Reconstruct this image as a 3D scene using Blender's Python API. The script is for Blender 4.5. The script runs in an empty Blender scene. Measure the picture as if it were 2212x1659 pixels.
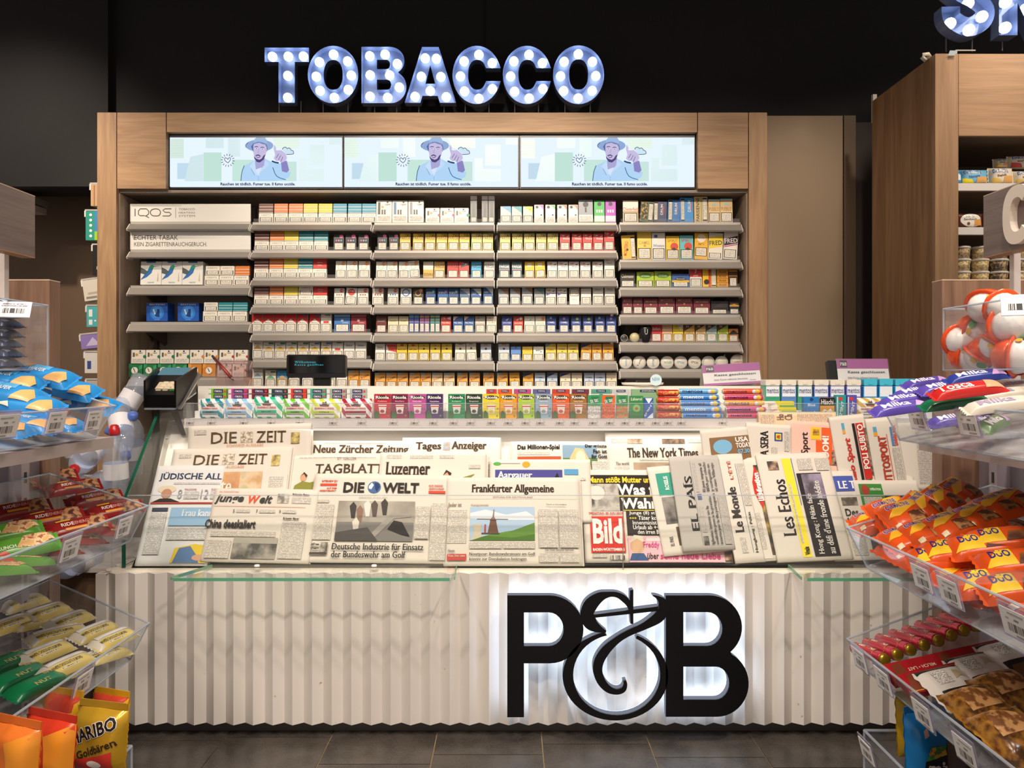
import bpy, math, random
from mathutils import Vector, Matrix, Euler
from mathutils.geometry import tessellate_polygon

random.seed(7)
SC = bpy.context.scene
COL = SC.collection
F, VX, VY, EYE = 1660.0, 1100.0, 812.0, 1.03      # focal length in photo pixels, vanishing point, eye height

# ------------------------------------------------------------------ camera
cam = bpy.data.cameras.new('camera'); camo = bpy.data.objects.new('camera', cam); COL.objects.link(camo)
camo.location = (0, 0, EYE); camo.rotation_euler = (math.radians(90), 0, 0)
cam.sensor_width = 36; cam.lens = 36 * F / 2212
cam.shift_x = (1106 - VX) / 2212; cam.shift_y = -(829.5 - VY) / 2212
cam.clip_start = 0.05
SC.camera = camo
SC.cycles.transparent_max_bounces = 40

# ------------------------------------------------------------------ world, exposure, ceiling lamps
SC.view_settings.view_transform = 'Standard'; SC.view_settings.look = 'None'
SC.view_settings.gamma = 1; SC.view_settings.use_curve_mapping = False
SC.view_settings.exposure = 0.0
w = bpy.data.worlds.new('shop_ambient'); SC.world = w; w.use_nodes = True
bg = w.node_tree.nodes['Background']; bg.inputs[0].default_value = (1.0, 0.86, 0.74, 1); bg.inputs[1].default_value = 0.42

def lamp(name, kind, loc, aim, power, color=(1, .86, .7), size=.1, angle=60, blend=.6, sizey=None):
    d = bpy.data.lights.new(name, kind); d.energy = power; d.color = color
    if kind == 'SPOT':
        d.spot_size = math.radians(angle); d.spot_blend = blend; d.shadow_soft_size = size
    if kind == 'AREA':
        d.size = size
        if sizey: d.shape = 'RECTANGLE'; d.size_y = sizey
    o = bpy.data.objects.new(name, d); COL.objects.link(o); o.location = loc
    o.rotation_euler = (Vector(aim) - Vector(loc)).to_track_quat('-Z', 'Y').to_euler()
    return o

WARM = (1.0, .84, .66)
# ceiling track spots above the staff aisle, aimed at the tobacco shelves
for i, (x, tx, p) in enumerate([(-1.75, -1.7, 150), (-.95, -.75, 165), (-.25, -.15, 205), (.45, .45, 175), (1.2, 1.15, 85)]):
    lamp('track_spot', 'SPOT', (x, 1.75, 3.15), (tx, 4.3, 1.5), p, WARM, .06, 46, .7)
# spots above the aisle in front of the counter
for i, (x, y, tx, ty, tz, p) in enumerate([(-1.3, .7, -.9, 1.7, .6, 165), (1.35, .6, .9, 1.65, .6, 165), (-.35, .9, -.3, 2.3, .5, 80),
                                           (.7, .9, .6, 2.3, .5, 80), (-1.1, -.35, -.7, 2.2, .4, 85), (0, -.35, 0, 2.2, .4, 85), (1.1, -.35, .7, 2.2, .4, 85)]):  # last three added behind the camera to flatten shading on the pleats
    lamp('aisle_and_fill_spot', 'SPOT', (x, y, 3.25), (tx, ty, tz), p, (1, .87, .74), .08, 70, .8)
lamp('wall_fill_spot', 'SPOT', (-2.7, 2.6, 3.4), (-2.75, 4.6, 1.5), 210, WARM, .06, 60, .9)
lamp('wall_fill_spot', 'SPOT', (1.9, 2.7, 3.4), (1.8, 4.3, 1.6), 70, WARM, .06, 48, .9)  # added to brighten the beige panel
lamp('aisle_and_fill_spot', 'SPOT', (-.7, .5, 3.25), (1.08, 1.5, 1.1), 70, (1, .87, .74), .08, 50, .8)  # added, with its mirror below, to brighten aisle-facing surfaces like the header letter
lamp('aisle_and_fill_spot', 'SPOT', (.7, .5, 3.25), (-1.08, 1.5, 1.0), 70, (1, .87, .74), .08, 50, .8)
lamp('snack_spot', 'SPOT', (2.9, 2.2, 3.3), (2.6, 3.45, 2.1), 150, WARM, .06, 60, .9)

# ------------------------------------------------------------------ helpers
def P(px, py, Y):
    return Vector(((px - VX) * Y / F, Y, EYE - (py - VY) * Y / F))
def PX(px, Y): return (px - VX) * Y / F
def PZ(py, Y): return EYE - (py - VY) * Y / F

def lin(c):
    c /= 255.0
    return c / 12.92 if c <= .04045 else ((c + .055) / 1.055) ** 2.4
def rgb(h):
    h = h.lstrip('#'); return (lin(int(h[0:2], 16)), lin(int(h[2:4], 16)), lin(int(h[4:6], 16)), 1)

_M = {}
def new_mat(name):
    m = bpy.data.materials.new(name); m.use_nodes = True
    nt = m.node_tree; b = nt.nodes['Principled BSDF']
    return m, nt, b
def mat(h, rough=.5, metal=0.0, spec=.5, emit=0, coat=0, vary=0):
    if emit: spec = 0.0
    k = (h, rough, metal, spec, emit, coat, vary)
    if k in _M: return _M[k]
    m, nt, b = new_mat('paint_' + h.lstrip('#'))
    b.inputs['Base Color'].default_value = rgb(h); b.inputs['Roughness'].default_value = rough
    b.inputs['Metallic'].default_value = metal; b.inputs['Specular IOR Level'].default_value = spec
    if coat: b.inputs['Coat Weight'].default_value = coat; b.inputs['Coat Roughness'].default_value = .08
    if emit:
        b.inputs['Base Color'].default_value = (0, 0, 0, 1)
        b.inputs['Emission Color'].default_value = rgb(h); b.inputs['Emission Strength'].default_value = emit
    if vary:
        tc = nt.nodes.new('ShaderNodeTexCoord'); n = nt.nodes.new('ShaderNodeTexNoise'); n.inputs['Scale'].default_value = 6
        r = nt.nodes.new('ShaderNodeMapRange'); r.inputs[3].default_value = 1 - vary; r.inputs[4].default_value = 1 + vary
        x = nt.nodes.new('ShaderNodeMix'); x.data_type = 'RGBA'; x.blend_type = 'MULTIPLY'; x.inputs[0].default_value = 1
        x.inputs[6].default_value = rgb(h)
        nt.links.new(tc.outputs['Object'], n.inputs['Vector']); nt.links.new(n.outputs['Fac'], r.inputs[0])
        nt.links.new(r.outputs[0], x.inputs[7]); nt.links.new(x.outputs[2], b.inputs['Base Color'])
    _M[k] = m; return m

def wood(h1, h2, axis='z', scale=1.0, rough=.5):
    k = ('wood', h1, h2, axis, scale)
    if k in _M: return _M[k]
    m, nt, b = new_mat('oak_' + h1.lstrip('#') + axis); N = nt.nodes; L = nt.links
    tc = N.new('ShaderNodeTexCoord'); mp = N.new('ShaderNodeMapping')
    st = [14 * scale] * 3; st['xyz'.index(axis)] = 1.1 * scale; mp.inputs['Scale'].default_value = st
    L.new(tc.outputs['Object'], mp.inputs[0])
    n1 = N.new('ShaderNodeTexNoise'); n1.inputs['Scale'].default_value = 1.2; n1.inputs['Detail'].default_value = 6; n1.inputs['Distortion'].default_value = 1.4
    L.new(mp.outputs[0], n1.inputs['Vector'])
    mp2 = N.new('ShaderNodeMapping'); st2 = [190 * scale] * 3; st2['xyz'.index(axis)] = 7 * scale; mp2.inputs['Scale'].default_value = st2
    L.new(tc.outputs['Object'], mp2.inputs[0])
    n2 = N.new('ShaderNodeTexNoise'); n2.inputs['Scale'].default_value = 1; n2.inputs['Detail'].default_value = 3
    L.new(mp2.outputs[0], n2.inputs['Vector'])
    mx = N.new('ShaderNodeMath'); mx.operation = 'MULTIPLY_ADD'; mx.inputs[1].default_value = .45
    L.new(n2.outputs['Fac'], mx.inputs[0]); L.new(n1.outputs['Fac'], mx.inputs[2])
    cr = N.new('ShaderNodeValToRGB'); e = cr.color_ramp.elements
    e[0].position = .50; e[0].color = rgb(h2); e[1].position = .92; e[1].color = rgb(h1)
    L.new(mx.outputs[0], cr.inputs[0]); L.new(cr.outputs[0], b.inputs['Base Color'])
    bp = N.new('ShaderNodeBump'); bp.inputs['Strength'].default_value = .08; L.new(n2.outputs['Fac'], bp.inputs['Height']); L.new(bp.outputs[0], b.inputs['Normal'])
    b.inputs['Roughness'].default_value = rough
    _M[k] = m; return m

def glass(tint='#ffffff', rough=.02, clear=.9, key='glass'):
    """thin acrylic or glass sheet: mostly see-through, mirror-like at grazing angles"""
    k = (key, tint, rough, clear)
    if k in _M: return _M[k]
    m = bpy.data.materials.new(key); m.use_nodes = True; nt = m.node_tree; nt.nodes.clear(); N = nt.nodes; L = nt.links
    o = N.new('ShaderNodeOutputMaterial'); t = N.new('ShaderNodeBsdfTransparent'); g = N.new('ShaderNodeBsdfGlossy'); d = N.new('ShaderNodeBsdfDiffuse')
    t.inputs[0].default_value = rgb(tint); g.inputs['Roughness'].default_value = rough; d.inputs[0].default_value = rgb(tint)
    fr = N.new('ShaderNodeFresnel'); fr.inputs[0].default_value = 1.48
    m1 = N.new('ShaderNodeMixShader'); m1.inputs[0].default_value = clear; L.new(d.outputs[0], m1.inputs[1]); L.new(t.outputs[0], m1.inputs[2])
    m2 = N.new('ShaderNodeMixShader'); ge = N.new('ShaderNodeNewGeometry'); iv = N.new('ShaderNodeMath'); iv.operation = 'SUBTRACT'; iv.inputs[0].default_value = 1; L.new(ge.outputs['Backfacing'], iv.inputs[1])
    fm = N.new('ShaderNodeMath'); fm.operation = 'MULTIPLY'; L.new(fr.outputs[0], fm.inputs[0]); L.new(iv.outputs[0], fm.inputs[1]); L.new(fm.outputs[0], m2.inputs[0]); L.new(m1.outputs[0], m2.inputs[1]); L.new(g.outputs[0], m2.inputs[2])
    L.new(m2.outputs[0], o.inputs[0]); _M[k] = m; return m

def print_lines(paper, ink, pitch, char=.0016, fill=.55, frame=0.0, dens=.72, rough=.6, side=False):
    """small running text: rows of dashes in object space, with an optional dark frame"""
    k = ('lines', paper, ink, pitch, char, fill, frame, dens, side)
    if k in _M: return _M[k]
    m, nt, b = new_mat('small_print'); N = nt.nodes; L = nt.links
    tc = N.new('ShaderNodeTexCoord'); sp = N.new('ShaderNodeSeparateXYZ'); L.new(tc.outputs['Object'], sp.inputs[0])
    def math_(op, a, bv=None, c=None):
        n = N.new('ShaderNodeMath'); n.operation = op
        for i, v in enumerate((a, bv, c)):
            if v is None: continue
            if isinstance(v, (int, float)): n.inputs[i].default_value = v
            else: L.new(v, n.inputs[i])
        return n.outputs[0]
    ax_, bx_ = (2, 0) if not side else (0, 2)
    zr = math_('DIVIDE', sp.outputs[ax_], pitch); row = math_('FLOOR', zr); fr = math_('FRACT', math_('ADD', zr, 100))
    on = math_('LESS_THAN', fr, fill)
    xr = math_('FLOOR', math_('DIVIDE', sp.outputs[bx_], char))
    cv = N.new('ShaderNodeCombineXYZ'); L.new(xr, cv.inputs[0]); L.new(row, cv.inputs[1])
    wn = N.new('ShaderNodeTexWhiteNoise'); wn.noise_dimensions = '2D'; L.new(cv.outputs[0], wn.inputs['Vector'])
    msk = math_('MULTIPLY', on, math_('LESS_THAN', wn.outputs['Value'], dens))
    if frame:
        sg = N.new('ShaderNodeSeparateXYZ'); L.new(tc.outputs['Generated'], sg.inputs[0])
        ax = math_('ABSOLUTE', math_('SUBTRACT', sg.outputs[0], .5)); az = math_('ABSOLUTE', math_('SUBTRACT', sg.outputs[2], .5))
        far = math_('MAXIMUM', ax, az)
        inside = math_('LESS_THAN', far, .5 - frame * 2.2)
        msk = math_('MULTIPLY', msk, inside)
        msk = math_('MULTIPLY', msk, .55)
        edge = math_('GREATER_THAN', far, .5 - frame)
        msk = math_('MAXIMUM', msk, edge)
    mx = N.new('ShaderNodeMix'); mx.data_type = 'RGBA'; L.new(msk, mx.inputs[0]); mx.inputs[6].default_value = rgb(paper); mx.inputs[7].default_value = rgb(ink)
    L.new(mx.outputs[2], b.inputs['Base Color']); b.inputs['Roughness'].default_value = rough
    _M[k] = m; return m

def bars_code(paper='#f4f1ee', ink='#333333'):
    """bar code: vertical stripes of varying width"""
    k = ('bars', paper, ink)
    if k in _M: return _M[k]
    m, nt, b = new_mat('bar_code'); N = nt.nodes; L = nt.links
    tc = N.new('ShaderNodeTexCoord'); sp = N.new('ShaderNodeSeparateXYZ'); L.new(tc.outputs['Object'], sp.inputs[0])
    d = N.new('ShaderNodeMath'); d.operation = 'MULTIPLY'; d.inputs[1].default_value = 900; L.new(sp.outputs[0], d.inputs[0])
    f = N.new('ShaderNodeMath'); f.operation = 'FLOOR'; L.new(d.outputs[0], f.inputs[0])
    wn = N.new('ShaderNodeTexWhiteNoise'); wn.noise_dimensions = '1D'; L.new(f.outputs[0], wn.inputs['W'])
    g = N.new('ShaderNodeMath'); g.operation = 'LESS_THAN'; g.inputs[1].default_value = .62; L.new(wn.outputs[0], g.inputs[0])
    mx = N.new('ShaderNodeMix'); mx.data_type = 'RGBA'; L.new(g.outputs[0], mx.inputs[0]); mx.inputs[6].default_value = rgb(paper); mx.inputs[7].default_value = rgb(ink)
    L.new(mx.outputs[2], b.inputs['Base Color']); b.inputs['Roughness'].default_value = .6
    _M[k] = m; return m

def speckle(h1, h2, scale=60, rough=.5, lo=.4, hi=.6, detail=3, third=None):
    """two- or three-tone mottled print (photos, food pictures, nuts)"""
    k = ('spk', h1, h2, scale, lo, hi, third)
    if k in _M: return _M[k]
    m, nt, b = new_mat('mottled_' + h1.lstrip('#')); N = nt.nodes; L = nt.links
    tc = N.new('ShaderNodeTexCoord'); n = N.new('ShaderNodeTexNoise'); n.inputs['Scale'].default_value = scale; n.inputs['Detail'].default_value = detail
    L.new(tc.outputs['Object'], n.inputs['Vector']); cr = N.new('ShaderNodeValToRGB'); e = cr.color_ramp.elements
    e[0].position = lo; e[0].color = rgb(h1); e[1].position = hi; e[1].color = rgb(h2)
    if third: q = cr.color_ramp.elements.new((lo + hi) / 2); q.color = rgb(third)
    L.new(n.outputs['Fac'], cr.inputs[0]); L.new(cr.outputs[0], b.inputs['Base Color']); b.inputs['Roughness'].default_value = rough
    _M[k] = m; return m

def stripes(h1, h2, freq, ang=45, duty=.5, rough=.35, emit=0):
    k = ('str', h1, h2, freq, ang, duty, emit)
    if k in _M: return _M[k]
    m, nt, b = new_mat('striped_' + h1.lstrip('#')); N = nt.nodes; L = nt.links
    tc = N.new('ShaderNodeTexCoord'); mp = N.new('ShaderNodeMapping'); mp.inputs['Rotation'].default_value = (0, math.radians(ang), 0)
    L.new(tc.outputs['Object'], mp.inputs[0]); sp = N.new('ShaderNodeSeparateXYZ'); L.new(mp.outputs[0], sp.inputs[0])
    a = N.new('ShaderNodeMath'); a.operation = 'MULTIPLY_ADD'; a.inputs[1].default_value = freq; a.inputs[2].default_value = 100; L.new(sp.outputs[0], a.inputs[0])
    f = N.new('ShaderNodeMath'); f.operation = 'FRACT'; L.new(a.outputs[0], f.inputs[0])
    g = N.new('ShaderNodeMath'); g.operation = 'LESS_THAN'; g.inputs[1].default_value = duty; L.new(f.outputs[0], g.inputs[0])
    mx = N.new('ShaderNodeMix'); mx.data_type = 'RGBA'; L.new(g.outputs[0], mx.inputs[0]); mx.inputs[6].default_value = rgb(h2); mx.inputs[7].default_value = rgb(h1)
    L.new(mx.outputs[2], b.inputs['Base Color']); b.inputs['Roughness'].default_value = rough
    if emit: nt.links.remove(b.inputs['Base Color'].links[0]); b.inputs['Base Color'].default_value = (0, 0, 0, 1); L.new(mx.outputs[2], b.inputs['Emission Color']); b.inputs['Emission Strength'].default_value = emit
    _M[k] = m; return m

# ---- mesh building
class MB:
    def __init__(s): s.v = []; s.f = []
    def add(s, vs, fs):
        n = len(s.v); s.v += [tuple(v) for v in vs]; s.f += [tuple(i + n for i in f) for f in fs]; return s
    def box(s, x0, x1, y0, y1, z0, z1):
        return s.add([(x0, y0, z0), (x1, y0, z0), (x1, y1, z0), (x0, y1, z0), (x0, y0, z1), (x1, y0, z1), (x1, y1, z1), (x0, y1, z1)],
                     [(0, 3, 2, 1), (4, 5, 6, 7), (0, 1, 5, 4), (1, 2, 6, 5), (2, 3, 7, 6), (3, 0, 4, 7)])
    def hexa(s, b, t):
        """b, t: four points each (bottom ring, top ring)"""
        return s.add(list(b) + list(t), [(3, 2, 1, 0), (4, 5, 6, 7), (0, 1, 5, 4), (1, 2, 6, 5), (2, 3, 7, 6), (3, 0, 4, 7)])
    def cbox(s, x0, x1, y0, y1, z0, z1, c):
        """box with chamfered vertical-front edges: an octagonal prism along y"""
        p = [(x0 + c, z0), (x1 - c, z0), (x1, z0 + c), (x1, z1 - c), (x1 - c, z1), (x0 + c, z1), (x0, z1 - c), (x0, z0 + c)]
        return s.prism(p, y0, y1)
    def prism(s, poly, y0, y1):
        """poly of (x, z), front at y0"""
        n = len(poly); vs = [(x, y0, z) for x, z in poly] + [(x, y1, z) for x, z in poly]
        return s.add(vs, [tuple(range(n)), tuple(range(2 * n - 1, n - 1, -1))] + [(i, i + n, (i + 1) % n + n, (i + 1) % n) for i in range(n)])
    def prismx(s, poly, x0, x1):
        """poly of (y, z) swept along x"""
        n = len(poly); vs = [(x0, y, z) for y, z in poly] + [(x1, y, z) for y, z in poly]
        return s.add(vs, [tuple(range(n - 1, -1, -1)), tuple(range(n, 2 * n))] + [(i, (i + 1) % n, (i + 1) % n + n, i + n) for i in range(n)])
    def prismz(s, poly, z0, z1):
        n = len(poly); vs = [(x, y, z0) for x, y in poly] + [(x, y, z1) for x, y in poly]
        return s.add(vs, [tuple(range(n - 1, -1, -1)), tuple(range(n, 2 * n))] + [(i, (i + 1) % n, (i + 1) % n + n, i + n) for i in range(n)])
    def lathe(s, prof, seg=16, cap=True):
        """prof of (r, z) about the z axis"""
        vs = []; n = len(prof)
        for r, z in prof:
            for k in range(seg):
                a = 2 * math.pi * k / seg; vs.append((r * math.cos(a), r * math.sin(a), z))
        fs = [(i * seg + k, i * seg + (k + 1) % seg, (i + 1) * seg + (k + 1) % seg, (i + 1) * seg + k) for i in range(n - 1) for k in range(seg)]
        if cap: fs += [tuple(range(seg - 1, -1, -1)), tuple((n - 1) * seg + k for k in range(seg))]
        return s.add(vs, fs)
    def tube(s, pts, r, seg=8):
        pts = [Vector(p) for p in pts]; rs = r if isinstance(r, (list, tuple)) else [r] * len(pts); vs = []
        for i, p in enumerate(pts):
            d = (pts[min(i + 1, len(pts) - 1)] - pts[max(i - 1, 0)]).normalized()
            a = d.cross(Vector((0, 0, 1)) if abs(d.z) < .9 else Vector((1, 0, 0))).normalized(); b = d.cross(a)
            for k in range(seg):
                t = 2 * math.pi * k / seg; vs.append(p + (a * math.cos(t) + b * math.sin(t)) * rs[i])
        n = len(pts)
        fs = [(i * seg + k, (i + 1) * seg + k, (i + 1) * seg + (k + 1) % seg, i * seg + (k + 1) % seg) for i in range(n - 1) for k in range(seg)]
        fs += [tuple(range(seg)), tuple((n - 1) * seg + k for k in range(seg - 1, -1, -1))]
        return s.add(vs, fs)
    def shape(s, loops, y0, y1=None):
        """filled outline with holes, loops of (x, z); solid when y1 is given"""
        flat = [p for l in loops for p in l]; n = len(flat)
        tri = tessellate_polygon([[Vector((x, z, 0)) for x, z in l] for l in loops])
        vs = [(x, y0, z) for x, z in flat]; fs = []
        for t in tri:
            a, b, c = (flat[i] for i in t)
            cr = (b[0] - a[0]) * (c[1] - a[1]) - (b[1] - a[1]) * (c[0] - a[0])
            fs.append(tuple(t) if cr > 0 else (t[0], t[2], t[1]))
        if y1 is not None:
            vs += [(x, y1, z) for x, z in flat]; fs += [(c + n, b + n, a + n) for a, b, c in fs]
            k = 0
            for l in loops:
                m = len(l); fs += [(k + i, k + i + n, k + (i + 1) % m + n, k + (i + 1) % m) for i in range(m)]; k += m
        return s.add(vs, fs)
    def walls(s, loops, y0, y1, t):
        for l in loops:
            n = len(l); s.add([(x, y0, z) for x, z in l] + [(x, y1, z) for x, z in l], [(i, i + n, (i + 1) % n + n, (i + 1) % n) for i in range(n)])
        return s
    def fine(s, n=2):
        """split every triangle into four, n times"""
        for _ in range(n):
            f2 = []; mid = {}
            def md(a, b):
                k = (min(a, b), max(a, b))
                if k not in mid: s.v.append(tuple((p + q) / 2 for p, q in zip(s.v[a], s.v[b]))); mid[k] = len(s.v) - 1
                return mid[k]
            for a, b, c in s.f: d, e, g_ = md(a, b), md(b, c), md(c, a); f2 += [(a, d, g_), (d, b, e), (g_, e, c), (d, e, g_)]
            s.f = f2
        return s
    def xf(s, m):
        s.v = [tuple(m @ Vector(v)) for v in s.v]; return s
    def mesh(s, name, m=None, smooth=False):
        me = bpy.data.meshes.new(name); me.from_pydata(s.v, [], s.f); me.validate()
        if smooth:
            me.polygons.foreach_set('use_smooth', [True] * len(me.polygons))
        if m: me.materials.append(m)
        return me
    def build(s, name, m, parent=None, smooth=False, world=True, loc=None, rot=None):
        if parent is not None and world:
            q = parent; off = Vector((0, 0, 0))
            while q is not None: off += q.location; q = q.parent
            s.v = [(v[0] - off.x, v[1] - off.y, v[2] - off.z) for v in s.v]
        return link(name, s.mesh(name, m, smooth), parent, loc, rot)

def link(name, me, parent=None, loc=None, rot=None):
    o = bpy.data.objects.new(name, me); COL.objects.link(o); o.parent = parent
    if loc is not None: o.location = loc
    if rot is not None: o.rotation_euler = rot
    return o
def tag(o, label=None, cat=None, group=None, kind=None):
    if label: o['label'] = label
    if cat: o['category'] = cat
    if group: o['group'] = group
    if kind: o['kind'] = kind
    return o
def empty(name, loc, label=None, cat=None, group=None, rot=None, kind=None):
    o = bpy.data.objects.new(name, None); COL.objects.link(o); o.location = loc
    if rot is not None: o.rotation_euler = rot
    return tag(o, label, cat, group, kind)
def copy_tree(o, parent=None):
    c = o.copy(); COL.objects.link(c); c.parent = parent
    for ch in list(o.children): copy_tree(ch, c)
    return c

def ell(cx, cy, rx, ry, a0=0, a1=360, n=24, p=2.0):
    """points of a (super)ellipse arc, degrees"""
    r = []; full = abs(a1 - a0) >= 360
    for i in range(n if full else n + 1):
        a = math.radians(a0 + (a1 - a0) * i / n); c, s_ = math.cos(a), math.sin(a)
        r.append((cx + rx * math.copysign(abs(c) ** (2 / p), c), cy + ry * math.copysign(abs(s_) ** (2 / p), s_)))
    return r
def smooth_path(pts, n=5):
    out = []
    for i in range(len(pts) - 1):
        p0 = pts[max(i - 1, 0)]; p1 = pts[i]; p2 = pts[i + 1]; p3 = pts[min(i + 2, len(pts) - 1)]
        for k in range(n):
            t = k / n
            out.append(tuple(.5 * (2 * b + (c - a) * t + (2 * a - 5 * b + 4 * c - d) * t * t + (3 * b - a - 3 * c + d) * t ** 3) for a, b, c, d in zip(p0, p1, p2, p3)))
    return out + [tuple(pts[-1])]
def stroke(pts, n=5):
    """outline of a stroke through (x, y, width)"""
    q = smooth_path(pts, n) if n > 1 else pts; L_, R_ = [], []
    for i, p in enumerate(q):
        a = q[max(i - 1, 0)]; b = q[min(i + 1, len(q) - 1)]; dx, dy = b[0] - a[0], b[1] - a[1]; d = math.hypot(dx, dy) or 1
        nx, ny = -dy / d * p[2] / 2, dx / d * p[2] / 2
        L_.append((p[0] + nx, p[1] + ny)); R_.append((p[0] - nx, p[1] - ny))
    return L_ + R_[::-1]

# ---- lettering from Blender's built-in face
_T = {}
def glyphs(s, bold=0.0, shear=0.0, serif=False, track=1.0, contrast=0.0, align='LEFT'):
    k = (s, bold, shear, serif, track, contrast, align)
    if k in _T: return _T[k]
    c = bpy.data.curves.new('t', 'FONT'); c.body = s; c.size = 1; c.offset = bold; c.shear = shear; c.space_character = track; c.resolution_u = 2
    o = bpy.data.objects.new('t', c); me = bpy.data.meshes.new_from_object(o)
    v = [(p.co.x, p.co.y) for p in me.vertices]; f = [tuple(p.vertices) for p in me.polygons]
    if serif:
        cnt = {}
        for p in f:
            for i in range(len(p)):
                e = tuple(sorted((p[i], p[(i + 1) % len(p)]))); cnt[e] = cnt.get(e, 0) + 1
        bars = []
        for (a, b), n in cnt.items():
            if n != 1: continue
            (x0, y0), (x1, y1) = v[a], v[b]
            if abs(y0 - y1) < .004 and .05 < abs(x1 - x0) < .2 and (abs(y0) < .03 or y0 > .42 or y0 < -.12):
                bars.append((min(x0, x1), max(x0, x1), y0))
        for x0, x1, y in bars:
            e = .055; t = .035; up = 1 if (abs(y) < .1 or y < 0) else -1; n = len(v)
            v += [(x0 - e, y), (x1 + e, y), (x1 + e, y + up * t), (x0 - e, y + up * t)]; f.append((n, n + 1, n + 2, n + 3) if up > 0 else (n + 3, n + 2, n + 1, n))
    if contrast:
        n = len(v); v2 = [(x + contrast, y) for x, y in v]; f = f + [tuple(i + n for i in p) for p in f]; v = v + v2
    bpy.data.objects.remove(o); bpy.data.curves.remove(c); bpy.data.meshes.remove(me)
    if v:
        x0 = min(p[0] for p in v); x1 = max(p[0] for p in v); y0 = min(p[1] for p in v); y1 = max(p[1] for p in v)
        v = [(x - x0, y) for x, y in v]; r = (v, f, x1 - x0, y0, y1)
    else: r = ([], [], 0, 0, 0)
    _T[k] = r; return r
def text_verts(s, width=None, height=None, cx=0, cz=0, **kw):
    """glyph outlines fitted to width and height, centred on (cx, cz)"""
    v, f, wd, y0, y1 = glyphs(s, **kw)
    if not v: return [], []
    hh = y1 - y0
    sx = (width / wd) if width else height / hh
    sy = (height / hh) if height else sx
    return [(cx + (x - wd / 2) * sx, cz + (y - (y0 + y1) / 2) * sy) for x, y in v], f
def lettering(s, m, parent, x, y, z, width=None, height=None, name='lettering', rot=0, **kw):
    """flat lettering facing -y in the parent's local frame"""
    k = ('L', s, width, height, m.name, rot, tuple(sorted(kw.items())))
    if k not in _T:
        v, f = text_verts(s, width, height, **kw)
        if rot: a = math.radians(rot); v = [(p * math.cos(a) - q * math.sin(a), p * math.sin(a) + q * math.cos(a)) for p, q in v]
        _T[k] = MB().add([(p, 0, q) for p, q in v], f).mesh(name, m)
    return link(name, _T[k], parent, (x, y, z))
_Q = {}
def plate(name, m, parent, x, y, z, wd, ht, th=.0006):
    """thin printed patch facing -y, centred on (x, z), front face at y"""
    k = ('plate', name, m.name, round(wd, 4), round(ht, 4), th)
    if k not in _Q: _Q[k] = MB().box(-wd / 2, wd / 2, 0, th, -ht / 2, ht / 2).mesh(name, m)
    return link(name, _Q[k], parent, (x, y, z))
# ------------------------------------------------------------------ materials of the place
OAK_V = wood('#bb9670', '#987556', 'z'); OAK_H = wood('#bb9670', '#987556', 'x'); OAK_Y = wood('#b48f68', '#94714f', 'y')
GREY_OAK = wood('#8b7a72', '#6b5b56', 'y', 1.0); GREY_OAK_V = wood('#a58a73', '#856a55', 'z', 1.0)
WHITE_LAM = mat('#e4dcd3', .38, vary=.03); WARM_WHITE = mat('#f1ece4', .4)
STEEL = mat('#cfcac6', .28, .7); STEEL_BACK = mat('#b8afa5', .5); STEEL_SHELF = mat('#bdb8b3', .4, .35)
BLACK_WALL = mat('#141217', .75, vary=.08); BROWN_WALL = mat('#6b5543', .6, vary=.04); BEIGE_DOOR = mat('#a08a72', .55, vary=.02)
BLACK = mat('#0b0b0d', .35); DARK = mat('#222225', .45); WHITE = mat('#f3f1ee', .45); PAPERW = mat('#f2efe9', .6)
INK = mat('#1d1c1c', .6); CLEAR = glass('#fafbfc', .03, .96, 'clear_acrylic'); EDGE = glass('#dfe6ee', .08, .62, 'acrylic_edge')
GREEN_EDGE = mat('#2f7a5c', .15, 0, .8, .12); PANE = glass('#fefffe', .01, .99, 'glass_pane')

# ------------------------------------------------------------------ floor of stone tiles
def tile_mat():
    m, nt, b = new_mat('stone_tile'); N = nt.nodes; L = nt.links
    tc = N.new('ShaderNodeTexCoord'); n = N.new('ShaderNodeTexNoise'); n.inputs['Scale'].default_value = 9; n.inputs['Detail'].default_value = 8
    n2 = N.new('ShaderNodeTexNoise'); n2.inputs['Scale'].default_value = 260; n2.inputs['Detail'].default_value = 2
    oi = N.new('ShaderNodeObjectInfo'); ad = N.new('ShaderNodeVectorMath'); ad.operation = 'ADD'
    L.new(tc.outputs['Object'], ad.inputs[0]); L.new(oi.outputs['Random'], ad.inputs[1]); L.new(ad.outputs[0], n.inputs['Vector']); L.new(ad.outputs[0], n2.inputs['Vector'])
    mu = N.new('ShaderNodeMath'); mu.operation = 'MULTIPLY_ADD'; mu.inputs[1].default_value = .5; L.new(n2.outputs['Fac'], mu.inputs[0]); L.new(n.outputs['Fac'], mu.inputs[2])
    cr = N.new('ShaderNodeValToRGB'); e = cr.color_ramp.elements; e[0].position = .45; e[0].color = rgb('#2c2927'); e[1].position = 1.0; e[1].color = rgb('#544d47')
    L.new(mu.outputs[0], cr.inputs[0]); L.new(cr.outputs[0], b.inputs['Base Color'])
    b.inputs['Roughness'].default_value = .26
    bp = N.new('ShaderNodeBump'); bp.inputs['Strength'].default_value = .12; bp.inputs['Distance'].default_value = .003; L.new(n2.outputs['Fac'], bp.inputs['Height']); L.new(bp.outputs[0], b.inputs['Normal'])
    return m
TILE = tile_mat()
floor = MB().box(-4.2, 4.2, -.6, 5.2, -.05, -.004).build('floor', mat('#a08a68', .8))
tag(floor, kind='structure')
tile_me = {}
OFFS = [2.19, 2.038, 2.09, 2.15, 2.075, 2.02, 2.17]
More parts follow.
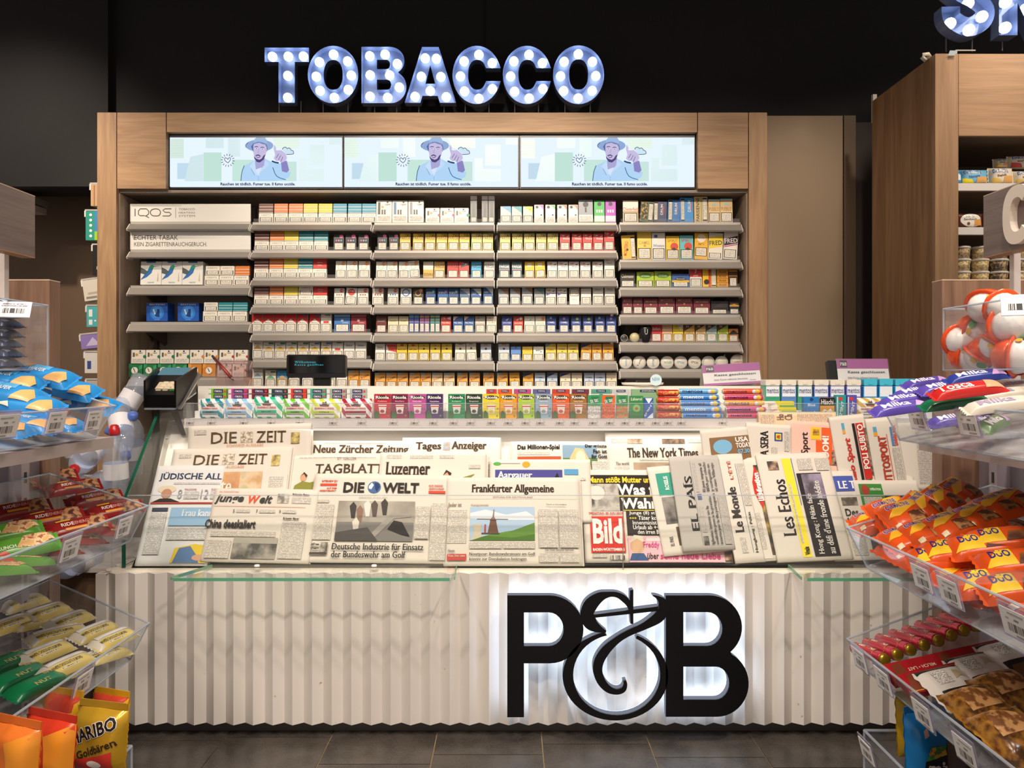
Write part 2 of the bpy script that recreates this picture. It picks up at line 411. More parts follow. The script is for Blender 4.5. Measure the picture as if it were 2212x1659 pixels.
for c in range(-13, 13):
    x0 = -.208 + c * .3004; off = OFFS[(c + 2) % 7]
    for r in range(-4, 5):
        y0 = off + r * .6; y1 = y0 + .597
        if y1 < -.4 or y0 > 4.7: continue
        if 'a' not in tile_me: tile_me['a'] = MB().box(.0016, .2988, .0015, .5985, -.012, 0).mesh('tile', TILE)
        link('tile', tile_me['a'], floor, (x0, y0, 0))

# ------------------------------------------------------------------ walls and ceiling
UX0, UX1, UY = -2.225, 1.3925, 4.15
ZT = PZ(243, UY)
wb = MB(); wb.box(-4.2, 4.2, 4.86, 4.95, 0, 4.0)
wall_back = tag(wb.build('wall_back', BROWN_WALL), kind='structure')
up = MB(); up.box(-4.2, UX0 - .02, 4.30, 4.54, 2.09, 4.0); up.box(UX0 - .02, 4.2, 4.36, 4.6, ZT - .02, 4.0)
tag(up.build('wall_upper', BLACK_WALL), kind='structure')
tag(MB().box(PX(1046, 4.35), PX(1046, 4.35) + .004, 4.352, 4.362, ZT, 3.9).build('trim_1', mat('#0d0c0e', .8)), kind='structure')
tag(MB().box(-4.2, 4.2, -.6, 4.95, 3.72, 3.8).build('ceiling', mat('#17161a', .8)), kind='structure')
# beige panel to the right of the tobacco unit, with a narrow strip and a recessed strip whose dark colour holds the wall's shadow
dY = 4.30
door = empty('door_1', (PX(1750, dY), dY, 0), kind='structure')
MB().box(PX(1657, dY) - .05, PX(1820.5, dY), dY, dY + .04, 0, PZ(250, dY)).build('panel', BEIGE_DOOR, door)
MB().box(PX(1822.5, dY), PX(1848, dY), dY - .004, dY + .04, 0, PZ(250, dY)).build('edge_strip', mat('#6d5947', .5), door)
tag(MB().box(PX(1848, dY), 2.2, dY + .012, dY + .05, 0, ZT).build('shadow_strip', mat('#3f3632', .7)), kind='structure')
# grey lamp housing under the left bulkhead
lh = empty('lamp_housing', (PX(20, 4.5), 4.5, PZ(455, 4.45)), 'pale grey ceiling lamp housing under the dark bulkhead at far left', 'lamp')
MB().box(-3.4, PX(78, 4.42), 4.40, 4.54, PZ(441, 4.42), PZ(426, 4.42)).build('upper_casing', mat('#8f8780', .4), lh)
MB().box(-3.4, PX(78, 4.42), 4.385, 4.52, PZ(455, 4.40), PZ(442, 4.40)).build('lower_casing', mat('#b5aca2', .4), lh)
for q in (39, 62): MB().box(PX(q, 4.38) - .006, PX(q, 4.38) + .006, 4.378, 4.386, PZ(444, 4.38) - .006, PZ(444, 4.38) + .003).build('clip', DARK, lh)

# ------------------------------------------------------------------ tobacco display unit
unit = empty('tobacco_cabinet', ((UX0 + UX1) / 2, UY, 0), 'wide oak wall cabinet full of cigarette shelves behind the counter', 'cabinet')
xl, xr = PX(252, UY), PX(1617, UY); zt, zb = ZT, PZ(407, UY); hx0, hx1 = PX(359, UY), PX(1507, UY); hz = PZ(285, UY)
g = .0022
MB().cbox(UX0, xl - g, UY, 4.62, 0, zt, .002).build('side_post', OAK_V, unit)
MB().cbox(xr + g, UX1, UY, 4.62, 0, zt, .002).build('side_post', OAK_V, unit)
MB().cbox(xl + g, hx0 - g, UY + .001, UY + .12, zb, zt, .002).build('header_panel', OAK_H, unit)
MB().cbox(hx0 + g, hx1 - g, UY + .002, UY + .12, hz, zt, .002).build('header_panel', OAK_H, unit)
MB().cbox(hx1 + g, xr - g, UY + .001, UY + .12, zb, zt, .002).build('header_panel', OAK_H, unit)
MB().box(xl, xr, UY + .03, 4.6, zb - .016, zb - .001).build('soffit', mat('#8a7c70', .4), unit)
MB().box(xl, xr, 4.30, 4.34, zb, hz).build('screen_recess', DARK, unit)
MB().box(xl, xr, 4.585, 4.6, 0, zb).build('back_panel', STEEL_BACK, unit)
MB().box(xl - .004, xl + .004, UY + .03, 4.6, 0, zb - .02).build('inner_side', wood('#b7a493', '#9a8676', 'z'), unit)
MB().box(xr - .004, xr + .004, UY + .03, 4.6, 0, zb - .02).build('inner_side', wood('#b7a493', '#9a8676', 'z'), unit)
for px in (541, 804, 1070.5, 1336):
    MB().box(PX(px, 4.5) - .012, PX(px, 4.5) + .012, 4.55, 4.585, .05, PZ(440, 4.5)).build('upright', mat('#6e6863', .4, .4), unit)
MB().box(PX(338, 4.57) - .012, PX(338, 4.57) + .012, 4.55, 4.585, .05, PZ(470, 4.57)).build('upright', mat('#6e6863', .4, .4), unit)
# shelves: bay -> list of (lip top, lip bottom) in photo pixels
BAYX = {'A': (277, 540.5), 'B': (542, 803), 'C': (806, 1068.5), 'D': (1073, 1334), 'E': (1338, 1603)}
LIPS = {'A': [(484.5, 498.5), (545, 559), (623, 639), (702, 718), (822, 836)],
        'B': [(486, 499), (547, 559), (607, 619), (665, 678), (725, 738), (783, 796), (845, 858)],
        'C': [(486.5, 499.5), (547, 560), (607, 621), (665, 679), (726, 740), (787, 801), (848, 861)],
        'D': [(486.5, 499.5), (547, 560), (607, 621), (665, 679), (726, 740), (787, 801), (848, 861)],
        'E': [(486, 501), (567, 582), (627, 642), (686, 702), (746, 762), (804, 818), (862, 876)]}
LY = 4.215
SURF = {}
for bay, lips in LIPS.items():
    a, b = PX(BAYX[bay][0], LY), PX(BAYX[bay][1], LY)
    for i, (t, bt) in enumerate(lips):
        z1, z0 = PZ(t, LY), PZ(bt, LY)
        zs = z1 + .019; SURF[bay, i] = zs
        sh = MB().box(a + .004, b - .004, 4.232, 4.575, zs - .024, zs - .001).build('shelf', STEEL_SHELF, unit)
        MB().prismx([(4.226, z1 + .004), (4.196, z0 + .006), (4.200, z0), (4.232, z0 + .002), (4.236, z1 + .004)], a + .003, b - .003).build('price_rail', STEEL, sh)
        for q in (a, b - .0035): MB().prismx([(4.228, z1 + .006), (4.192, z0 + .006), (4.196, z0 - .003), (4.26, z0 - .003), (4.26, z1 + .006)], q, q + .0035).build('end_cap', mat('#e9e5e0', .4), sh)
        if not (bay == 'A' and i < 4): MB().box(a + .01, b - .01, 4.228, 4.230, zs - .002, zs + .018).build('front_fence', CLEAR, sh)
        if bay in 'AE' and i < 6:
            q = a + .05 if bay == 'A' else b - .06
            for x in (q, (b - .05) if bay == 'A' else a + .05):
                MB().prismx([(4.25, zs - .024), (4.575, zs - .024), (4.575, zs - .11), (4.55, zs - .12), (4.30, zs - .05)], x, x + .004).build('bracket', mat('#77716c', .4, .4), sh)
# ------------------------------------------------------------------ three wide screens
def disc(cx, cz, r, y, n=14): return MB().shape([ell(cx, cz, r, r, n=n)], y)
SKIN = '#c9bfe2'
def scr(h, e=1.0): return mat(h, .4, emit=e)
def screen(x0, x1, label):
    y = UY + .02; W = (x1 - x0)
    t = empty('advert_screen', (PX((x0 + x1) / 2, y), y, PZ(405, y)), label, 'screen', 'advert screens in the header')
    MB().box(PX(x0 - 2.3, y), PX(x1 + 2.3, y), y + .012, y + .09, PZ(406.5, y), PZ(289, y)).build('bezel', mat('#2d2a2b', .35), t)
    pan = MB().box(PX(x0, y), PX(x1, y), y, y + .012, PZ(403, y), PZ(297, y)).build('display', scr('#dbe8fc', 1.15), t)
    # picture, drawn in pixels of a 460 x 150 study of the first screen (4.809 px per photo pixel)
    k = W / (1912 - 133)
    def U(p): return (PX(x0 + (p[0] - 133) * k, y), PZ(297 + (p[1] - 130) / 507 * 106, y))
    def draw(name, loops, h, d, e=1.0, m=None):
        MB().shape([[U(p) for p in l] for l in loops], y - d).build(name, m or scr(h, e), pan)
    def line(name, pts, wd, h, d, n=1):
        draw(name, [stroke([(a, b, wd) for a, b in pts], n)], h, d)
    R_ = lambda a, b, c, d: [(a, b), (c, b), (c, d), (a, d)]
    # pale green shapes behind the man
    draw('backdrop_shape', [R_(482, 285, 668, 582)], '#c3e4d8', .0006); draw('backdrop_shape', [R_(780, 360, 1010, 582)], '#c8e8dd', .0006)
    draw('backdrop_shape', [R_(1280, 380, 1445, 582)], '#c9e7de', .0006); draw('backdrop_shape', [R_(210, 395, 345, 560)], '#c4def0', .0006)
    DOT = stripes('#b3d8d2', '#dcebf8', 230, 45, .45, .4, 1.0); LIN = stripes('#b9d9a4', '#d8eaf2', 210, 90, .35, .4, 1.0)
    draw('dotted_shape', [[(285, 582), (345, 330), (480, 300), (480, 582)]], '', .0007, m=DOT)
    draw('dotted_shape', [R_(505, 135, 690, 240)], '', .0007, m=DOT); draw('dotted_shape', [R_(735, 135, 860, 330)], '', .0007, m=DOT)
    draw('dotted_shape', [R_(1575, 205, 1735, 420)], '', .0007, m=DOT); draw('dotted_shape', [R_(1468, 345, 1550, 582)], '', .0007, m=DOT)
    draw('dotted_shape', [R_(1550, 455, 1735, 582)], '', .0007, m=DOT); draw('dotted_shape', [R_(1785, 135, 1912, 205)], '', .0007, m=DOT)
    draw('lined_shape', [R_(138, 145, 277, 345)], '', .0007, m=LIN); draw('lined_shape', [[(1195, 135), (1475, 135), (1475, 240), (1240, 240)]], '', .0007, m=LIN)
    # heart with rays
    for i in range(14):
        a = i * 2 * math.pi / 14 + .1; c, s_ = math.cos(a), math.sin(a)
        line('ray', [(733 + 50 * c, 367 + 47 * s_), (733 + 72 * c, 367 + 68 * s_)], 6, '#27405c', .0012)
    line('heart', [(735, 393), (705, 370), (700, 350), (712, 340), (728, 350), (735, 357), (742, 342), (757, 340), (762, 353), (752, 375), (735, 393)], 6, '#27405c', .0012, 3)
    # cloud
    cl = [(1300, 255), (1305, 240), (1322, 232), (1335, 232), (1350, 246), (1365, 238), (1382, 248), (1390, 262), (1408, 268), (1415, 285), (1408, 302), (1340, 306)]
    draw('cloud', [[(x, z) for x, z in cl]], '#cfe6f4', .0011); line('cloud_outline', cl, 6, '#27405c', .0013, 3)
    # the man: shirt, arm, neck, head, hat, hand
    draw('shirt', [[(868, 582), (880, 480), (900, 425), (960, 395), (1010, 365), (1120, 350), (1200, 390), (1290, 400), (1330, 470), (1385, 490), (1370, 540), (1300, 575), (1235, 582)]], '#b4d6f6', .0016)
    line('shirt_fold', [(905, 420), (880, 490), (870, 580)], 7, '#2f5f86', .0018, 3); line('shirt_fold', [(1200, 440), (1240, 530), (1335, 568)], 8, '#3c6fa4', .0018, 3)
    line('shirt_fold', [(965, 430), (1010, 520)], 4, '#5b87bd', .0018); line('shirt_fold', [(1050, 500), (1050, 580)], 4, '#84abdf', .0018)
    draw('collar', [[(1010, 365), (960, 430), (1030, 520), (1060, 470)]], '#c8e0f9', .0019); draw('collar', [[(1115, 350), (1165, 410), (1060, 500), (1060, 470)]], '#c4dcfa', .0019)
    draw('neck', [[(1015, 370), (1120, 340), (1110, 420), (1060, 470), (1025, 470)]], '#aca9d6', .002)
    draw('tee_shirt', [[(1022, 462), (1085, 440), (1050, 530)]], '#d9e6fd', .0021)
    draw('hat_brim', [ell(1061, 215, 145, 62, n=26)], '#93acd6', .0021)
    draw('hat_brim_under', [[(975, 225), (1000, 190), (1060, 172), (1140, 205), (1150, 262), (1000, 285)]], '#5a6ea6', .0022)
    draw('face', [[(998, 215), (1010, 195), (1060, 188), (1120, 205), (1138, 230), (1130, 300), (1105, 360), (1065, 388), (1035, 382), (1012, 350), (1000, 290)]], SKIN, .0024)
    draw('beard', [[(1004, 320), (1022, 345), (1030, 350), (1060, 362), (1085, 350), (1105, 318), (1126, 305), (1106, 360), (1066, 390), (1034, 384), (1010, 350)]], '#4f4a7c', .0026)
    draw('moustache', [[(1022, 315), (1048, 305), (1072, 318), (1078, 328), (1048, 318), (1020, 326)]], '#4f4a7c', .0026)
    draw('mouth', [ell(1050, 332, 20, 11, n=12)], '#8a6f9f', .0027); draw('teeth', [ell(1048, 328, 13, 4, n=10)], '#e6e8fb', .0028)
    for ex, ez in ((1030, 245), (1092, 252)):
        draw('eye', [ell(ex, ez, 13, 6, n=12)], '#e9eafc', .0026); draw('pupil', [ell(ex, ez, 5, 5, n=10)], '#3a3358', .0028)
        line('eyebrow', [(ex - 18, ez - 14), (ex, ez - 21), (ex + 18, ez - 15)], 7, '#4a426f', .0027, 3)
    line('nose', [(1058, 250), (1046, 290), (1064, 294)], 4, '#9a90c4', .0026)
    draw('ear', [ell(1136, 262, 8, 18, n=10)], '#b3add8', .0025)
    draw('hat_crown', [[(1000, 205), (1012, 150), (1030, 131), (1120, 131), (1138, 160), (1142, 215), (1090, 190), (1040, 188)]], '#a3bade', .0027)
    line('hat_band', [(1002, 196), (1060, 180), (1140, 205)], 10, '#7089bd', .0028, 3)
    line('hat_edge', [(925, 235), (920, 210), (945, 185)], 6, '#31557c', .0028, 3)
    draw('forearm', [[(1285, 390), (1345, 370), (1370, 470), (1345, 495), (1295, 480)]], '#8d88c4', .0028)
    draw('hand', [[(1210, 350), (1225, 310), (1215, 270), (1208, 245), (1218, 240), (1240, 265), (1290, 262), (1335, 300), (1348, 345), (1330, 375), (1290, 392), (1262, 372), (1240, 378)]], SKIN, .003)
    draw('finger', [[(1212, 245), (1212, 212), (1222, 212), (1240, 250)]], SKIN, .0031)
    for q in ((1262, 300, 1235, 345), (1285, 315, 1258, 365), (1305, 330, 1285, 380)): line('finger_line', [(q[0], q[1]), (q[2], q[3])], 5, '#57508a', .0032)
    line('hand_shadow', [(1190, 375), (1225, 388), (1262, 395)], 16, '#30486f', .0026, 3)
    v, f = text_verts('Rauchen ist tödlich. Fumer tue. Il fumo uccide.', width=(1432 - 658) * k / F * y, bold=.03)
    cx, cz = U(((1432 + 658) / 2, 611))
    MB().add([(p + cx, y - .0012, q + cz) for p, q in v], f).build('lettering', scr('#16213d', .6), pan)
for x0, x1, l in ((367, 738, 'leftmost of three bright advert screens showing a man in a hat'), (744, 1119, 'middle of three bright advert screens showing a man in a hat'), (1125, 1500, 'rightmost of three bright advert screens showing a man in a hat')):
    screen(x0, x1, l)

# ------------------------------------------------------------------ marquee letters
SHEET = mat('#6f7fa8', .42, .3); BULB = mat('#e6f2ff', .3, emit=6); SOCK = mat('#8796bd', .4, .3)
bulb_me = MB().lathe([(.001, .026), (.014, .022), (.022, .012), (.025, 0), (.022, -.012), (.014, -.022), (.010, -.03)], 16).mesh('bulb', BULB, True)
def marquee(name, loops, bulbs, Yf, depth, label, group, br=1.0):
    """channel letter: back sheet, returns and lamps; loops in photo pixels on the front plane"""
    L = [[(PX(x, Yf), PZ(z, Yf)) for x, z in l] for l in loops]
    xs = [p[0] for l in L for p in l]; zs = [p[1] for l in L for p in l]
    t = empty(name, ((min(xs) + max(xs)) / 2, Yf + depth, min(zs)), label, 'sign letter', group)
    MB().shape(L, Yf + depth, Yf + depth + .004).build('back_sheet', SHEET, t)
    MB().walls(L, Yf, Yf + depth + .002, .002).build('return', SHEET, t)
    for bx, bz in bulbs:
        q = P(bx, bz, Yf + .022)
        b = link('bulb', bulb_me, t, q - t.location, (math.radians(90), 0, 0))
        MB().tube([q + Vector((0, .026, 0)), (q.x, Yf + depth, q.z)], .013, 8).build('lamp_socket', SOCK, t)
    for sx in (.25, .75):
        x = min(xs) + (max(xs) - min(xs)) * sx
        MB().tube([(x, Yf + depth + .01, max(min(zs) - .06, ZT + .001) if Yf > 4 else min(zs) - .04), (x, Yf + depth + .01, min(zs) + .03)], .003, 6).build('mounting_rod', mat('#77777c', .4, .6), t)
    return t
c1 = lambda l: [(560 + x / 5.821, 90 + z / 5.821) for x, z in l]
c2 = lambda l: [(930 + x / 5.821, 90 + z / 5.821) for x, z in l]
SY = 4.13; SD = .052; GN = 'lit letters of the sign over the tobacco cabinet'
def oo(x0, x1, z0, z1, a0, a1, b0, b1): return [ell((x0 + x1) / 2, (z0 + z1) / 2, (x1 - x0) / 2, (z1 - z0) / 2, n=36), ell((a0 + a1) / 2, (b0 + b1) / 2, (a1 - a0) / 2, (b1 - b0) / 2, n=28, p=2.3)]
def cc(dx):
    o = ell(581 + dx, 418, 304, 366, 12, 348, 34); i = ell(587 + dx, 416, 115, 188, 20, 340, 26, 2.3)
    o = [p for p in o if not (p[0] > 700 + dx and 333 < p[1] < 495)]; i = [p for p in i if not (p[0] > 690 + dx and 335 < p[1] < 495)]
    return [[(882 + dx, 495)] + o + [(882 + dx, 333), (697 + dx, 333)] + i[::-1] + [(700 + dx, 495)]]
marquee('sign_letter', [c1([(68, 75), (625, 75), (625, 255), (447, 255), (447, 768), (243, 768), (243, 255), (68, 255)])], c1([(167, 190), (367, 188), (557, 186), (362, 430), (360, 705)]), SY, SD, 'light-bulb letter T beginning the lit word over the cabinet', GN)
marquee('sign_letter', [c1(l) for l in oo(610, 1245, 52, 775, 810, 1050, 230, 605)], c1([(935, 162), (757, 258), (1113, 248), (718, 440), (1158, 426), (765, 617), (1120, 605), (945, 705)]), SY, SD, 'light-bulb letter O between the T and the B of the sign', GN)
Bo = [(1285, 65)] + ell(1640, 240, 185, 175, -90, 55, 12) + ell(1660, 570, 190, 202, -58, 90, 14) + [(1285, 772)]
Bh1 = [(1480, 228)] + ell(1600, 287, 45, 59, -90, 90, 8) + [(1480, 346)]; Bh2 = [(1480, 478)] + ell(1612, 541, 46, 63, -90, 90, 8) + [(1480, 604)]
marquee('sign_letter', [c1(Bo), c1(Bh1), c1(Bh2)], c1([(1390, 183), (1583, 162), (1736, 280), (1395, 422), (1640, 423), (1762, 575), (1393, 690), (1615, 705)]), SY, SD, 'light-bulb letter B, third letter of the lit sign', GN)
marquee('sign_letter', [[(874, 222), (911.5, 101.5), (947.5, 101.5), (985, 222), (950, 222), (945.5, 207), (912.5, 207), (908, 222)], [(919, 181), (929.5, 141), (940, 181)]],
        c1([(2087, 210), (2038, 440), (1960, 693), (2150, 620)]) + c2([(73, 215), (130, 443), (198, 697)]), SY, SD, 'light-bulb letter A in the middle of the lit sign', GN)
marquee('sign_letter', [c2(l) for l in cc(0)], c2([(608, 165), (422, 247), (777, 270), (377, 437), (427, 625), (778, 595), (608, 717)]), SY, SD, 'light-bulb letter C right beside the A of the lit sign', GN)
marquee('sign_letter', [c2(l) for l in cc(632)], c2([(1238, 165), (1048, 247), (1407, 270), (1007, 437), (1057, 628), (1413, 593), (1240, 713)]), SY, SD, 'light-bulb letter C right before the final O of the sign', GN)
marquee('sign_letter', [c2(l) for l in oo(1540, 2183, 47, 785, 1742, 1982, 222, 603)], c2([(1858, 158), (1680, 253), (2036, 253), (1635, 435), (2078, 432), (1673, 620), (2033, 618), (1856, 712)]), SY, SD, 'light-bulb letter O at the right end of the lit word', GN)
# the snack sign at upper right, cut by the frame
NY = 3.42; GS = 'lit letters of the sign over the snack cabinet'
S_ = stroke([(2054, 14, 40), (2058, 40, 40), (2090, 58, 41), (2120, 45, 42), (2127, 20, 42), (2105, -2, 42), (2075, -18, 42), (2056, -38, 42), (2072, -60, 41), (2100, -64, 41), (2125, -45, 40)], 5)
marquee('sign_letter', [S_], [(2091, 8), (2121, 36), (2052, 51), (2093, 65), (2062, -22), (2083, -60), (2118, -50)], NY, .06, 'light-bulb letter S above the snack cabinet at upper right', GS)
marquee('sign_letter', [[(2158, 76), (2158, -72), (2200, -72), (2232, 0), (2232, -72), (2272, -72), (2272, 76), (2232, 76), (2198, 6), (2198, 76)]], [(2172, 5), (2171, 60), (2175, -45), (2215, 20), (2209, -25), (2252, 60), (2252, 0), (2252, -50)], NY, .06, 'light-bulb letter N at the top right corner of the picture', GS)

# ------------------------------------------------------------------ snack cabinet at right
KX, KY = PX(2015, 3.41), 3.41; KZ = PZ(120, KY)
kab = empty('snack_cabinet', (KX + .6, KY, 0), 'tall oak cabinet with snack shelves at the upper right', 'cabinet')
DOAK = wood('#a27b56', '#7f5c3d', 'z')
MB().box(KX, KX + .03, KY + .003, 3.98, 0, KZ).build('side_panel', DOAK, kab)
MB().cbox(KX + .0, PX(2064.5, KY), KY - .02, KY + .003, 0, KZ, .002).build('front_post', wood('#b08a69', '#91704f', 'z'), kab)
MB().cbox(PX(2066, KY), 3.4, KY - .018, KY + .003, PZ(296, KY), KZ, .002).build('header_panel', wood('#b58d69', '#967352', 'x'), kab)
MB().box(KX + .03, 3.4, 3.9, 3.93, 0, KZ - .02).build('back_panel', mat('#4b3c31', .6), kab)
MB().box(KX + .03, 3.4, KY + .004, 3.9, PZ(296, KY), PZ(296, KY) + .02).build('soffit', mat('#6b5747', .6), kab)
for i, (a, b) in enumerate(((393, 408), (489, 504), (608, 622))):
    sh = MB().box(KX + .03, 3.4, KY + .05, 3.9, PZ(b - 4, KY), PZ(a, KY)).build('shelf', mat('#8d7966', .5), kab)
    MB().box(KX + .03, 3.4, KY + .03, KY + .05, PZ(b, KY), PZ(a - 1, KY)).build('price_rail', mat('#e8e2e2', .35), sh)
    for q in (2090, 2130): plate('price_ticket', print_lines('#e9e4e2', '#9a9492', .006), sh, PX(q + 2, KY), KY + .029, PZ((a + b) / 2, KY), .05, .018)
MB().box(PX(1884, 3.98), PX(1884, 3.98) + .02, 3.97, 3.99, PZ(265, 3.98), PZ(205, 3.98)).build('white_bracket', mat('#b9b4ac', .6), kab)
lp = empty('clip_lamp', P(2055, 118, 3.40), 'small lit clip lamp on top of the snack cabinet', 'lamp')
MB().hexa([P(2048, 120, 3.38), P(2062, 120, 3.38), P(2066, 120, 3.46), P(2052, 120, 3.46)], [P(2052, 109, 3.40), P(2066, 109, 3.40), P(2069, 109, 3.46), P(2056, 109, 3.46)]).build('lamp_head', mat('#f4f2e6', .4, emit=.6), lp)
MB().tube([P(2064, 109, 3.42), P(2107, 109, 3.42)], .003, 6).build('arm', mat('#c9c6c0', .4), lp)
hk = MB().tube([P(2000, 131, 3.45), P(1992, 124, 3.45), P(1995, 118, 3.45), P(2005, 117, 3.45), P(2008, 121, 3.45), P(2002, 128, 3.47)], .009, 8).build('cable_loop', mat('#cfc6b8', .5), None, True)
tag(hk, 'short white cable loop on top of the snack cabinet side', 'cable')
# ------------------------------------------------------------------ printed boxes
WARN = print_lines('#e9e4da', '#1f1d1b', .0056, .0022, .5, .065, .7); WARN2 = print_lines('#f0ece4', '#6a6560', .003, .001, .5, 0, .6)
ORD = ['first', 'second', 'third', 'fourth', 'fifth', 'sixth', 'seventh', 'eighth', 'ninth', 'tenth', 'eleventh', 'twelfth', 'thirteenth', 'fourteenth', 'fifteenth', 'sixteenth']
_F = {}
def feats(o, key, W, H, fs, y=-.0004):
    """printed features on the front (-y) of a box W x H standing on its origin; u, v run 0..1 from the lower left"""
    for i, f in enumerate(fs):
        k = (key, round(W, 4), round(H, 4), i); t = f[0]; d = y - .00025 * i
        if k not in _F:
            m = None
            if t == 'band': _, h, v0, v1 = f[:4]; u0, u1 = (f[4], f[5]) if len(f) > 4 else (0, 1); nm = 'colour_band'; m = MB().box((u0 - .5) * W, (u1 - .5) * W, d, 0, v0 * H, v1 * H).mesh(nm, h if not isinstance(h, str) else mat(h, .4))
            elif t == 'warn': _, v0, v1 = f[:3]; u0, u1 = (f[3], f[4]) if len(f) > 3 else (.07, .93); nm = 'warning_label'; m = MB().box((u0 - .5) * W, (u1 - .5) * W, d, 0, v0 * H, v1 * H).mesh(nm, WARN)
            elif t == 'txt':
                _, s, h, vc, wf, hf = f[:6]; rot = f[6] if len(f) > 6 else 0; uc = f[7] if len(f) > 7 else .5; bo = f[8] if len(f) > 8 else .01; nm = 'lettering'
                sw = 45 < abs(rot) < 135
                v, fc = text_verts(s, wf * (H if sw else W), hf * (W if sw else H), bold=bo)
                if rot: a = math.radians(rot); v = [(p * math.cos(a) - q * math.sin(a), p * math.sin(a) + q * math.cos(a)) for p, q in v]
                m = MB().add([(p + (uc - .5) * W, d, q + vc * H) for p, q in v], fc).mesh(nm, mat(h, .5))
            elif t == 'disc': _, h, u, v, r = f; nm = 'emblem'; m = MB().shape([ell((u - .5) * W, v * H, r * W, r * W, n=14)], d).mesh(nm, mat(h, .4))
            elif t == 'ring': _, h, u, v, r, r2 = f; nm = 'emblem_ring'; m = MB().shape([ell((u - .5) * W, v * H, r * W, r * W, n=18), ell((u - .5) * W, v * H, r2 * W, r2 * W, n=18)], d).mesh(nm, mat(h, .4))
            elif t == 'poly': _, h, pts = f; nm = 'printed_shape'; m = MB().shape([[((u - .5) * W, v * H) for u, v in pts]], d).mesh(nm, h if not isinstance(h, str) else mat(h, .4))
            elif t == 'lines': _, v0, v1 = f[:3]; u0, u1 = (f[3], f[4]) if len(f) > 3 else (.1, .9); nm = 'small_print'; m = MB().box((u0 - .5) * W, (u1 - .5) * W, d, 0, v0 * H, v1 * H).mesh(nm, WARN2)
            _F[k] = (nm, m)
        nm, m = _F[k]; link(nm, m, o)
_B = {}
def body_mesh(W, H, D, m, nm='box_body', c=.0012):
    k = (round(W, 4), round(H, 4), round(D, 4), m.name)
    if k not in _B: _B[k] = MB().cbox(-W / 2, W / 2, 0, D, 0, H, c).mesh(nm, m)
    return _B[k]
def q3(v, s): return round(v / s) * s

W7 = ('poly', '#e9e9ea', [(.55, .88), (.98, .98), (.98, .78)])
def std(body, txt, tc, extra=(), wl=(.03, .46), th=.13, tw=.8, tv=.72):
    r = [('warn',) + wl]
    r += list(extra)
    if txt: r.append(('txt', txt, tc, tv, tw, th))
    return (body, r)
def seven(body, h, dots): return (body, [('warn', .03, .46), ('disc', h, .74, .86, .19), ('txt', '7.70', '#ffffff', .86, .3, .1, 0, .74)] + dots)
def three(h, v=.60): return [('disc', c, u, v, .075) for c, u in zip(h, (.27, .5, .73))]
def marl(col, base='#efeae2', tag_=None):
    r = [('warn', .03, .46), ('poly', col, [(0, .5), (0, 1), (1, 1), (1, .5), (.5, .74)]), ('txt', 'Marlboro', '#2a2725', .545, .62, .05)]
    if tag_: r.append(('band', tag_, .9, .98, .55, .95))
    return (base, r)
def gold(col, tag_=None):
    r = [('warn', .03, .46), ('poly', col, [(.04, .5), (.5, .74), (.96, .5)]), ('txt', 'Marlboro', '#6b6154', .80, .6, .05)]
    if tag_: r.append(('band', tag_, .86, .96, .5, .95))
    return ('#efe9dd', r)
def wins(body, tc, tw='#c5c5c5', sev='#d23a34'): return (body, [('warn', .03, .46), ('txt', 'Winston', tc, .70, .66, .1, 0, .62), ('poly', tc, [(.62, .8), (.95, .9), (.8, .78)]), ('txt', '7.80', sev, .88, .42, .11, 0, .27)])
K = {
 'heetB': ('brown striped heated-tobacco pack', '#6d3b30', 3), 'heetO': ('orange striped heated-tobacco pack', '#e07a28', 3), 'heetY': ('yellow striped heated-tobacco pack', '#dcc81f', 3),
 'heetT': ('blue-green striped heated-tobacco pack', '#1f94b8', 3), 'heetG': ('teal striped heated-tobacco pack', '#15899a', 3), 'heetR': ('plain red heated-tobacco pack', '#d13c38', 1), 'heetW': ('white heated-tobacco pack', '#f0ebe2', 0),
}
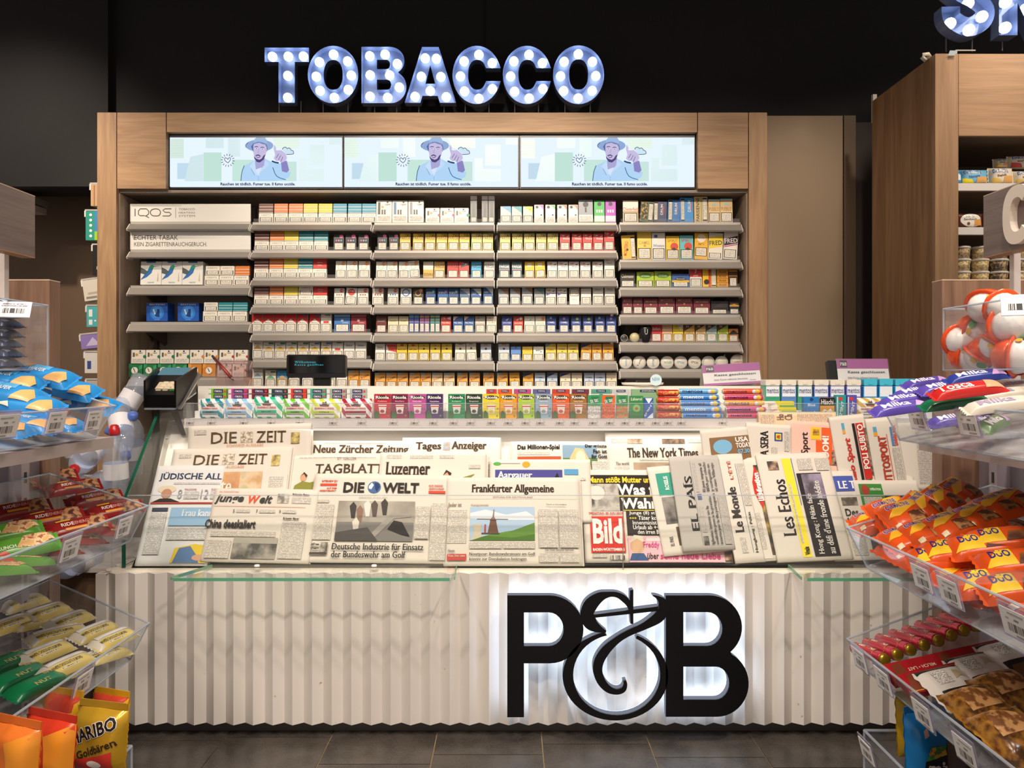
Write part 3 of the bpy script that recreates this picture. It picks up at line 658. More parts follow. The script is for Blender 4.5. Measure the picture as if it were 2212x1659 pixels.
PK = {
 'blk7': ('black cigarette pack with coloured dots',) + seven('#1a191d', '#e0408f', three(['#e85aa0', '#b9a3d8', '#4fb5e6'])),
 'pary': ('yellow cigarette pack with bold black lettering',) + ('#e7bd35', [('warn', .03, .46), ('txt', 'PARISIE', '#1d1a14', .73, .96, .17), ('txt', '7.80', '#2a2a2a', .9, .5, .13, 0, .7), ('band', '#efe6c8', .50, .53)]),
 'parl': ('pale yellow cigarette pack with bold black lettering',) + ('#ecd678', [('warn', .03, .46), ('txt', 'PARISIE', '#1d1a14', .73, .96, .17), ('txt', '7.80', '#2a2a2a', .9, .5, .13, 0, .7)]),
 'or7': ('white cigarette pack with orange corner disc',) + seven('#f3efe8', '#ee8f2e', [('ring', '#e8b36a', .45, .66, .26, .22)]),
 'parg': ('gold cigarette pack with upside-down lettering',) + ('#dcae45', [('band', '#e9e2d2', .5, 1), ('txt', 'PARISIE', '#3a2c10', .2, .9, .2, 180)]),
 'part': ('tan cigarette pack with black lettering',) + std('#d9b262', 'PARISIE', '#231d12', th=.2, tw=.95),
 'parr': ('red cigarette pack with black lettering',) + std('#d6362f', 'PARISIE', '#3a0d0c', th=.2, tw=.95),
 'parr2': ('red cigarette pack with dark price flash',) + ('#d6362f', [('warn', .03, .46), ('poly', '#2b2740', [(.1, .62), (.5, .98), (1, .98), (1, .8)]), ('txt', '7.80', '#ffffff', .83, .5, .14, 0, .6)]),
 'parb': ('bright blue cigarette pack with black lettering',) + std('#39a7dc', 'PARISIE', '#16222c', th=.22, tw=.95),
 'parw': ('white cigarette pack with bold black lettering',) + std('#ece8e2', 'PARISIE', '#20201f', [('band', '#d8473d', .49, .515)], th=.22, tw=.95),
 'pard': ('dark teal cigarette pack with white lettering',) + std('#3f6a78', 'PARISIE', '#f4f2ec', [('band', '#cf9fb6', .49, .53)], th=.24, tw=.95),
 'redd': ('white cigarette pack with three red dots',) + seven('#f2eee8', '#d9362e', three(['#cf2f29'] * 3)),
 'blud': ('white cigarette pack with three blue dots',) + seven('#f2eee8', '#d9362e', three(['#2f7dc4'] * 3)),
 'redc': ('white cigarette pack with large red disc',) + ('#f2eee8', [('warn', .03, .46), ('disc', '#d8483f', .5, .74, .33), ('txt', '7.70', '#ffffff', .8, .4, .12)]),
 'bluc': ('white cigarette pack with blue round emblem',) + ('#f0ede8', [('warn', .03, .46), ('disc', '#2f6fc0', .5, .73, .36), ('disc', '#e9eef6', .5, .73, .27), ('txt', 'LIGHT', '#2f6fc0', .73, .44, .1)]),
 'tanc': ('dark cigarette pack with gold ring and orange disc',) + seven('#3b3a3e', '#ee8f2e', [('ring', '#d9a64c', .48, .70, .3, .22)]),
 'kent1': ('dark blue cigarette pack with glowing light dot',) + std('#1d4f8e', 'KENT', '#e7f0fa', [('disc', '#6fd0ee', .76, .8, .13)]),
 'kent2': ('navy cigarette pack with violet light dot',) + std('#2360ab', 'KENT', '#e7f0fa', [('disc', '#d06fd0', .78, .8, .12)]),
 'kent3': ('blue and white cigarette pack with diagonal split',) + ('#2f62a6', [('warn', .03, .46), ('poly', '#d7dfe8', [(.15, .98), (1, .98), (1, .52)]), ('txt', 'KENT', '#e7f0fa', .66, .4, .1, 0, .3)]),
 'kent4': ('grey-blue cigarette pack with silver split',) + ('#54729b', [('warn', .03, .46), ('poly', '#b9c2cc', [(0, .98), (1, .98), (1, .55)])]),
 'kent5': ('silver cigarette pack with bronze diagonal corner',) + ('#aeb4bf', [('warn', .03, .46), ('poly', '#9a7a5c', [(.1, .98), (1, .98), (1, .55)])]),
 'kent6': ('grey cigarette pack with teal diagonal corner',) + ('#9aa3a6', [('warn', .03, .46), ('poly', '#5d8f92', [(.1, .98), (1, .98), (1, .55)])]),
 'dav': ('maroon cigarette pack with script lettering',) + std('#6b2328', 'Davidoff', '#e9dfd6', tw=.7, th=.1),
 'cre': ('cream cigarette pack with fine gold lettering',) + std('#e8dcb8', 'Davidoff', '#9a8443', tw=.6, th=.08),
 'slimB': ('slim blue and violet cigarette pack',) + ('#3f6fc0', [('warn', .03, .5), ('band', '#7fb7e6', .78, .9), ('band', '#8d6fc2', .55, .65)]),
 'slimP': ('slim pink and violet cigarette pack',) + ('#8e74b8', [('warn', .03, .5), ('band', '#e58fb6', .62, .74), ('band', '#f0c77e', .8, .88)]),
 'slimG': ('slim green and blue cigarette pack',) + ('#4f8f9a', [('warn', .03, .5), ('band', '#9fd0b4', .62, .74), ('band', '#cfe0a8', .8, .88)]),
 'palr': ('red cigarette pack with white price corner',) + ('#d43a30', [('warn', .03, .46), W7, ('txt', 'PALL MALL', '#f6ede8', .6, .8, .09), ('txt', '7.70', '#ffffff', .86, .4, .12, 0, .25)]),
 'palb': ('blue cigarette pack with white price corner',) + ('#2f5fa8', [('warn', .03, .46), ('txt', 'PALL MALL', '#eef2f8', .6, .8, .09), ('poly', '#f0ece6', [(.02, .98), (.5, .98), (.02, .72)]), ('txt', '7.70', '#d23a34', .88, .38, .1, 0, .25)]),
 'palg': ('silver-grey cigarette pack with red price',) + ('#b7b2ad', [('warn', .03, .46), ('txt', 'PALL MALL', '#f6f3ee', .62, .8, .1), ('txt', '7.70', '#d23a34', .88, .38, .1, 0, .25)]),
 'palc': ('cream cigarette pack with red price',) + ('#ece4d2', [('warn', .03, .46), ('txt', 'PALL MALL', '#a99f8d', .62, .8, .1), ('txt', '7.70', '#d23a34', .88, .38, .1, 0, .25)]),
 'sel': ('white cigarette pack with thin script lettering',) + std('#efece7', 'Select', '#4a4a4e', tw=.62, th=.13, tv=.8),
 'redw': ('half red half white cigarette pack',) + ('#efe9e2', [('warn', .03, .46), ('poly', '#d8412f', [(.0, .98), (1, .98), (1, .5), (.3, .6)]), ('txt', 'MURATTI', '#7a1510', .62, .6, .06)]),
 'mary': ('yellow cigarette pack with red crest',) + ('#efc93a', [('warn', .03, .46), ('band', '#d03a2c', .86, .97, .35, .65), ('txt', 'MARYLAND', '#6b4e10', .66, .75, .08)]),
 'mary2': ('yellow cigarette pack with dark portrait emblem',) + ('#eecb45', [('warn', .03, .46), ('disc', '#4c3220', .5, .70, .1), ('disc', '#b98b3a', .5, .90, .06)]),
 'maryw': ('white cigarette pack with dark portrait emblem',) + ('#efe8dc', [('warn', .03, .46), ('disc', '#4c3220', .5, .70, .11), ('band', '#c9a25e', .93, .98, .3, .7)]),
 'maryb': ('pale blue cigarette pack with dark portrait emblem',) + ('#c8d7ea', [('warn', .03, .46), ('disc', '#54301f', .5, .70, .11), ('band', '#e9a44e', .9, .98, .3, .7)]),
 'bru': ('orange cigarette pack with brown script and blue tartan corner',) + ('#e8a74f', [('warn', .03, .44), ('band', stripes('#7fb2d8', '#d7e3ea', 300, 0, .5), .86, .99, 0, .45), ('txt', 'Brunette', '#7a3f1c', .66, .8, .16, 24)]),
 'bru2': ('pale orange cigarette pack with script and tartan corner',) + ('#efcf9f', [('warn', .03, .44), ('band', stripes('#7fb2d8', '#e7ece9', 300, 0, .5), .86, .99, 0, .45), ('txt', 'Brunette', '#b5583a', .66, .8, .16, 24)]),
 'tri1': ('silver cigarette pack with blue triangle',) + ('#b9bfc6', [('warn', .05, .42), ('poly', '#4fa4d6', [(.1, .99), (1, .99), (1, .6)]), ('disc', '#e0604a', .72, .82, .06)]),
 'tri2': ('silver cigarette pack with teal triangle',) + ('#aeb9bf', [('warn', .05, .42), ('poly', '#2f9fae', [(.1, .99), (1, .99), (1, .6)]), ('disc', '#e0604a', .72, .82, .06)]),
 'tri3': ('silver cigarette pack with lime triangle',) + ('#b9bfc2', [('warn', .05, .42), ('poly', '#c9d23c', [(.1, .99), (1, .99), (1, .6)]), ('disc', '#e0604a', .72, .82, .06)]),
 'winr': ('red cigarette pack with white lettering',) + wins('#d8302f', '#f6efec', sev='#f6efec'),
 'winw': ('white cigarette pack with navy lettering',) + wins('#f0ece6', '#3a4a86'),
 'winp': ('white cigarette pack with violet flash',) + (wins('#f0ece6', '#3a4a86')[0], wins('#f0ece6', '#3a4a86')[1] + [('poly', '#5d4fb0', [(.05, .54), (.4, .62), (.05, .74)])]),
 'wh': ('plain white cigarette pack',) + ('#f1ede6', [('warn', .03, .46)]),
 'whu': ('upside-down white cigarette pack',) + ('#f1ede6', [('warn', .52, .95), ('txt', 'Winston', '#9aa0b8', .3, .5, .08, 180)]),
 'whg': ('white cigarette pack with grey lettering',) + ('#ece8e2', [('warn', .03, .46), ('txt', 'Winston', '#8e93a8', .8, .6, .09), ('txt', '8.30', '#c85a50', .95, .3, .06, 0, .3)]),
 'yel': ('plain yellow cigarette pack with pale tag',) + ('#f0bf2c', [('warn', .03, .46), ('band', '#f3e6bd', .68, .92, .28, .72)]),
 'gaub': ('violet-blue cigarette pack with winged emblem',) + std('#3047a0', 'GAULOISES', '#d7e1f4', [('poly', '#cfd9f0', [(.35, .75), (.7, .9), (.55, .72)])], tw=.8, th=.08, tv=.6),
 'gaur': ('red cigarette pack with winged emblem',) + std('#d2402f', 'GAULOISES', '#f2e2dc', [('disc', '#f2efe9', .78, .86, .15), ('poly', '#f2e2dc', [(.25, .75), (.6, .9), (.45, .72)])], tw=.8, th=.08, tv=.58),
 'gauw': ('white cigarette pack with small pale-blue emblem',) + std('#f0ebe0', 'GAULOISES', '#9aa7b5', [('poly', '#5db6d8', [(.5, .78), (.75, .86), (.6, .72)])], tw=.8, th=.08, tv=.6),
 'gauo': ('white cigarette pack with orange disc',) + std('#f0ebe0', 'GAULOISES', '#c09a5a', [('disc', '#ee8f2e', .76, .84, .18)], tw=.8, th=.08, tv=.58),
 'camd': ('dark blue cigarette pack with white camel lettering',) + std('#24459c', 'CAMEL', '#eef2fa', [('disc', '#8fd6f2', .45, .9, .12)], tw=.72, th=.1, tv=.62),
 'camd2': ('dark blue cigarette pack with violet glow',) + std('#24459c', 'CAMEL', '#eef2fa', [('disc', '#c08ff0', .5, .86, .14)], tw=.72, th=.1, tv=.62),
 'camg': ('dark blue cigarette pack with green glow',) + std('#27499f', 'CAMEL', '#eef2fa', [('disc', '#b8e04c', .62, .84, .15)], tw=.72, th=.1, tv=.62),
 'camy': ('yellow cigarette pack with camel lettering',) + std('#f3d257', 'CAMEL', '#9a7a2c', [('poly', '#8a6a24', [(.42, .5), (.48, .58), (.56, .56), (.6, .5)])], tw=.7, th=.1, tv=.68),
 'camz': ('yellow cigarette pack with blue corner flash',) + std('#f3d257', 'CAMEL', '#9a7a2c', [('poly', '#5aa2d8', [(0, .8), (0, .98), (.5, .98)])], tw=.7, th=.1, tv=.64),
 'camo': ('orange cigarette pack with camel lettering',) + std('#f0ac3a', 'CAMEL', '#8a5a1c', [('poly', '#8a5a1c', [(.42, .5), (.48, .58), (.56, .56), (.6, .5)])], tw=.7, th=.1, tv=.68),
 'camf': ('orange cigarette pack with navy corner flash',) + std('#f0ac3a', 'CAMEL', '#8a5a1c', [('poly', '#263a78', [(0, .72), (0, .98), (.95, .98)])], tw=.7, th=.1, tv=.64),
 'camb': ('pale blue cigarette pack with camel emblem',) + std('#c7d6ea', 'CAMEL', '#5a6f96', [('poly', '#8fa3c4', [(.42, .5), (.48, .6), (.58, .56), (.62, .5)])], tw=.7, th=.1, tv=.7),
 'came': ('pale blue cigarette pack with navy corner',) + std('#b9cbe2', '', '', [('poly', '#263a78', [(0, .72), (0, .98), (.8, .98)]), ('poly', '#8598b8', [(.38, .55), (.48, .68), (.58, .6), (.62, .55)])]),
 'camc': ('cream cigarette pack with small camel emblem',) + std('#efe2c8', '', '', [('poly', '#b08a52', [(.42, .58), (.48, .68), (.56, .64), (.6, .58)])]),
 'camx': ('cream cigarette pack with navy corner flash',) + std('#efe2c8', '', '', [('poly', '#263a78', [(0, .74), (0, .98), (.95, .98)]), ('poly', '#b08a52', [(.42, .54), (.48, .64), (.56, .6), (.6, .54)])]),
 'shb': ('short blue cigarette pack with crest',) + std('#5f8fd6', '', '', [('poly', '#2a3fa0', [(.42, .98), (.58, .98), (.5, .82)])]),
 'shy': ('short yellow cigarette pack',) + std('#f1c83a', 'PARISIENNE', '#a8842a', tw=.7, th=.06),
 'shw': ('short white cigarette pack with blue mark',) + std('#f0ece2', 'MERIT', '#33507e', [('poly', '#2f86b8', [(.62, .62), (.9, .72), (.75, .58)])], tw=.5, th=.09),
 'logv': ('white vape refill box with violet swirl',) + ('#f0eae4', [('disc', '#1b1b1d', .3, .87, .16), ('poly', '#c96fd0', [(.3, .98), (.98, .98), (.98, .7), (.7, .92)]), ('disc', '#2a2422', .75, .42, .09), ('lines', .05, .3)]),
 'logg': ('white vape refill box with green swirl',) + ('#f0eae4', [('disc', '#1b1b1d', .3, .87, .16), ('poly', '#5fc07f', [(.3, .98), (.98, .98), (.98, .7), (.7, .92)]), ('disc', '#2a2422', .75, .42, .09), ('lines', .05, .3)]),
 'logo': ('white vape refill box with coral swirl',) + ('#f0eae4', [('disc', '#1b1b1d', .3, .87, .16), ('poly', '#ee8264', [(.3, .98), (.98, .98), (.98, .7), (.7, .92)]), ('disc', '#2a2422', .75, .42, .09), ('lines', .05, .3)]),
 'logx': ('tall grey vape box with black disc',) + ('#8f97a6', [('disc', '#121214', .5, .8, .2), ('band', '#1d1d20', .45, .66, .44, .56), ('band', '#cdd1d6', .03, .34), ('lines', .08, .28)]),
 'logG': ('green vape box with black disc',) + ('#1fb44c', [('disc', '#121214', .5, .84, .2), ('band', '#e9f2e6', .45, .58, .2, .34), ('band', '#e9f2e6', .45, .58, .43, .57), ('band', '#e9f2e6', .45, .58, .66, .8), ('band', '#dfeadd', .03, .3)]),
 'logP': ('purple vape box with black disc',) + ('#b23fc0', [('disc', '#121214', .5, .84, .2), ('band', '#f2e6f2', .45, .58, .2, .34), ('band', '#f2e6f2', .45, .58, .43, .57), ('band', '#f2e6f2', .45, .58, .66, .8), ('band', '#ead9ea', .03, .3)]),
 'vyp1': ('tall white vape kit box with dark device',) + ('#efece6', [('band', '#3c3d40', .36, .92, .1, .26), ('disc', '#1d1d1f', .72, .92, .06), ('txt', 'vype', '#2a2a2c', .8, .34, .08, 0, .72), ('band', '#4a4a4c', .36, .58, .34, .44), ('band', '#4a4a4c', .36, .58, .5, .6), ('disc', '#c9a94a', .4, .7, .08), ('lines', .08, .28)]),
 'vyp2': ('tall white vape kit box with blue device',) + ('#efece6', [('band', '#4f7fb0', .36, .92, .1, .26), ('disc', '#1d1d1f', .72, .92, .06), ('txt', 'vype', '#2a2a2c', .8, .34, .08, 0, .72), ('band', '#4a4a4c', .36, .58, .34, .44), ('band', '#4a4a4c', .36, .58, .5, .6), ('lines', .08, .28)]),
 'vyp3': ('tall white vape kit box with silver device',) + ('#efece6', [('band', '#8d8f94', .36, .92, .1, .26), ('disc', '#1d1d1f', .72, .92, .06), ('txt', 'vype', '#2a2a2c', .8, .34, .08, 0, .72), ('band', '#4a4a4c', .36, .58, .34, .44), ('band', '#4a4a4c', .36, .58, .5, .6), ('lines', .08, .28)]),
 'vyr': ('small white vape refill box with red notch',) + ('#efeae2', [('band', '#58585a', .48, .8, .12, .26), ('disc', '#c9a44a', .4, .64, .1), ('disc', '#1d1d1f', .64, .9, .06), ('txt', 'vype', '#3a3a3c', .76, .3, .09, 0, .66), ('disc', '#b8352f', .97, .5, .1), ('lines', .1, .34)]),
 'vyg': ('small white vape refill box with green notch',) + ('#efeae2', [('band', '#58585a', .48, .8, .12, .26), ('disc', '#c9a44a', .4, .64, .1), ('disc', '#1d1d1f', .64, .9, .06), ('txt', 'vype', '#3a3a3c', .76, .3, .09, 0, .66), ('disc', '#1f7a4c', .97, .5, .12), ('lines', .1, .34)]),
 'vyo': ('small white vape refill box with orange notch',) + ('#efeae2', [('band', '#58585a', .48, .8, .12, .26), ('disc', '#c9a44a', .4, .64, .1), ('disc', '#1d1d1f', .64, .9, .06), ('disc', '#d98a34', .97, .5, .12), ('lines', .1, .34)]),
 'hexg': ('green hexagon-patterned box with white disc',) + ('#1f7a4a', [('poly', '#2f9a62', [(0, .6), (.25, .75), (.25, 1), (0, 1)]), ('poly', '#17603a', [(.5, .1), (.75, .25), (.75, .55), (.5, .4)]), ('poly', '#36a56c', [(.75, .5), (1, .65), (1, .95), (.75, .8)]), ('disc', '#f0ece4', .42, .48, .25), ('poly', '#22201e', [(.3, .66), (.36, .66), (.5, .36), (.44, .36)])]),
 'hexo': ('orange hexagon-patterned box with white disc',) + ('#cf8634', [('poly', '#e0a050', [(0, .6), (.25, .75), (.25, 1), (0, 1)]), ('poly', '#a8662a', [(.5, .1), (.75, .25), (.75, .55), (.5, .4)]), ('disc', '#f0ece4', .5, .48, .25), ('poly', '#22201e', [(.38, .66), (.44, .66), (.58, .36), (.52, .36)])]),
 'dunb': ('wide blue cigarette pack',) + ('#3a7ac4', [('warn', .03, .44), ('band', '#8fb6de', .86, .98), ('band', '#dfe6ee', .6, .72, .42, .58), ('txt', 'DUNHILL', '#dfe8f2', .52, .4, .06, 0, .7)]),
 'dunr': ('wide burgundy cigarette pack',) + ('#9c2638', [('warn', .03, .44), ('band', '#c0626c', .86, .98), ('band', '#e9d8d6', .6, .72, .42, .58), ('txt', 'DUNHILL', '#ecd9d6', .52, .4, .06, 0, .7)]),
 'mred': ('red cigarette pack with white chevron',) + marl('#d3201f'), 'mred2': ('red cigarette pack with white chevron and blue stamp',) + marl('#d3201f', tag_='#3a78b8'),
 'mredw': ('white cigarette pack with small red crest',) + ('#efe9e0', [('warn', .03, .46), ('band', '#cf3a30', .5, .62, .25, .75), ('band', '#3f9a6a', .92, .98, .4, .9)]),
 'mgld': ('white cigarette pack with gold chevron',) + gold('#cfae62'), 'mgldg': ('white cigarette pack with gold chevron and green stamp',) + gold('#d6b35c', '#3f8f5a'), 'mgldb': ('white cigarette pack with gold chevron and blue stamp',) + gold('#d6b35c', '#4a86c0'),
 'mbl': ('pale blue-grey cigarette pack with chevron',) + gold('#9dbccb'), 'mgrn': ('white cigarette pack with green stamp',) + gold('#6aa98c', '#2f8a54'), 'mblu': ('bright blue cigarette pack with tan chevron',) + marl('#2f8fcf', '#d8b982'), 'mgr2': ('white cigarette pack with dark green band',) + marl('#4f9a72'), 'mbl2': ('white cigarette pack with violet-blue band',) + marl('#5a63b4'),
}
def K2(k):
    ph, body, n = K[k]
    if n == 3: fs = [('band', '#f0ece6', .30, .35), ('band', '#f0ece6', .62, .67), ('band', '#ffffff', .0, .03)]
    elif n == 1: fs = [('txt', 'SIENNA', '#f3dcd8', .6, .4, .1), ('lines', .3, .36, .35, .65)]
    else: fs = [('txt', 'HEETS', '#b3aca2', .78, .66, .16), ('warn', .06, .5)]
    return (ph, body, fs)
HW = ('white heated-tobacco pack with framed label', '#f1ece3', [('txt', 'HEETS', '#a9a29a', .78, .7, .15), ('warn', .06, .54)])
BAYN = {'A': 'far-left bay', 'B': 'second bay', 'C': 'middle bay', 'D': 'fourth bay', 'E': 'far-right bay'}
PKY = 4.245; SHELFN = ['top shelf', 'second shelf', 'third shelf', 'fourth shelf', 'fifth shelf', 'sixth shelf', 'lowest shelf']
def put(kind, x0, x1, y1, y0, bay, row, n, name='cigarette_pack', cat='cigarette pack', tilt=0, dz=0, data=None, depth=.024, extra=''):
    ph, body, fs = data or PK[kind]
    W = q3((x1 - x0) * PKY / F, .001); H = q3((y0 - y1) * PKY / F, .003)
    o = link(name, body_mesh(W, H, depth, mat(body, .38)), None, (PX((x0 + x1) / 2, PKY), PKY, SURF[bay, row] + dz))
    o.rotation_euler = (math.radians(-4), math.radians(tilt), 0)
    o.location.z += depth * .0698 + .0006
    if tilt: o.location.z += abs(math.sin(math.radians(tilt))) * W / 2
    lb = '%s, %s%s from left, %s, %s' % (ph, extra, ORD[n], SHELFN[row], BAYN[bay])
    if len(lb.split()) > 16: lb = lb.replace(' cigarette ', ' ').replace('bold ', '').replace('small ', '')
    tag(o, lb, cat, 'packs on the %s of the %s' % (SHELFN[row], BAYN[bay]))
    feats(o, kind if data is None else ph, W, H, fs); return o
def row_of(bay, row, items, bottom, top, cv):
    for n, it in enumerate(items):
        k, a, b = it[0], it[1], it[2]; t = it[3] if len(it) > 3 else top; tl = it[4] if len(it) > 4 else random.uniform(-.6, .6) * (random.random() > .5)
        (x0, _), (x1, y1) = cv(a, 0), cv(b, t); y0 = cv(0, bottom)[1]
        if k in K:                                   # two flat packs, one on the other
            hm = y0 - (y0 - y1) * .5
            o = put('heet_low', x0, x1, hm + .6, y0, bay, row, n, 'heated_tobacco_pack', 'tobacco pack', data=HW, extra='lower one, ')
            dz = q3((y0 - hm - .6) * PKY / F, .003)
            put(k, x0 + .5, x1 + .5, y1, hm + .2, bay, row, n, 'heated_tobacco_pack', 'tobacco pack', dz=dz + .0012, data=K2(k), extra='upper one, ')
        else:
            nm = 'vape_box' if k[:3] in ('vyp', 'vyr', 'vyg', 'vyo', 'log', 'hex') else 'cigarette_pack'
            put(k, x0, x1, y1, y0, bay, row, n, nm, 'vape box' if nm == 'vape_box' else 'cigarette pack', tl)
vB = lambda x, y: (180 + x / 3.456, 400 + y / 3.456)
vC = lambda x, y: (800 + x / 3.607, 400 + y / 3.607)
vE = lambda x, y: (1320 + x / 3.456, 400 + y / 3.456)
def run(kind, *xs): return [(kind, xs[i], xs[i + 1]) for i in range(0, len(xs), 2)]
# second bay
row_of('B', 0, [('heetB', 1310, 1415), ('heetO', 1423, 1525), ('heetO', 1533, 1637), ('heetY', 1643, 1747), ('heetY', 1755, 1857), ('heetT', 1863, 1965), ('heetT', 1975, 2075), ('heetT', 2080, 2183)], 280, 142, vB)
row_of('B', 1, [('heetB', 1278, 1385), ('heetO', 1392, 1497), ('heetY', 1500, 1605), ('heetG', 1610, 1715), ('heetG', 1722, 1825), ('blk7', 1868, 1945, 363), ('blk7', 1957, 2038, 363), ('blk7', 2053, 2130, 363)], 485, 345, vB)
row_of('B', 2, [('heetB', 1275, 1380), ('heetO', 1387, 1490), ('heetY', 1495, 1600), ('heetG', 1603, 1710), ('heetR', 1713, 1815), ('or7', 1883, 1960, 570), ('or7', 1967, 2045, 570), ('or7', 2055, 2138, 570)], 695, 553, vB)
row_of('B', 3, [('heetB', 1275, 1382), ('heetO', 1388, 1490), ('heetY', 1497, 1600), ('heetW', 1606, 1712), ('heetR', 1717, 1818), ('redd', 1872, 1945, 778), ('redc', 1955, 2035, 778, 4), ('redd', 2048, 2125, 778)], 900, 760, vB)
row_of('B', 4, run('mred', 1255, 1335, 1340, 1418, 1425, 1503, 1507, 1587) + run('mred2', 1597, 1673, 1687, 1763) + [('mredw', 1772, 1850), ('dunb', 1873, 1990), ('dunr', 1997, 2110)], 1105, 970, vB)
row_of('B', 5, [('mgld', 1262, 1337, 1167)] + run('mgldg', 1342, 1423, 1430, 1508, 1513, 1592, 1600, 1680) + run('mgldb', 1687, 1763, 1773, 1850) + [('mredw', 1857, 1937)] + run('sel', 1945, 2023, 2030, 2110), 1310, 1186, vB)
row_of('B', 6, [('mbl', 1260, 1337, 1375), ('mgrn', 1357, 1435), ('mblu', 1445, 1520), ('mgr2', 1533, 1610), ('mbl2', 1633, 1710), ('mgrn', 1800, 1878), ('wh', 1890, 1968)] + run('bru', 1977, 2055, 2060, 2138), 1520, 1395, vB)
# middle bay
row_of('C', 0, [('vyp1', 45, 165), ('vyp2', 170, 290), ('vyp3', 297, 415)] + [('vyr', 430, 538, 178), ('vyr', 545, 650, 178), ('vyg', 655, 765, 178)], 292, 118, vC)
row_of('C', 1, run('blk7', 55, 130, 145, 220) + run('pary', 230, 312, 332, 412, 425, 505, 515, 598, 605, 687, 695, 772) + run('parl', 787, 868, 875, 955), 510, 380, vC)
row_of('C', 2, run('or7', 45, 125, 130, 210, 222, 302) + [('or7', 304, 385, 592, -4), ('parg', 412, 490), ('part', 497, 578), ('parr', 599, 685), ('parr2', 690, 768), ('parb', 787, 865), ('parw', 887, 967)], 722, 597, vC)
row_of('C', 3, [('redd', 15, 100), ('blud', 135, 215), ('bluc', 235, 318), ('tanc', 333, 412), ('kent1', 432, 508), ('kent2', 525, 605), ('kent1', 610, 687), ('kent4', 697, 775), ('kent3', 785, 862), ('kent3', 880, 955, 797)], 940, 812, vC)
row_of('C', 4, [('dav', 45, 125), ('cre', 137, 217), ('cre', 222, 296)] + [(k, a, b, 1008, 0) for k, a, b in (('slimB', 302, 338), ('slimB', 342, 378), ('slimP', 385, 419), ('slimP', 423, 459), ('slimG', 466, 501), ('slimG', 505, 541))] + [('palr', 549, 628), ('palb', 645, 722), ('palb', 730, 808), ('palg', 817, 895), ('palc', 905, 982)], 1155, 1028, vC)
row_of('C', 5, [('sel', 38, 112), ('redw', 122, 200), ('mary', 205, 285), ('mary', 293, 372), ('mary2', 377, 457), ('mary2', 466, 545), ('mary2', 554, 635), ('maryw', 660, 740), ('maryw', 752, 828, 1238, -3), ('maryb', 860, 942)], 1375, 1243, vC)
row_of('C', 6, run('bru', 33, 115, 123, 205, 210, 292, 303, 385, 390, 472) + run('bru2', 480, 562, 572, 655) + run('bru', 677, 757, 772, 852, 880, 962), 1582, 1458, vC)
# fourth bay
row_of('D', 0, [('tri1', 1015, 1097, 165), ('tri2', 1103, 1180, 165), ('tri3', 1190, 1265, 165), ('logv', 1278, 1350, 153), ('logg', 1365, 1440, 153), ('logo', 1457, 1532, 153), ('logo', 1545, 1618, 153), ('logx', 1625, 1735, 115), ('logG', 1745, 1825, 118), ('logP', 1832, 1912, 118)], 292, 118, vC)
row_of('D', 1, run('parl', 1010, 1090, 1105, 1185, 1198, 1280, 1293, 1370, 1380, 1462) + run('winr', 1477, 1555, 1570, 1648, 1654, 1730, 1737, 1815) + [('winr', 1823, 1900, 363)], 510, 380, vC)
row_of('D', 2, run('pard', 1003, 1085, 1102, 1180) + [('yel', 1203, 1277), ('yel', 1287, 1365, 597, -3)] + run('winw', 1380, 1455, 1462, 1540, 1548, 1625, 1637, 1715, 1733, 1812) + [('whg', 1825, 1902, 580)], 722, 597, vC)
row_of('D', 3, [('kent5', 1000, 1077), ('kent5', 1090, 1167), ('kent5', 1182, 1262, 790), ('kent6', 1278, 1357), ('winp', 1368, 1445), ('winp', 1455, 1530), ('whu', 1553, 1628), ('wh', 1642, 1720), ('whg', 1735, 1815, 790), ('whg', 1828, 1905, 790)], 940, 812, vC)
row_of('D', 4, [('gaub', 1025, 1102), ('gaur', 1115, 1190), ('gauw', 1200, 1280), ('gauo', 1287, 1365), ('camd', 1372, 1447), ('camd2', 1472, 1547), ('camg', 1567, 1642), ('camg', 1657, 1732), ('camd', 1752, 1827), ('camd2', 1838, 1915)], 1155, 1028, vC)
row_of('D', 5, [('maryb', 1000, 1083), ('shb', 1095, 1172, 1263), ('shy', 1185, 1262, 1263), ('shw', 1270, 1350, 1263), ('camz', 1367, 1447), ('camy', 1455, 1533), ('camy', 1540, 1622), ('camf', 1640, 1718, 1243, 3), ('camo', 1730, 1803), ('camo', 1812, 1895)], 1375, 1243, vC)
row_of('D', 6, [('bru', 988, 1070), ('camo', 1089, 1166, 1458, -3), ('camf', 1190, 1270), ('camb', 1282, 1362), ('came', 1378, 1457), ('camx', 1480, 1560), ('camc', 1568, 1650), ('camb', 1667, 1742), ('camb', 1750, 1830), ('camc', 1840, 1920)], 1582, 1458, vC)
# clear tubes of disposable vapes on the top shelf of the middle bay
for n, (a, b) in enumerate(((780, 830), (868, 915), (920, 968))):
    x = PX(vC((a + b) / 2, 0)[0], PKY); H = (290 - 80) / 3.607 * PKY / F; Wd = (b - a) / 3.607 * PKY / F; z = SURF['C', 0]
    t = empty('vape_tube', (x, PKY, z), '%s clear blister of a vape pen, top shelf, middle bay' % ('left', 'middle', 'right')[n], 'vape pack', 'clear vape blisters')
    MB().box(-Wd / 2, Wd / 2, 0, .02, 0, H * .86).build('blister', glass('#eef1f4', .05, .7, 'blister'), t, world=False)
    MB().box(-Wd / 2, Wd / 2, -.001, .021, H * .86, H).build('cap_card', mat('#e8e6e4', .5), t, world=False)
    MB().tube([(0, .01, .03), (0, .01, H * .8)], .005, 8).build('vape_pen', mat(('#3f7f6a', '#5c4a42', '#6b5a4f')[n], .4), t, True, False)
    plate('warning_label', WARN, t, 0, -.0012, H * .12, Wd * .8, H * .18)
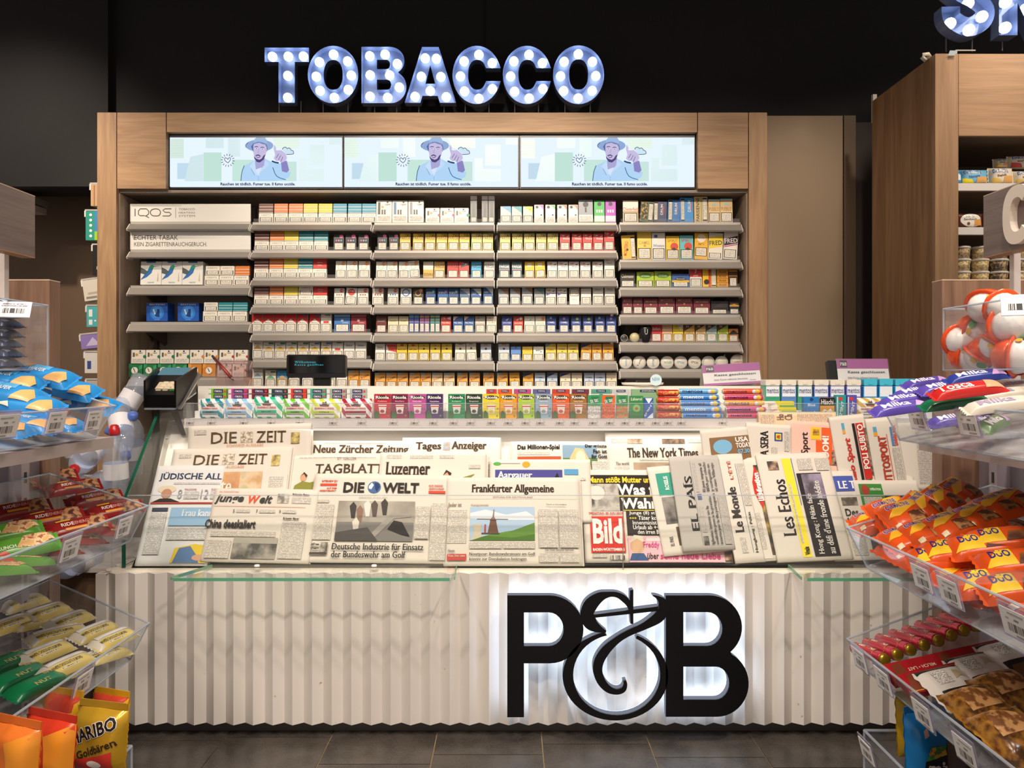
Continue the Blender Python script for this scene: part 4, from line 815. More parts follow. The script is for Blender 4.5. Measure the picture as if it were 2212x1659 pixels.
# far-left bay: two header boards, white device boxes, blue boxes, refill boxes
def board(z1, z0, lines, label, row):
    y = 4.24; z0_ = SURF['A', row] + .001; x0, x1 = PX(281, y), PX(541.5, y)
    t = empty('brand_board', ((x0 + x1) / 2, y, PZ(z0, y)), label, 'sign board', 'white boards in the far-left bay')
    MB().prismx([(y, z0_), (y + .0004, PZ(z1, y)), (y + .006, PZ(z1, y)), (y + .008, z0_)], x0, x1).build('board', mat('#efedea', .35), t)
    for kind, s, px0, px1, py0, py1, h in lines:
        Yl = y - .0006; cx = PX((px0 + px1) / 2, Yl) - t.location.x; cz = PZ((py0 + py1) / 2, Yl) - t.location.z
        if kind == 'txt': lettering(s, mat(h, .5), t, cx, Yl - y + .0002, cz, (px1 - px0) * Yl / F, (py1 - py0) * Yl / F)
        else:
            for l in s: MB().shape([[(PX(a, Yl), PZ(b, Yl)) for a, b in q] for q in l], Yl).build('brand_mark', mat(h, .5), t)
    return t
g1 = lambda x, y: (x / 3.606, 400 + y / 3.606)
def gl(pts, w_=1.9, n=4): return [stroke([(*g1(x, y), w_) for x, y in pts], n)]
IQ = [gl([(1052, 183), (1052, 242)], n=1), gl([(1128, 238), (1092, 238), (1078, 228), (1078, 200), (1092, 184), (1140, 184), (1157, 200), (1157, 225), (1140, 238), (1128, 238), (1145, 245), (1160, 254)], n=1),
      gl([(1212, 184), (1185, 190), (1170, 212), (1185, 236), (1212, 240), (1238, 236), (1250, 212), (1238, 190), (1212, 184)], n=3), gl([(1335, 184), (1285, 184), (1268, 195), (1285, 211), (1320, 212), (1333, 226), (1320, 240), (1266, 240)], n=1), gl([(1368, 176), (1368, 255)], .7, 1)]
board(440.5, 485, [('mark', IQ, 0, 0, 0, 0, '#5a5654'), ('txt', 'TOBACCO', 386, 421, 449.6, 454, '#6e6a67'), ('txt', 'HEATING', 386, 421, 457.4, 461.4, '#6e6a67'), ('txt', 'SYSTEM', 386, 421, 464.3, 468.6, '#6e6a67')], 'white board with large thin brand lettering, top of the far-left bay', 0)
board(499.5, 546, [('txt', 'ECHTER TABAK', 290, 384.5, 508, 518, '#45403c'), ('txt', 'KEIN ZIGARETTENRAUCHGERUCH.', 290, 447, 523, 532, '#45403c')], 'white board with a two-line slogan, second shelf of the far-left bay', 1)
BIRD = [('poly', '#1f6fb8', [(.0, .2), (.18, .42), (.38, .68), (.5, .76), (.6, .72), (.52, .5), (.3, .32)]), ('poly', '#1f9a86', [(.38, .68), (.42, .8), (.55, .86), (.64, .8), (.6, .7), (.48, .66)]), ('poly', '#3a3a44', [(.62, .8), (.98, .82), (.62, .77)]), ('poly', '#4f5a5e', [(0, .74), (.2, .66), (.36, .56), (.2, .44), (0, .5)]), ('band', '#2e6da4', .94, 1.0, .28, .72), ('txt', 'IQOS', '#5aa7a2', .09, .3, .06), ('poly', '#d8b8a2', [(.8, .15), (.86, .15), (.84, .55)])]
for n, (a, b) in enumerate(((425, 580), (583, 735), (737, 890))):
    x0, x1 = vB(a, 0)[0], vB(b, 0)[0]; y1, y0 = vB(0, 592)[1], vB(0, 765)[1]
    o = put('bird', x0, x1, y1, y0, 'A', 2, n, 'device_box', 'box', data=('white device box with a blue hummingbird', '#efeeec', BIRD), depth=.07)
    tag(o, 'white box with a blue hummingbird, %s of three in the far-left bay' % ('leftmost', 'middle', 'rightmost')[n], 'box', 'hummingbird boxes')
def stackA(row, ups, lows, top, mid, bot):
    for n, ((ku, a, b), (kl, c, d)) in enumerate(zip(ups, lows)):
        y1, ym, y0 = (vB(0, v)[1] for v in (top, mid, bot))
        put(kl, vB(c, 0)[0], vB(d, 0)[0], ym, y0, 'A', row, n, 'heated_tobacco_pack', 'tobacco pack', data=HW, extra='lower one, ')
        dz = q3((y0 - ym) * PKY / F, .003)
        put(ku, vB(a, 0)[0], vB(b, 0)[0], y1, ym - .6, 'A', row, n, 'heated_tobacco_pack', 'tobacco pack', dz=dz + .0012, data=K2(ku), extra='upper one, ')
stackA(2, [('heetW', 912, 1018), ('heetW', 1022, 1127), ('heetO', 1135, 1240)], [('heetW', 905, 1010), ('heetW', 1014, 1120), ('heetW', 1124, 1233)], 620, 690, 763)
stackA(3, [('heetW', 900, 1003), ('heetG', 1010, 1113), ('heetG', 1118, 1225)], [('heetW', 892, 998), ('heetW', 1002, 1108), ('heetW', 1114, 1220)], 892, 960, 1037)
DEV = [('txt', 'EDITION', '#dfe9f6', .9, .7, .09), ('disc', '#2f7fe0', .5, .45, .34), ('disc', '#3f98f2', .5, .45, .24), ('band', '#12357e', .22, .66, .5, .62), ('poly', '#e8e2da', [(.3, .62), (.36, .66), (.46, .3), (.42, .28)]), ('poly', '#153c8c', [(.38, .3), (.5, .5), (.5, .22)]), ('txt', 'nordic', '#9fc2ee', .07, .24, .04)]
for n, (a, b) in enumerate(((452, 612), (687, 846))):
    o = put('dev', vB(a, 0)[0], vB(b, 0)[0], vB(0, 898)[1], vB(0, 1037)[1], 'A', 3, n, 'device_box', 'box', data=('deep blue device box', '#1a57b8', DEV), depth=.09)
    o.location.y += .03; o.rotation_euler = (0, 0, 0)
    tag(o, 'deep blue device box, %s of two on a far-left shelf' % ('left', 'right')[n], 'box', 'blue device boxes')
refs = [('vyg', 355, 460), ('vyg', 467, 565), ('vyg', 572, 672), ('vyg', 680, 787), ('vyo', 795, 895), ('vyo', 900, 1000), ('vyr', 1015, 1120), ('vyr', 1127, 1225)]
lows = [('hexg', 338, 440), ('hexg', 446, 545), ('hexg', 552, 655), ('hexg', 661, 770), ('hexo', 780, 882), ('hexo', 888, 985), ('vyr', 1000, 1105), ('vyr', 1112, 1215)]
for n, ((k, a, b), (kl, c, d)) in enumerate(zip(refs, lows)):
    o = put(kl, vB(c, 0)[0], vB(d, 0)[0], vB(0, 1354)[1], vB(0, 1453)[1], 'A', 4, n, 'vape_box', 'vape box', extra='lower row, ')
    put(k, vB(a, 0)[0], vB(b, 0)[0], vB(0, 1249)[1], vB(0, 1350)[1], 'A', 4, n, 'vape_box', 'vape box', dz=q3(99 / 3.456 * PKY / F, .003) + .0012, extra='upper row, ')
# far-right bay: pouches, cigars, round tins
def Wd(u0=.06, u1=.94, v0=.03, v1=.42): return ('warn', v0, v1, u0, u1)
PE = {
 'ches': ('cream tobacco pouch with red script', '#dcc6a2', [Wd(), ('band', '#efe8dc', .5, .98), ('txt', 'Chesterfield', '#a8322c', .6, .96, .16), ('band', '#b98e52', .44, .5)]),
 'camo_': ('green camouflage tobacco pouch', '#3f5a2c', [('poly', speckle('#22381c', '#c99a5a', 60, lo=.5, hi=.6), [(0, .05), (0, .95), (.55, .95), (.55, .05)]), ('warn', .05, .95, .62, .95)]),
 'dru1': ('navy tobacco pouch with white sideways lettering', '#1d2f66', [('warn', .05, .95, .02, .3), ('txt', 'DRUM', '#f0ede6', .6, .5, .18, 90, .6), ('band', '#c8402e', .4, .75, .72, .76)]),
 'dru2': ('blue tobacco pouch with white sideways lettering', '#2371bd', [('warn', .05, .95, .06, .36), ('txt', 'DRUM', '#f0ede6', .6, .5, .2, 90, .66), ('band', '#c8402e', .4, .75, .78, .82)]),
 'dru3': ('bright blue tobacco pouch with white sideways lettering', '#2f92dd', [('warn', .05, .95, .06, .34), ('txt', 'DRUM', '#f0ede6', .66, .46, .22, 90, .7), ('band', '#c8402e', .45, .85, .84, .88)]),
 'parp': ('tan tobacco pouch with tall black sideways lettering', '#d8bd86', [('txt', 'PARISIENNE', '#1f1b14', .5, .92, .26, 90, .27), ('band', '#7f9a4f', .02, .98, .5, .56), ('warn', .05, .95, .64, .96)]),
 'pueb': ('tan tobacco pouch with pale blue emblem', '#e3c48e', [Wd(), ('txt', 'PUEBLO', '#b5814a', .57, .86, .16), ('poly', '#9fd0dc', [(.3, .72), (.7, .72), (.62, .82), (.38, .82)]), ('band', '#a9d8e4', .94, 1)]),
 'mont': ('yellow tobacco pouch with red sideways script', '#efb92f', [('warn', .04, .92, .68, .98), ('txt', 'MONTERO', '#b5401f', .45, .6, .26, 80, .3), ('disc', '#2b1c10', .4, .4, .09)]),
 'cap': ('pale yellow tobacco pouch with camel lettering', '#f0cf56', [Wd(), ('txt', 'CAMEL', '#b79a5a', .62, .8, .12), ('poly', '#c98a2e', [(.44, .47), (.5, .56), (.58, .54), (.62, .47)])]),
 'winx': ('white tobacco pouch with blue lettering', '#ece9e6', [Wd(), ('txt', 'Winston', '#4a68a8', .52, .84, .11), ('band', '#3c5aa0', .82, .92, .18, .42)]),
 'spiy': ('yellow tobacco pouch with red disc', '#f3cb1f', [Wd(), ('txt', 'SPIRIT', '#c2761a', .8, .8, .13), ('disc', '#d8432c', .62, .55, .3), ('poly', '#3a2420', [(.4, .45), (.6, .52), (.8, .42), (.6, .38)])]),
 'spit': ('turquoise tobacco pouch with red disc', '#62c3d2', [Wd(), ('txt', 'SPIRIT', '#b5402c', .8, .8, .13), ('disc', '#d8432c', .62, .55, .3), ('poly', '#3a2420', [(.4, .45), (.6, .52), (.8, .42), (.6, .38)])]),
 'fdp': ('amber tobacco pouch with white medallion', '#eeb528', [('warn', .12, .45), ('disc', '#f3ead6', .5, .8, .32), ('txt', 'Fleur du Pays', '#a8402c', .8, .5, .07), ('txt', 'N°1', '#6b4310', .58, .4, .07)]),
 'frey': ('white and yellow tobacco pouch with black lettering', '#e9e3d8', [('warn', .04, .24, .06, .9), ('poly', '#f0d22a', [(.02, .4), (.98, .5), (.98, .92), (.02, .82)]), ('txt', 'FRED', '#1d1b18', .62, .9, .17, 6)]),
 'frep': ('white and pink tobacco pouch with black lettering', '#ece5de', [('warn', .04, .34, .06, .9), ('poly', '#2a1a22', [(.02, .46), (.98, .58), (.98, .84), (.02, .70)]), ('txt', 'FRED', '#f0e6ea', .65, .9, .16, 8), ('poly', '#c05f96', [(.02, .40), (.98, .52), (.98, .56), (.02, .44)])]),
 'clu': ('black cigarillo box with silver script', '#24211f', [Wd(), ('txt', 'Clubmaster', '#d9d2c2', .72, .84, .24)]),
 'grn': ('lime green cigarillo box with oval emblem', '#a9c32c', [Wd(), ('poly', '#4f8f2a', ell(.5, .74, .38, .17, n=18)), ('txt', 'Wilde', '#e4ecc0', .74, .5, .12)]),
 'blb': ('blue and yellow cigarillo box', '#2f5fae', [Wd(), ('band', '#d8b52f', .36, .52), ('poly', '#16306c', ell(.5, .62, .32, .12, n=18)), ('txt', 'Rössli', '#e0c860', .62, .46, .1)]),
 'r7': ('red and white box with a white numeral', '#f0ece6', [Wd(), ('band', '#d5392c', .5, 1), ('txt', '7', '#ffffff', .78, .2, .18), ('txt', 'LAND', '#ffffff', .58, .4, .08)]),
 'toc': ('tall yellow box with red stripe and white label', '#f0c21f', [('band', '#cf3328', .0, 1, .42, .6), ('warn', .04, .98, .64, .98), ('disc', '#251a10', .28, .25, .2)]),
 'ambs': ('amber tobacco box in four bands', '#d99a26', [('band', '#8f5a14', .24, .26), ('band', '#8f5a14', .49, .51), ('band', '#8f5a14', .74, .76), ('txt', 'Krüll', '#7a3d12', .12, .6, .12), ('txt', 'Krüll', '#7a3d12', .37, .6, .12), ('txt', 'Krüll', '#7a3d12', .62, .6, .12), ('txt', 'Krüll', '#7a3d12', .87, .6, .12)]),
 'brg': ('brown and gold cigarillo box', '#5a2f14', [('warn', .04, .48, .1, .9), ('band', '#d8a02a', .8, .86), ('band', '#d8a02a', .56, .6)]),
 'moo': ('burgundy cigarillo box with gold lettering', '#7d2438', [Wd(.06, .94, .04, .44), ('txt', 'MOODS', '#c9b08a', .8, .74, .13), ('disc', '#b89a5a', .5, .6, .06)]),
 'blkb': ('black crinkled cigarillo box', '#241f20', [('warn', .04, .34, .05, .9), ('poly', '#3a3234', [(.1, .5), (.6, .95), (.95, .9), (.9, .5)])]),
 'blg': ('small navy and gold cigarillo box', '#1c2a44', [Wd(), ('poly', '#d8a02a', [(0, .72), (.5, .8), (1, .7), (1, .6), (0, .6)]), ('txt', 'Al Capone', '#e0b23a', .84, .8, .12)]),
 'betr': ('red cigarillo pack with white lettering', '#cf2f32', [('warn', .03, .46), ('txt', 'Bellon', '#f3e8e4', .76, .7, .14)]),
 'betp': ('peach cigarillo pack with white lettering', '#ecb98a', [('warn', .03, .46), ('txt', 'Bellon', '#f6efe6', .76, .7, .14)]),
 'hel': ('yellow and white cigarillo pack', '#f2d62c', [('warn', .03, .46), ('poly', '#f3efe6', [(.4, .98), (.98, .98), (.8, .6)]), ('txt', 'Heimat', '#d8b820', .9, .6, .1)]),
 'pu1': ('tan cigarette pack with brown triangle', '#e6b95e', [('warn', .03, .46), ('poly', '#5a3a22', [(0, .98), (.98, .98), (0, .6)]), ('txt', 'PUEBLO', '#b07a3a', .54, .7, .09), ('txt', '20', '#f0e6d2', .88, .3, .12, 0, .3)]),
 'pu2': ('pale tan cigarette pack with brown triangle', '#e9c688', [('warn', .03, .46), ('poly', '#5a3a22', [(0, .98), (.98, .98), (0, .6)]), ('txt', 'PUEBLO', '#b07a3a', .54, .7, .09), ('txt', '20', '#f0e6d2', .88, .3, .12, 0, .3)]),
 'pu3': ('pale blue cigarette pack with brown triangle', '#a9cfd6', [('warn', .03, .46), ('poly', '#5a3a22', [(0, .98), (.98, .98), (0, .6)]), ('txt', 'PUEBLO', '#b07a3a', .54, .7, .09), ('txt', '20', '#f0e6d2', .88, .3, .12, 0, .3)]),
 'pu4': ('lime cigarette pack with brown triangle', '#b9cf3a', [('warn', .03, .46), ('poly', '#5a3a22', [(0, .98), (.98, .98), (0, .6)]), ('txt', 'PUEBLO', '#6b5a20', .54, .7, .09), ('txt', '20', '#f0e6d2', .88, .3, .12, 0, .3)]),
 'alc': ('small orange and black cigarillo pack', '#e08a2a', [('warn', .03, .5), ('poly', '#1d1a18', [(0, .62), (.5, .9), (1, .66), (1, .56), (0, .54)])]),
}
PE = {k: (a, b, c) for k, (a, b, c) in PE.items()}; PK.update(PE)
def rowE(row, items, bottom, name, cat):
    for n, it in enumerate(items):
        k, a, b, t = it[:4]; tl = it[4] if len(it) > 4 else 0
        put(k, vE(a, 0)[0], vE(b, 0)[0], vE(0, t)[1], vE(0, bottom)[1], 'E', row, n, name, cat, tl, depth=.03 if name == 'cigarillo_box' else .014)
rowE(0, [('ches', 90, 203, 117), ('camo_', 212, 312, 128, 5), ('dru1', 318, 415, 123, 2), ('dru2', 422, 513, 112, 2), ('dru3', 517, 615, 97), ('parp', 622, 722, 90), ('pueb', 728, 815, 107), ('pueb', 818, 908, 105)], 283, 'tobacco_pouch', 'tobacco pouch')
rowE(1, [('mont', 87, 185, 377, -3), ('cap', 197, 303, 355), ('winx', 307, 405, 358), ('spiy', 412, 511, 380), ('spit', 515, 615, 378), ('fdp', 622, 720, 360, 2), ('frey', 724, 830, 360, 3), ('frep', 836, 940, 347, 4)], 560, 'tobacco_pouch', 'tobacco pouch')
rowE(2, [('clu', 70, 180, 650), ('grn', 193, 320, 650), ('grn', 325, 450, 648), ('blb', 455, 585, 668), ('r7', 590, 678, 617), ('toc', 685, 787, 617), ('ambs', 793, 875, 635), ('brg', 880, 945, 618)], 765, 'cigarillo_box', 'cigarillo box')
rowE(3, [('moo', 85, 160, 845), ('moo', 165, 237, 848), ('moo', 245, 350, 852), ('moo', 355, 478, 840), ('moo', 485, 610, 840), ('moo', 617, 740, 857), ('blkb', 748, 878, 872), ('blg', 885, 957, 878)], 970, 'cigarillo_box', 'cigarillo box')
rowE(4, [('betr', 300, 378, 1050), ('betp', 382, 458, 1050), ('hel', 463, 540, 1050), ('pu1', 548, 625, 1050), ('pu2', 633, 708, 1050), ('pu3', 713, 790, 1050), ('pu4', 797, 875, 1050), ('alc', 880, 950, 1082)], 1178, 'cigarillo_box', 'cigarillo box')
def tin(cx, r, row, body, ring, txt, tc, rot, label, grp):
    R = r / 3.456 * PKY / F; x = PX(vE(cx, 0)[0], PKY)
    t = empty('snus_tin', (x, PKY, SURF['E', row]), label, 'tin', grp)
    rim = MB().lathe([(R * .93, -.001), (R, .003), (R, .022), (R * .93, .025)], 24).xf(Matrix.Translation((0, 0, R)) @ Matrix.Rotation(math.radians(-90), 4, 'X')).build('tin_body', mat(body, .4), t, True, False)
    MB().shape([ell(0, R, R * .86, R * .86, n=24), ell(0, R, R * .8, R * .8, n=24)], -.0018).build('lid_ring', mat(ring, .5), t, world=False)
    if txt: lettering(txt, mat(tc, .5), t, 0, -.002, R, R * 1.15, R * .34, rot=rot)
    return t
for n, (cx, txt, tc, rot, rg) in enumerate(((110, 'velo', '#4aa6b8', 90, '#e2dcd4'), (213, 'Lyft', '#3a3a3c', 60, '#a99aa0'), (315, 'EPOK', '#1f8f9c', 90, '#e2dcd4'), (420, 'EPOK', '#2fae8c', 180, '#d8d4cc'), (522, 'EPOK', '#3a9ac0', -10, '#d8d4cc'), (625, 'EPOK', '#4a4644', -12, '#d8d4cc'), (727, '', '', 0, '#6fa894'), (827, '', '', 0, '#6fa894'), (947, 'odens', '#c85a50', 5, '#d8a8a0'))):
    tin(cx, 48 if n < 8 else 54, 5, '#e9e4dc', rg, txt, tc, rot, 'white round snus tin, %s from left, sixth shelf, far-right bay' % ORD[n], 'white snus tins')
tin(98, 30, 4, '#2a2826', '#d8d2c4', '', '', 0, 'small black round tin with white ring, fifth shelf, far-right bay', 'small tins')
tin(176, 35, 4, '#cfc59a', '#8f8860', '', '', 0, 'small khaki round tin, fifth shelf, far-right bay', 'small tins')
cup = empty('lighter_fluid_can', (PX(vE(255, 0)[0], PKY), PKY + .01, SURF['E', 4]), 'small black cup-shaped tin beside the red pack, far-right bay', 'tin')
MB().lathe([(.032, 0), (.034, .01), (.04, .075), (.036, .085), (.03, .088)], 20).build('tin_body', mat('#17161a', .25), cup, True, False)
lettering('U', mat('#d9d6d0', .4), cup, 0, -.0405, .055, .016, .03)
# ------------------------------------------------------------------ sales counter with pleated front
CY = 2.184; CP = 42.5 * CY / F; CX0 = PX(200, CY) ; CZ = PZ(1240, CY); CB = PZ(1567, CY); CX1 = 1.62
ctr = empty('sales_counter', (.1, CY + .3, 0), 'white pleated shop counter with a slanted newspaper display', 'counter')
ridge0 = PX(1099, CY); k = 0
pl_me = MB().add([(0, 0, CB), (CP / 2, .018, CB), (CP, 0, CB), (0, 0, CZ), (CP / 2, .018, CZ), (CP, 0, CZ), (0, .03, CB), (CP, .03, CB), (0, .03, CZ), (CP, .03, CZ)],
                 [(0, 1, 4, 3), (1, 2, 5, 4), (3, 4, 5, 9, 8), (0, 6, 7, 2, 1), (0, 3, 8, 6), (2, 7, 9, 5)])
def dirty_white():
    m, nt, b = new_mat('white_laminate_worn'); N = nt.nodes; L = nt.links
    tc = N.new('ShaderNodeTexCoord'); n = N.new('ShaderNodeTexNoise'); n.inputs['Scale'].default_value = 38; n.inputs['Detail'].default_value = 4
    oi = N.new('ShaderNodeObjectInfo'); ad = N.new('ShaderNodeVectorMath'); ad.operation = 'ADD'; L.new(tc.outputs['Object'], ad.inputs[0]); L.new(oi.outputs['Location'], ad.inputs[1])
    L.new(ad.outputs[0], n.inputs['Vector']); cr = N.new('ShaderNodeValToRGB'); e = cr.color_ramp.elements
    e[0].position = .22; e[0].color = rgb('#b39a72'); e[1].position = .27; e[1].color = rgb('#e2dbd4')
    n2 = N.new('ShaderNodeTexNoise'); n2.inputs['Scale'].default_value = 5; L.new(ad.outputs[0], n2.inputs['Vector'])
    mr = N.new('ShaderNodeMapRange'); mr.inputs[3].default_value = .93; mr.inputs[4].default_value = 1.03; L.new(n2.outputs['Fac'], mr.inputs[0])
    mx = N.new('ShaderNodeMix'); mx.data_type = 'RGBA'; mx.blend_type = 'MULTIPLY'; mx.inputs[0].default_value = 1
    L.new(n.outputs['Fac'], cr.inputs[0]); L.new(cr.outputs[0], mx.inputs[6]); L.new(mr.outputs[0], mx.inputs[7]); L.new(mx.outputs[2], b.inputs['Base Color']); b.inputs['Roughness'].default_value = .32
    return m
PLEAT = dirty_white(); pl_me = pl_me.mesh('pleat', PLEAT)
n0 = int((CX0 - ridge0) / CP); n1 = int((CX1 - ridge0) / CP)
for k in range(n0, n1): link('pleat', pl_me, ctr, (ridge0 + k * CP - .0 - ctr.location.x, CY - ctr.location.y, 0))
XL = ridge0 + n0 * CP
# left return of the pleated front
for j in range(9):
    y = CY + j * CP
    MB().add([(XL, y, CB), (XL + .018, y + CP / 2, CB), (XL, y + CP, CB), (XL, y, CZ), (XL + .018, y + CP / 2, CZ), (XL, y + CP, CZ), (XL + .03, y, CB), (XL + .03, y + CP, CB), (XL + .03, y, CZ), (XL + .03, y + CP, CZ)],
             [(0, 3, 4, 1), (1, 4, 5, 2), (3, 8, 9, 5, 4), (0, 1, 2, 7, 6), (0, 6, 8, 3), (2, 5, 9, 7)]).build('pleat', PLEAT, ctr)
MB().box(XL + .032, CX1, CY + .032, 2.78, CB, CZ - .001).build('carcass', WHITE_LAM, ctr)
MB().box(XL + .02, CX1, 2.232, 2.7, 0, CB).build('plinth', mat('#6f6a68', .4, .3), ctr)
# top ledge, following the pleats
led = [(CX1, CY + .03), (CX1, 2.26), (XL + .03, 2.26), (XL + .03, CY + .03)]
MB().box(XL + .03, CX1, CY + .03, 2.27, CZ, CZ + .004).build('ledge', mat('#efe6d6', .3), ctr)
# display: base step, slanted white back, left cheek, rear cupboard
SL = .536
def rowY(z, r): return 2.235 + .025 * r + SL * (z - .473)
MB().prismx([(2.236, CZ + .004), (2.236, .470), (rowY(.47, 3.6), .470), (rowY(.872, 3.6), .872), (2.70, .872), (2.70, CZ + .004)], PX(285, 2.24), CX1).build('display_base', mat('#efeae2', .35), ctr)
MB().prismx([(rowY(.60, 3.4), .60), (rowY(.868, 3.4), .868), (rowY(.868, 3.55), .868), (rowY(.60, 3.55), .60)], PX(300, 2.3), CX1).build('display_back', mat('#f7f2ea', .35), ctr)
MB().prismx([(rowY(.47, 3.7), CZ + .004), (rowY(.88, 3.7), .88), (2.76, .88), (2.76, CZ + .004)], PX(285, 2.24) - .03, PX(285, 2.24) - .004).build('left_cheek', mat('#efe8dc', .4), ctr)
for zz in (.62, .74, .83): MB().tube([(PX(285, 2.24) - .003, rowY(zz, 3) - .03, zz), (PX(285, 2.24) + .004, rowY(zz, 3) - .03, zz)], .005, 8).build('bolt', STEEL, ctr)
# confectionery ledge with price strip
LYF = 2.452
MB().box(PX(398, LYF), CX1, LYF, 2.80, PZ(925, LYF), PZ(905, LYF)).build('sweets_ledge', mat('#f2eee8', .35), ctr)
strip = MB().box(PX(400, LYF), CX1, LYF - .005, LYF - .0005, PZ(924, LYF), PZ(904, LYF)).build('price_strip', mat('#cfcac9', .3), ctr)
for i, px in enumerate((412, 458, 528, 587, 648, 720, 782, 850, 896, 936, 980, 1017, 1061, 1098, 1135, 1167, 1209, 1241, 1281, 1317, 1350, 1382, 1416, 1442, 1471, 1560, 1702, 1800, 1880)):
    x = PX(px, LYF); o = plate('ticket', print_lines('#cfcac9', '#9a9694', .006, .0016, .35, 0, .5), strip, x - ctr.location.x - 0, LYF - .006 - ctr.location.y, PZ(912, LYF), .032, .018)
    plate('bar_code', bars_code('#cfcac9', '#75706d'), strip, x - ctr.location.x, LYF - .0066 - ctr.location.y, PZ(914, LYF), .022, .006)
MB().box(PX(400, LYF), CX1, LYF + .075, 2.80, PZ(905, LYF), PZ(905, LYF) + .022).build('sweets_step', mat('#eceae6', .35), ctr)
MB().box(PX(430, 2.8), CX1, 2.79, 2.84, .6, PZ(834, 2.8)).build('rear_rail', mat('#efe9df', .4), ctr)
MB().box(PX(430, 2.9), CX1, 2.84, 3.15, .84, .87).build('cash_desk_top', mat('#d9cdbd', .4), ctr)
MB().box(PX(430, 2.9), CX1, 2.84, 3.12, 0, .84).build('cash_desk_body', mat('#cbbfae', .5), ctr)
# LED strip under the ledge
MB().box(PX(420, LYF), CX1 - .1, LYF + .004, LYF + .016, PZ(925, LYF) - .008, PZ(925, LYF) - .001).build('light_strip', mat('#fff3e2', .5, emit=.9), ctr)
lamp('display_strip', 'AREA', (.15, LYF - .012, PZ(925, LYF) - .004), (.15, LYF - .10, .45), .75, (1, .93, .82), 2.5, sizey=.015)
# clear lip in front of the sweets
lip = MB().box(PX(402, 2.44), CX1, 2.442, 2.445, PZ(905, LYF) + .001, PZ(872, 2.444)).build('sweets_lip', CLEAR, ctr)
MB().box(PX(402, 2.44), CX1, 2.4415, 2.4455, PZ(872, 2.444), PZ(870.7, 2.444)).build('lip_edge', EDGE, ctr)
# front glass in two panes, left side glass, two cantilevered glass shelves
GY = 2.214
for a, b in ((275, 1345), (1347.5, 1990)):
    pn = MB().box(PX(a, GY), PX(b, GY), GY, GY + .006, CZ + .005, PZ(1071, GY)).build('front_glass', PANE, ctr)
    MB().box(PX(a, GY), PX(b, GY), GY - .0004, GY + .0064, PZ(1071, GY), PZ(1069.6, GY)).build('glass_edge', EDGE, pn)
MB().box(PX(1345.6, GY), PX(1346.9, GY), GY, GY + .006, CZ + .005, PZ(1071, GY)).build('pane_joint', mat('#8b8578', .3), ctr)
sx = -1.122; prof = [(2.238, CZ + .005), (2.238, PZ(1085, 2.245)), (2.452, PZ(893, 2.46)), (2.72, PZ(893, 2.46)), (2.72, CZ + .005)]
sg = MB().prismx(prof, sx - .004, sx + .004).build('side_glass', PANE, ctr)
MB().prismx([(2.234, CZ + .005), (2.234, PZ(1085, 2.245) + .002), (2.450, PZ(893, 2.46) + .001), (2.4545, PZ(893, 2.46)), (2.2395, PZ(1085, 2.245)), (2.2395, CZ + .005)], sx - .0045, sx + .0045).build('green_edge', mat('#1f5a44', .15), sg)
GZ = .4797
def gshelf(front, back, zf):
    (a, b), (c, d) = front, back; f, r = 2.076, 2.226
    pts = [(PX(a, f) + .012, f), (PX(b, f) - .012, f), (PX(b, f), f + .012), (PX(d, r), r), (PX(c, r), r), (PX(a, f), f + .012)]
    g_ = MB().prismz(pts, GZ - .004, GZ + .004).build('glass_shelf', PANE, ctr)
    ins = .0025
    MB().prismz([(pts[0][0], f - .0008), (pts[1][0], f - .0008), (pts[1][0], f + .003), (pts[0][0], f + .003)], GZ - .0042, GZ + .0042).build('green_edge', glass('#7fc8a8', .05, .45, 'green_glass_edge'), g_)
    for p, q in ((pts[2], pts[3]), (pts[5], pts[4])):
        MB().prismz([(p[0] - .0012, p[1]), (p[0] + .0012, p[1]), (q[0] + .0012, q[1]), (q[0] - .0012, q[1])], GZ - .0042, GZ + .0042).build('green_edge', glass('#7fc8a8', .05, .45, 'green_glass_edge'), g_)
    return g_
g1_ = gshelf((365, 981), (458, 987), 0); g2_ = gshelf((1735, 2260), (1703, 2220), 0)
for px in (555, 808, 1885): MB().lathe([(.008, 0), (.008, .004), (.006, .006)], 12).xf(Matrix.Translation((PX(px, 2.20), 2.20, GZ + .004))).build('glass_clamp', mat('#efece4', .3), ctr, True)
# ------------------------------------------------------------------ halo-lit logo
lf = lambda l: [(1080 + x / 3.95, 1240 + z / 3.95) for x, z in l]
LGY = 2.132
def LG(l): return [(PX(x, LGY), PZ(z, LGY)) for x, z in lf(l)]
logo = empty('brand_sign', (PX(1355, LGY), LGY + .03, CB), 'black halo-lit three-character logo sign on the counter front', 'sign')
FACE = mat('#0c0c0f', .3); ACR = mat('#a9b0c4', .3, emit=.5); HALO = mat('#cfe5ff', .4, emit=4.2)
Pp = [[(62, 182)] + ell(425, 472, 288, 290, -90, 90, 18) + [(205, 762), (205, 1222), (62, 1222)], [(205, 328)] + ell(415, 471, 128, 144, -90, 90, 12) + [(205, 615)]]
Bb = [[(1415, 182)] + ell(1790, 455, 275, 273, -90, 50, 16) + ell(1850, 935, 272, 283, -62, 90, 18) + [(1415, 1218)], [(1565, 325)] + ell(1770, 469, 127, 144, -90, 90, 12) + [(1565, 613)], [(1565, 790)] + ell(1840, 931, 115, 141, -90, 90, 12) + [(1565, 1072)]]
ring = [ell(985, 870, 450, 380, -66, 258, 44) + ell(996, 860, 371, 345, 257, -64, 42)]
bowl = stroke([(1122, 330, 26), (1100, 262, 44), (1060, 212, 56), (1000, 178, 46), (930, 174, 46), (850, 198, 84), (775, 262, 118), (742, 340, 112), (770, 415, 116), (830, 462, 74), (905, 492, 16)], 5)
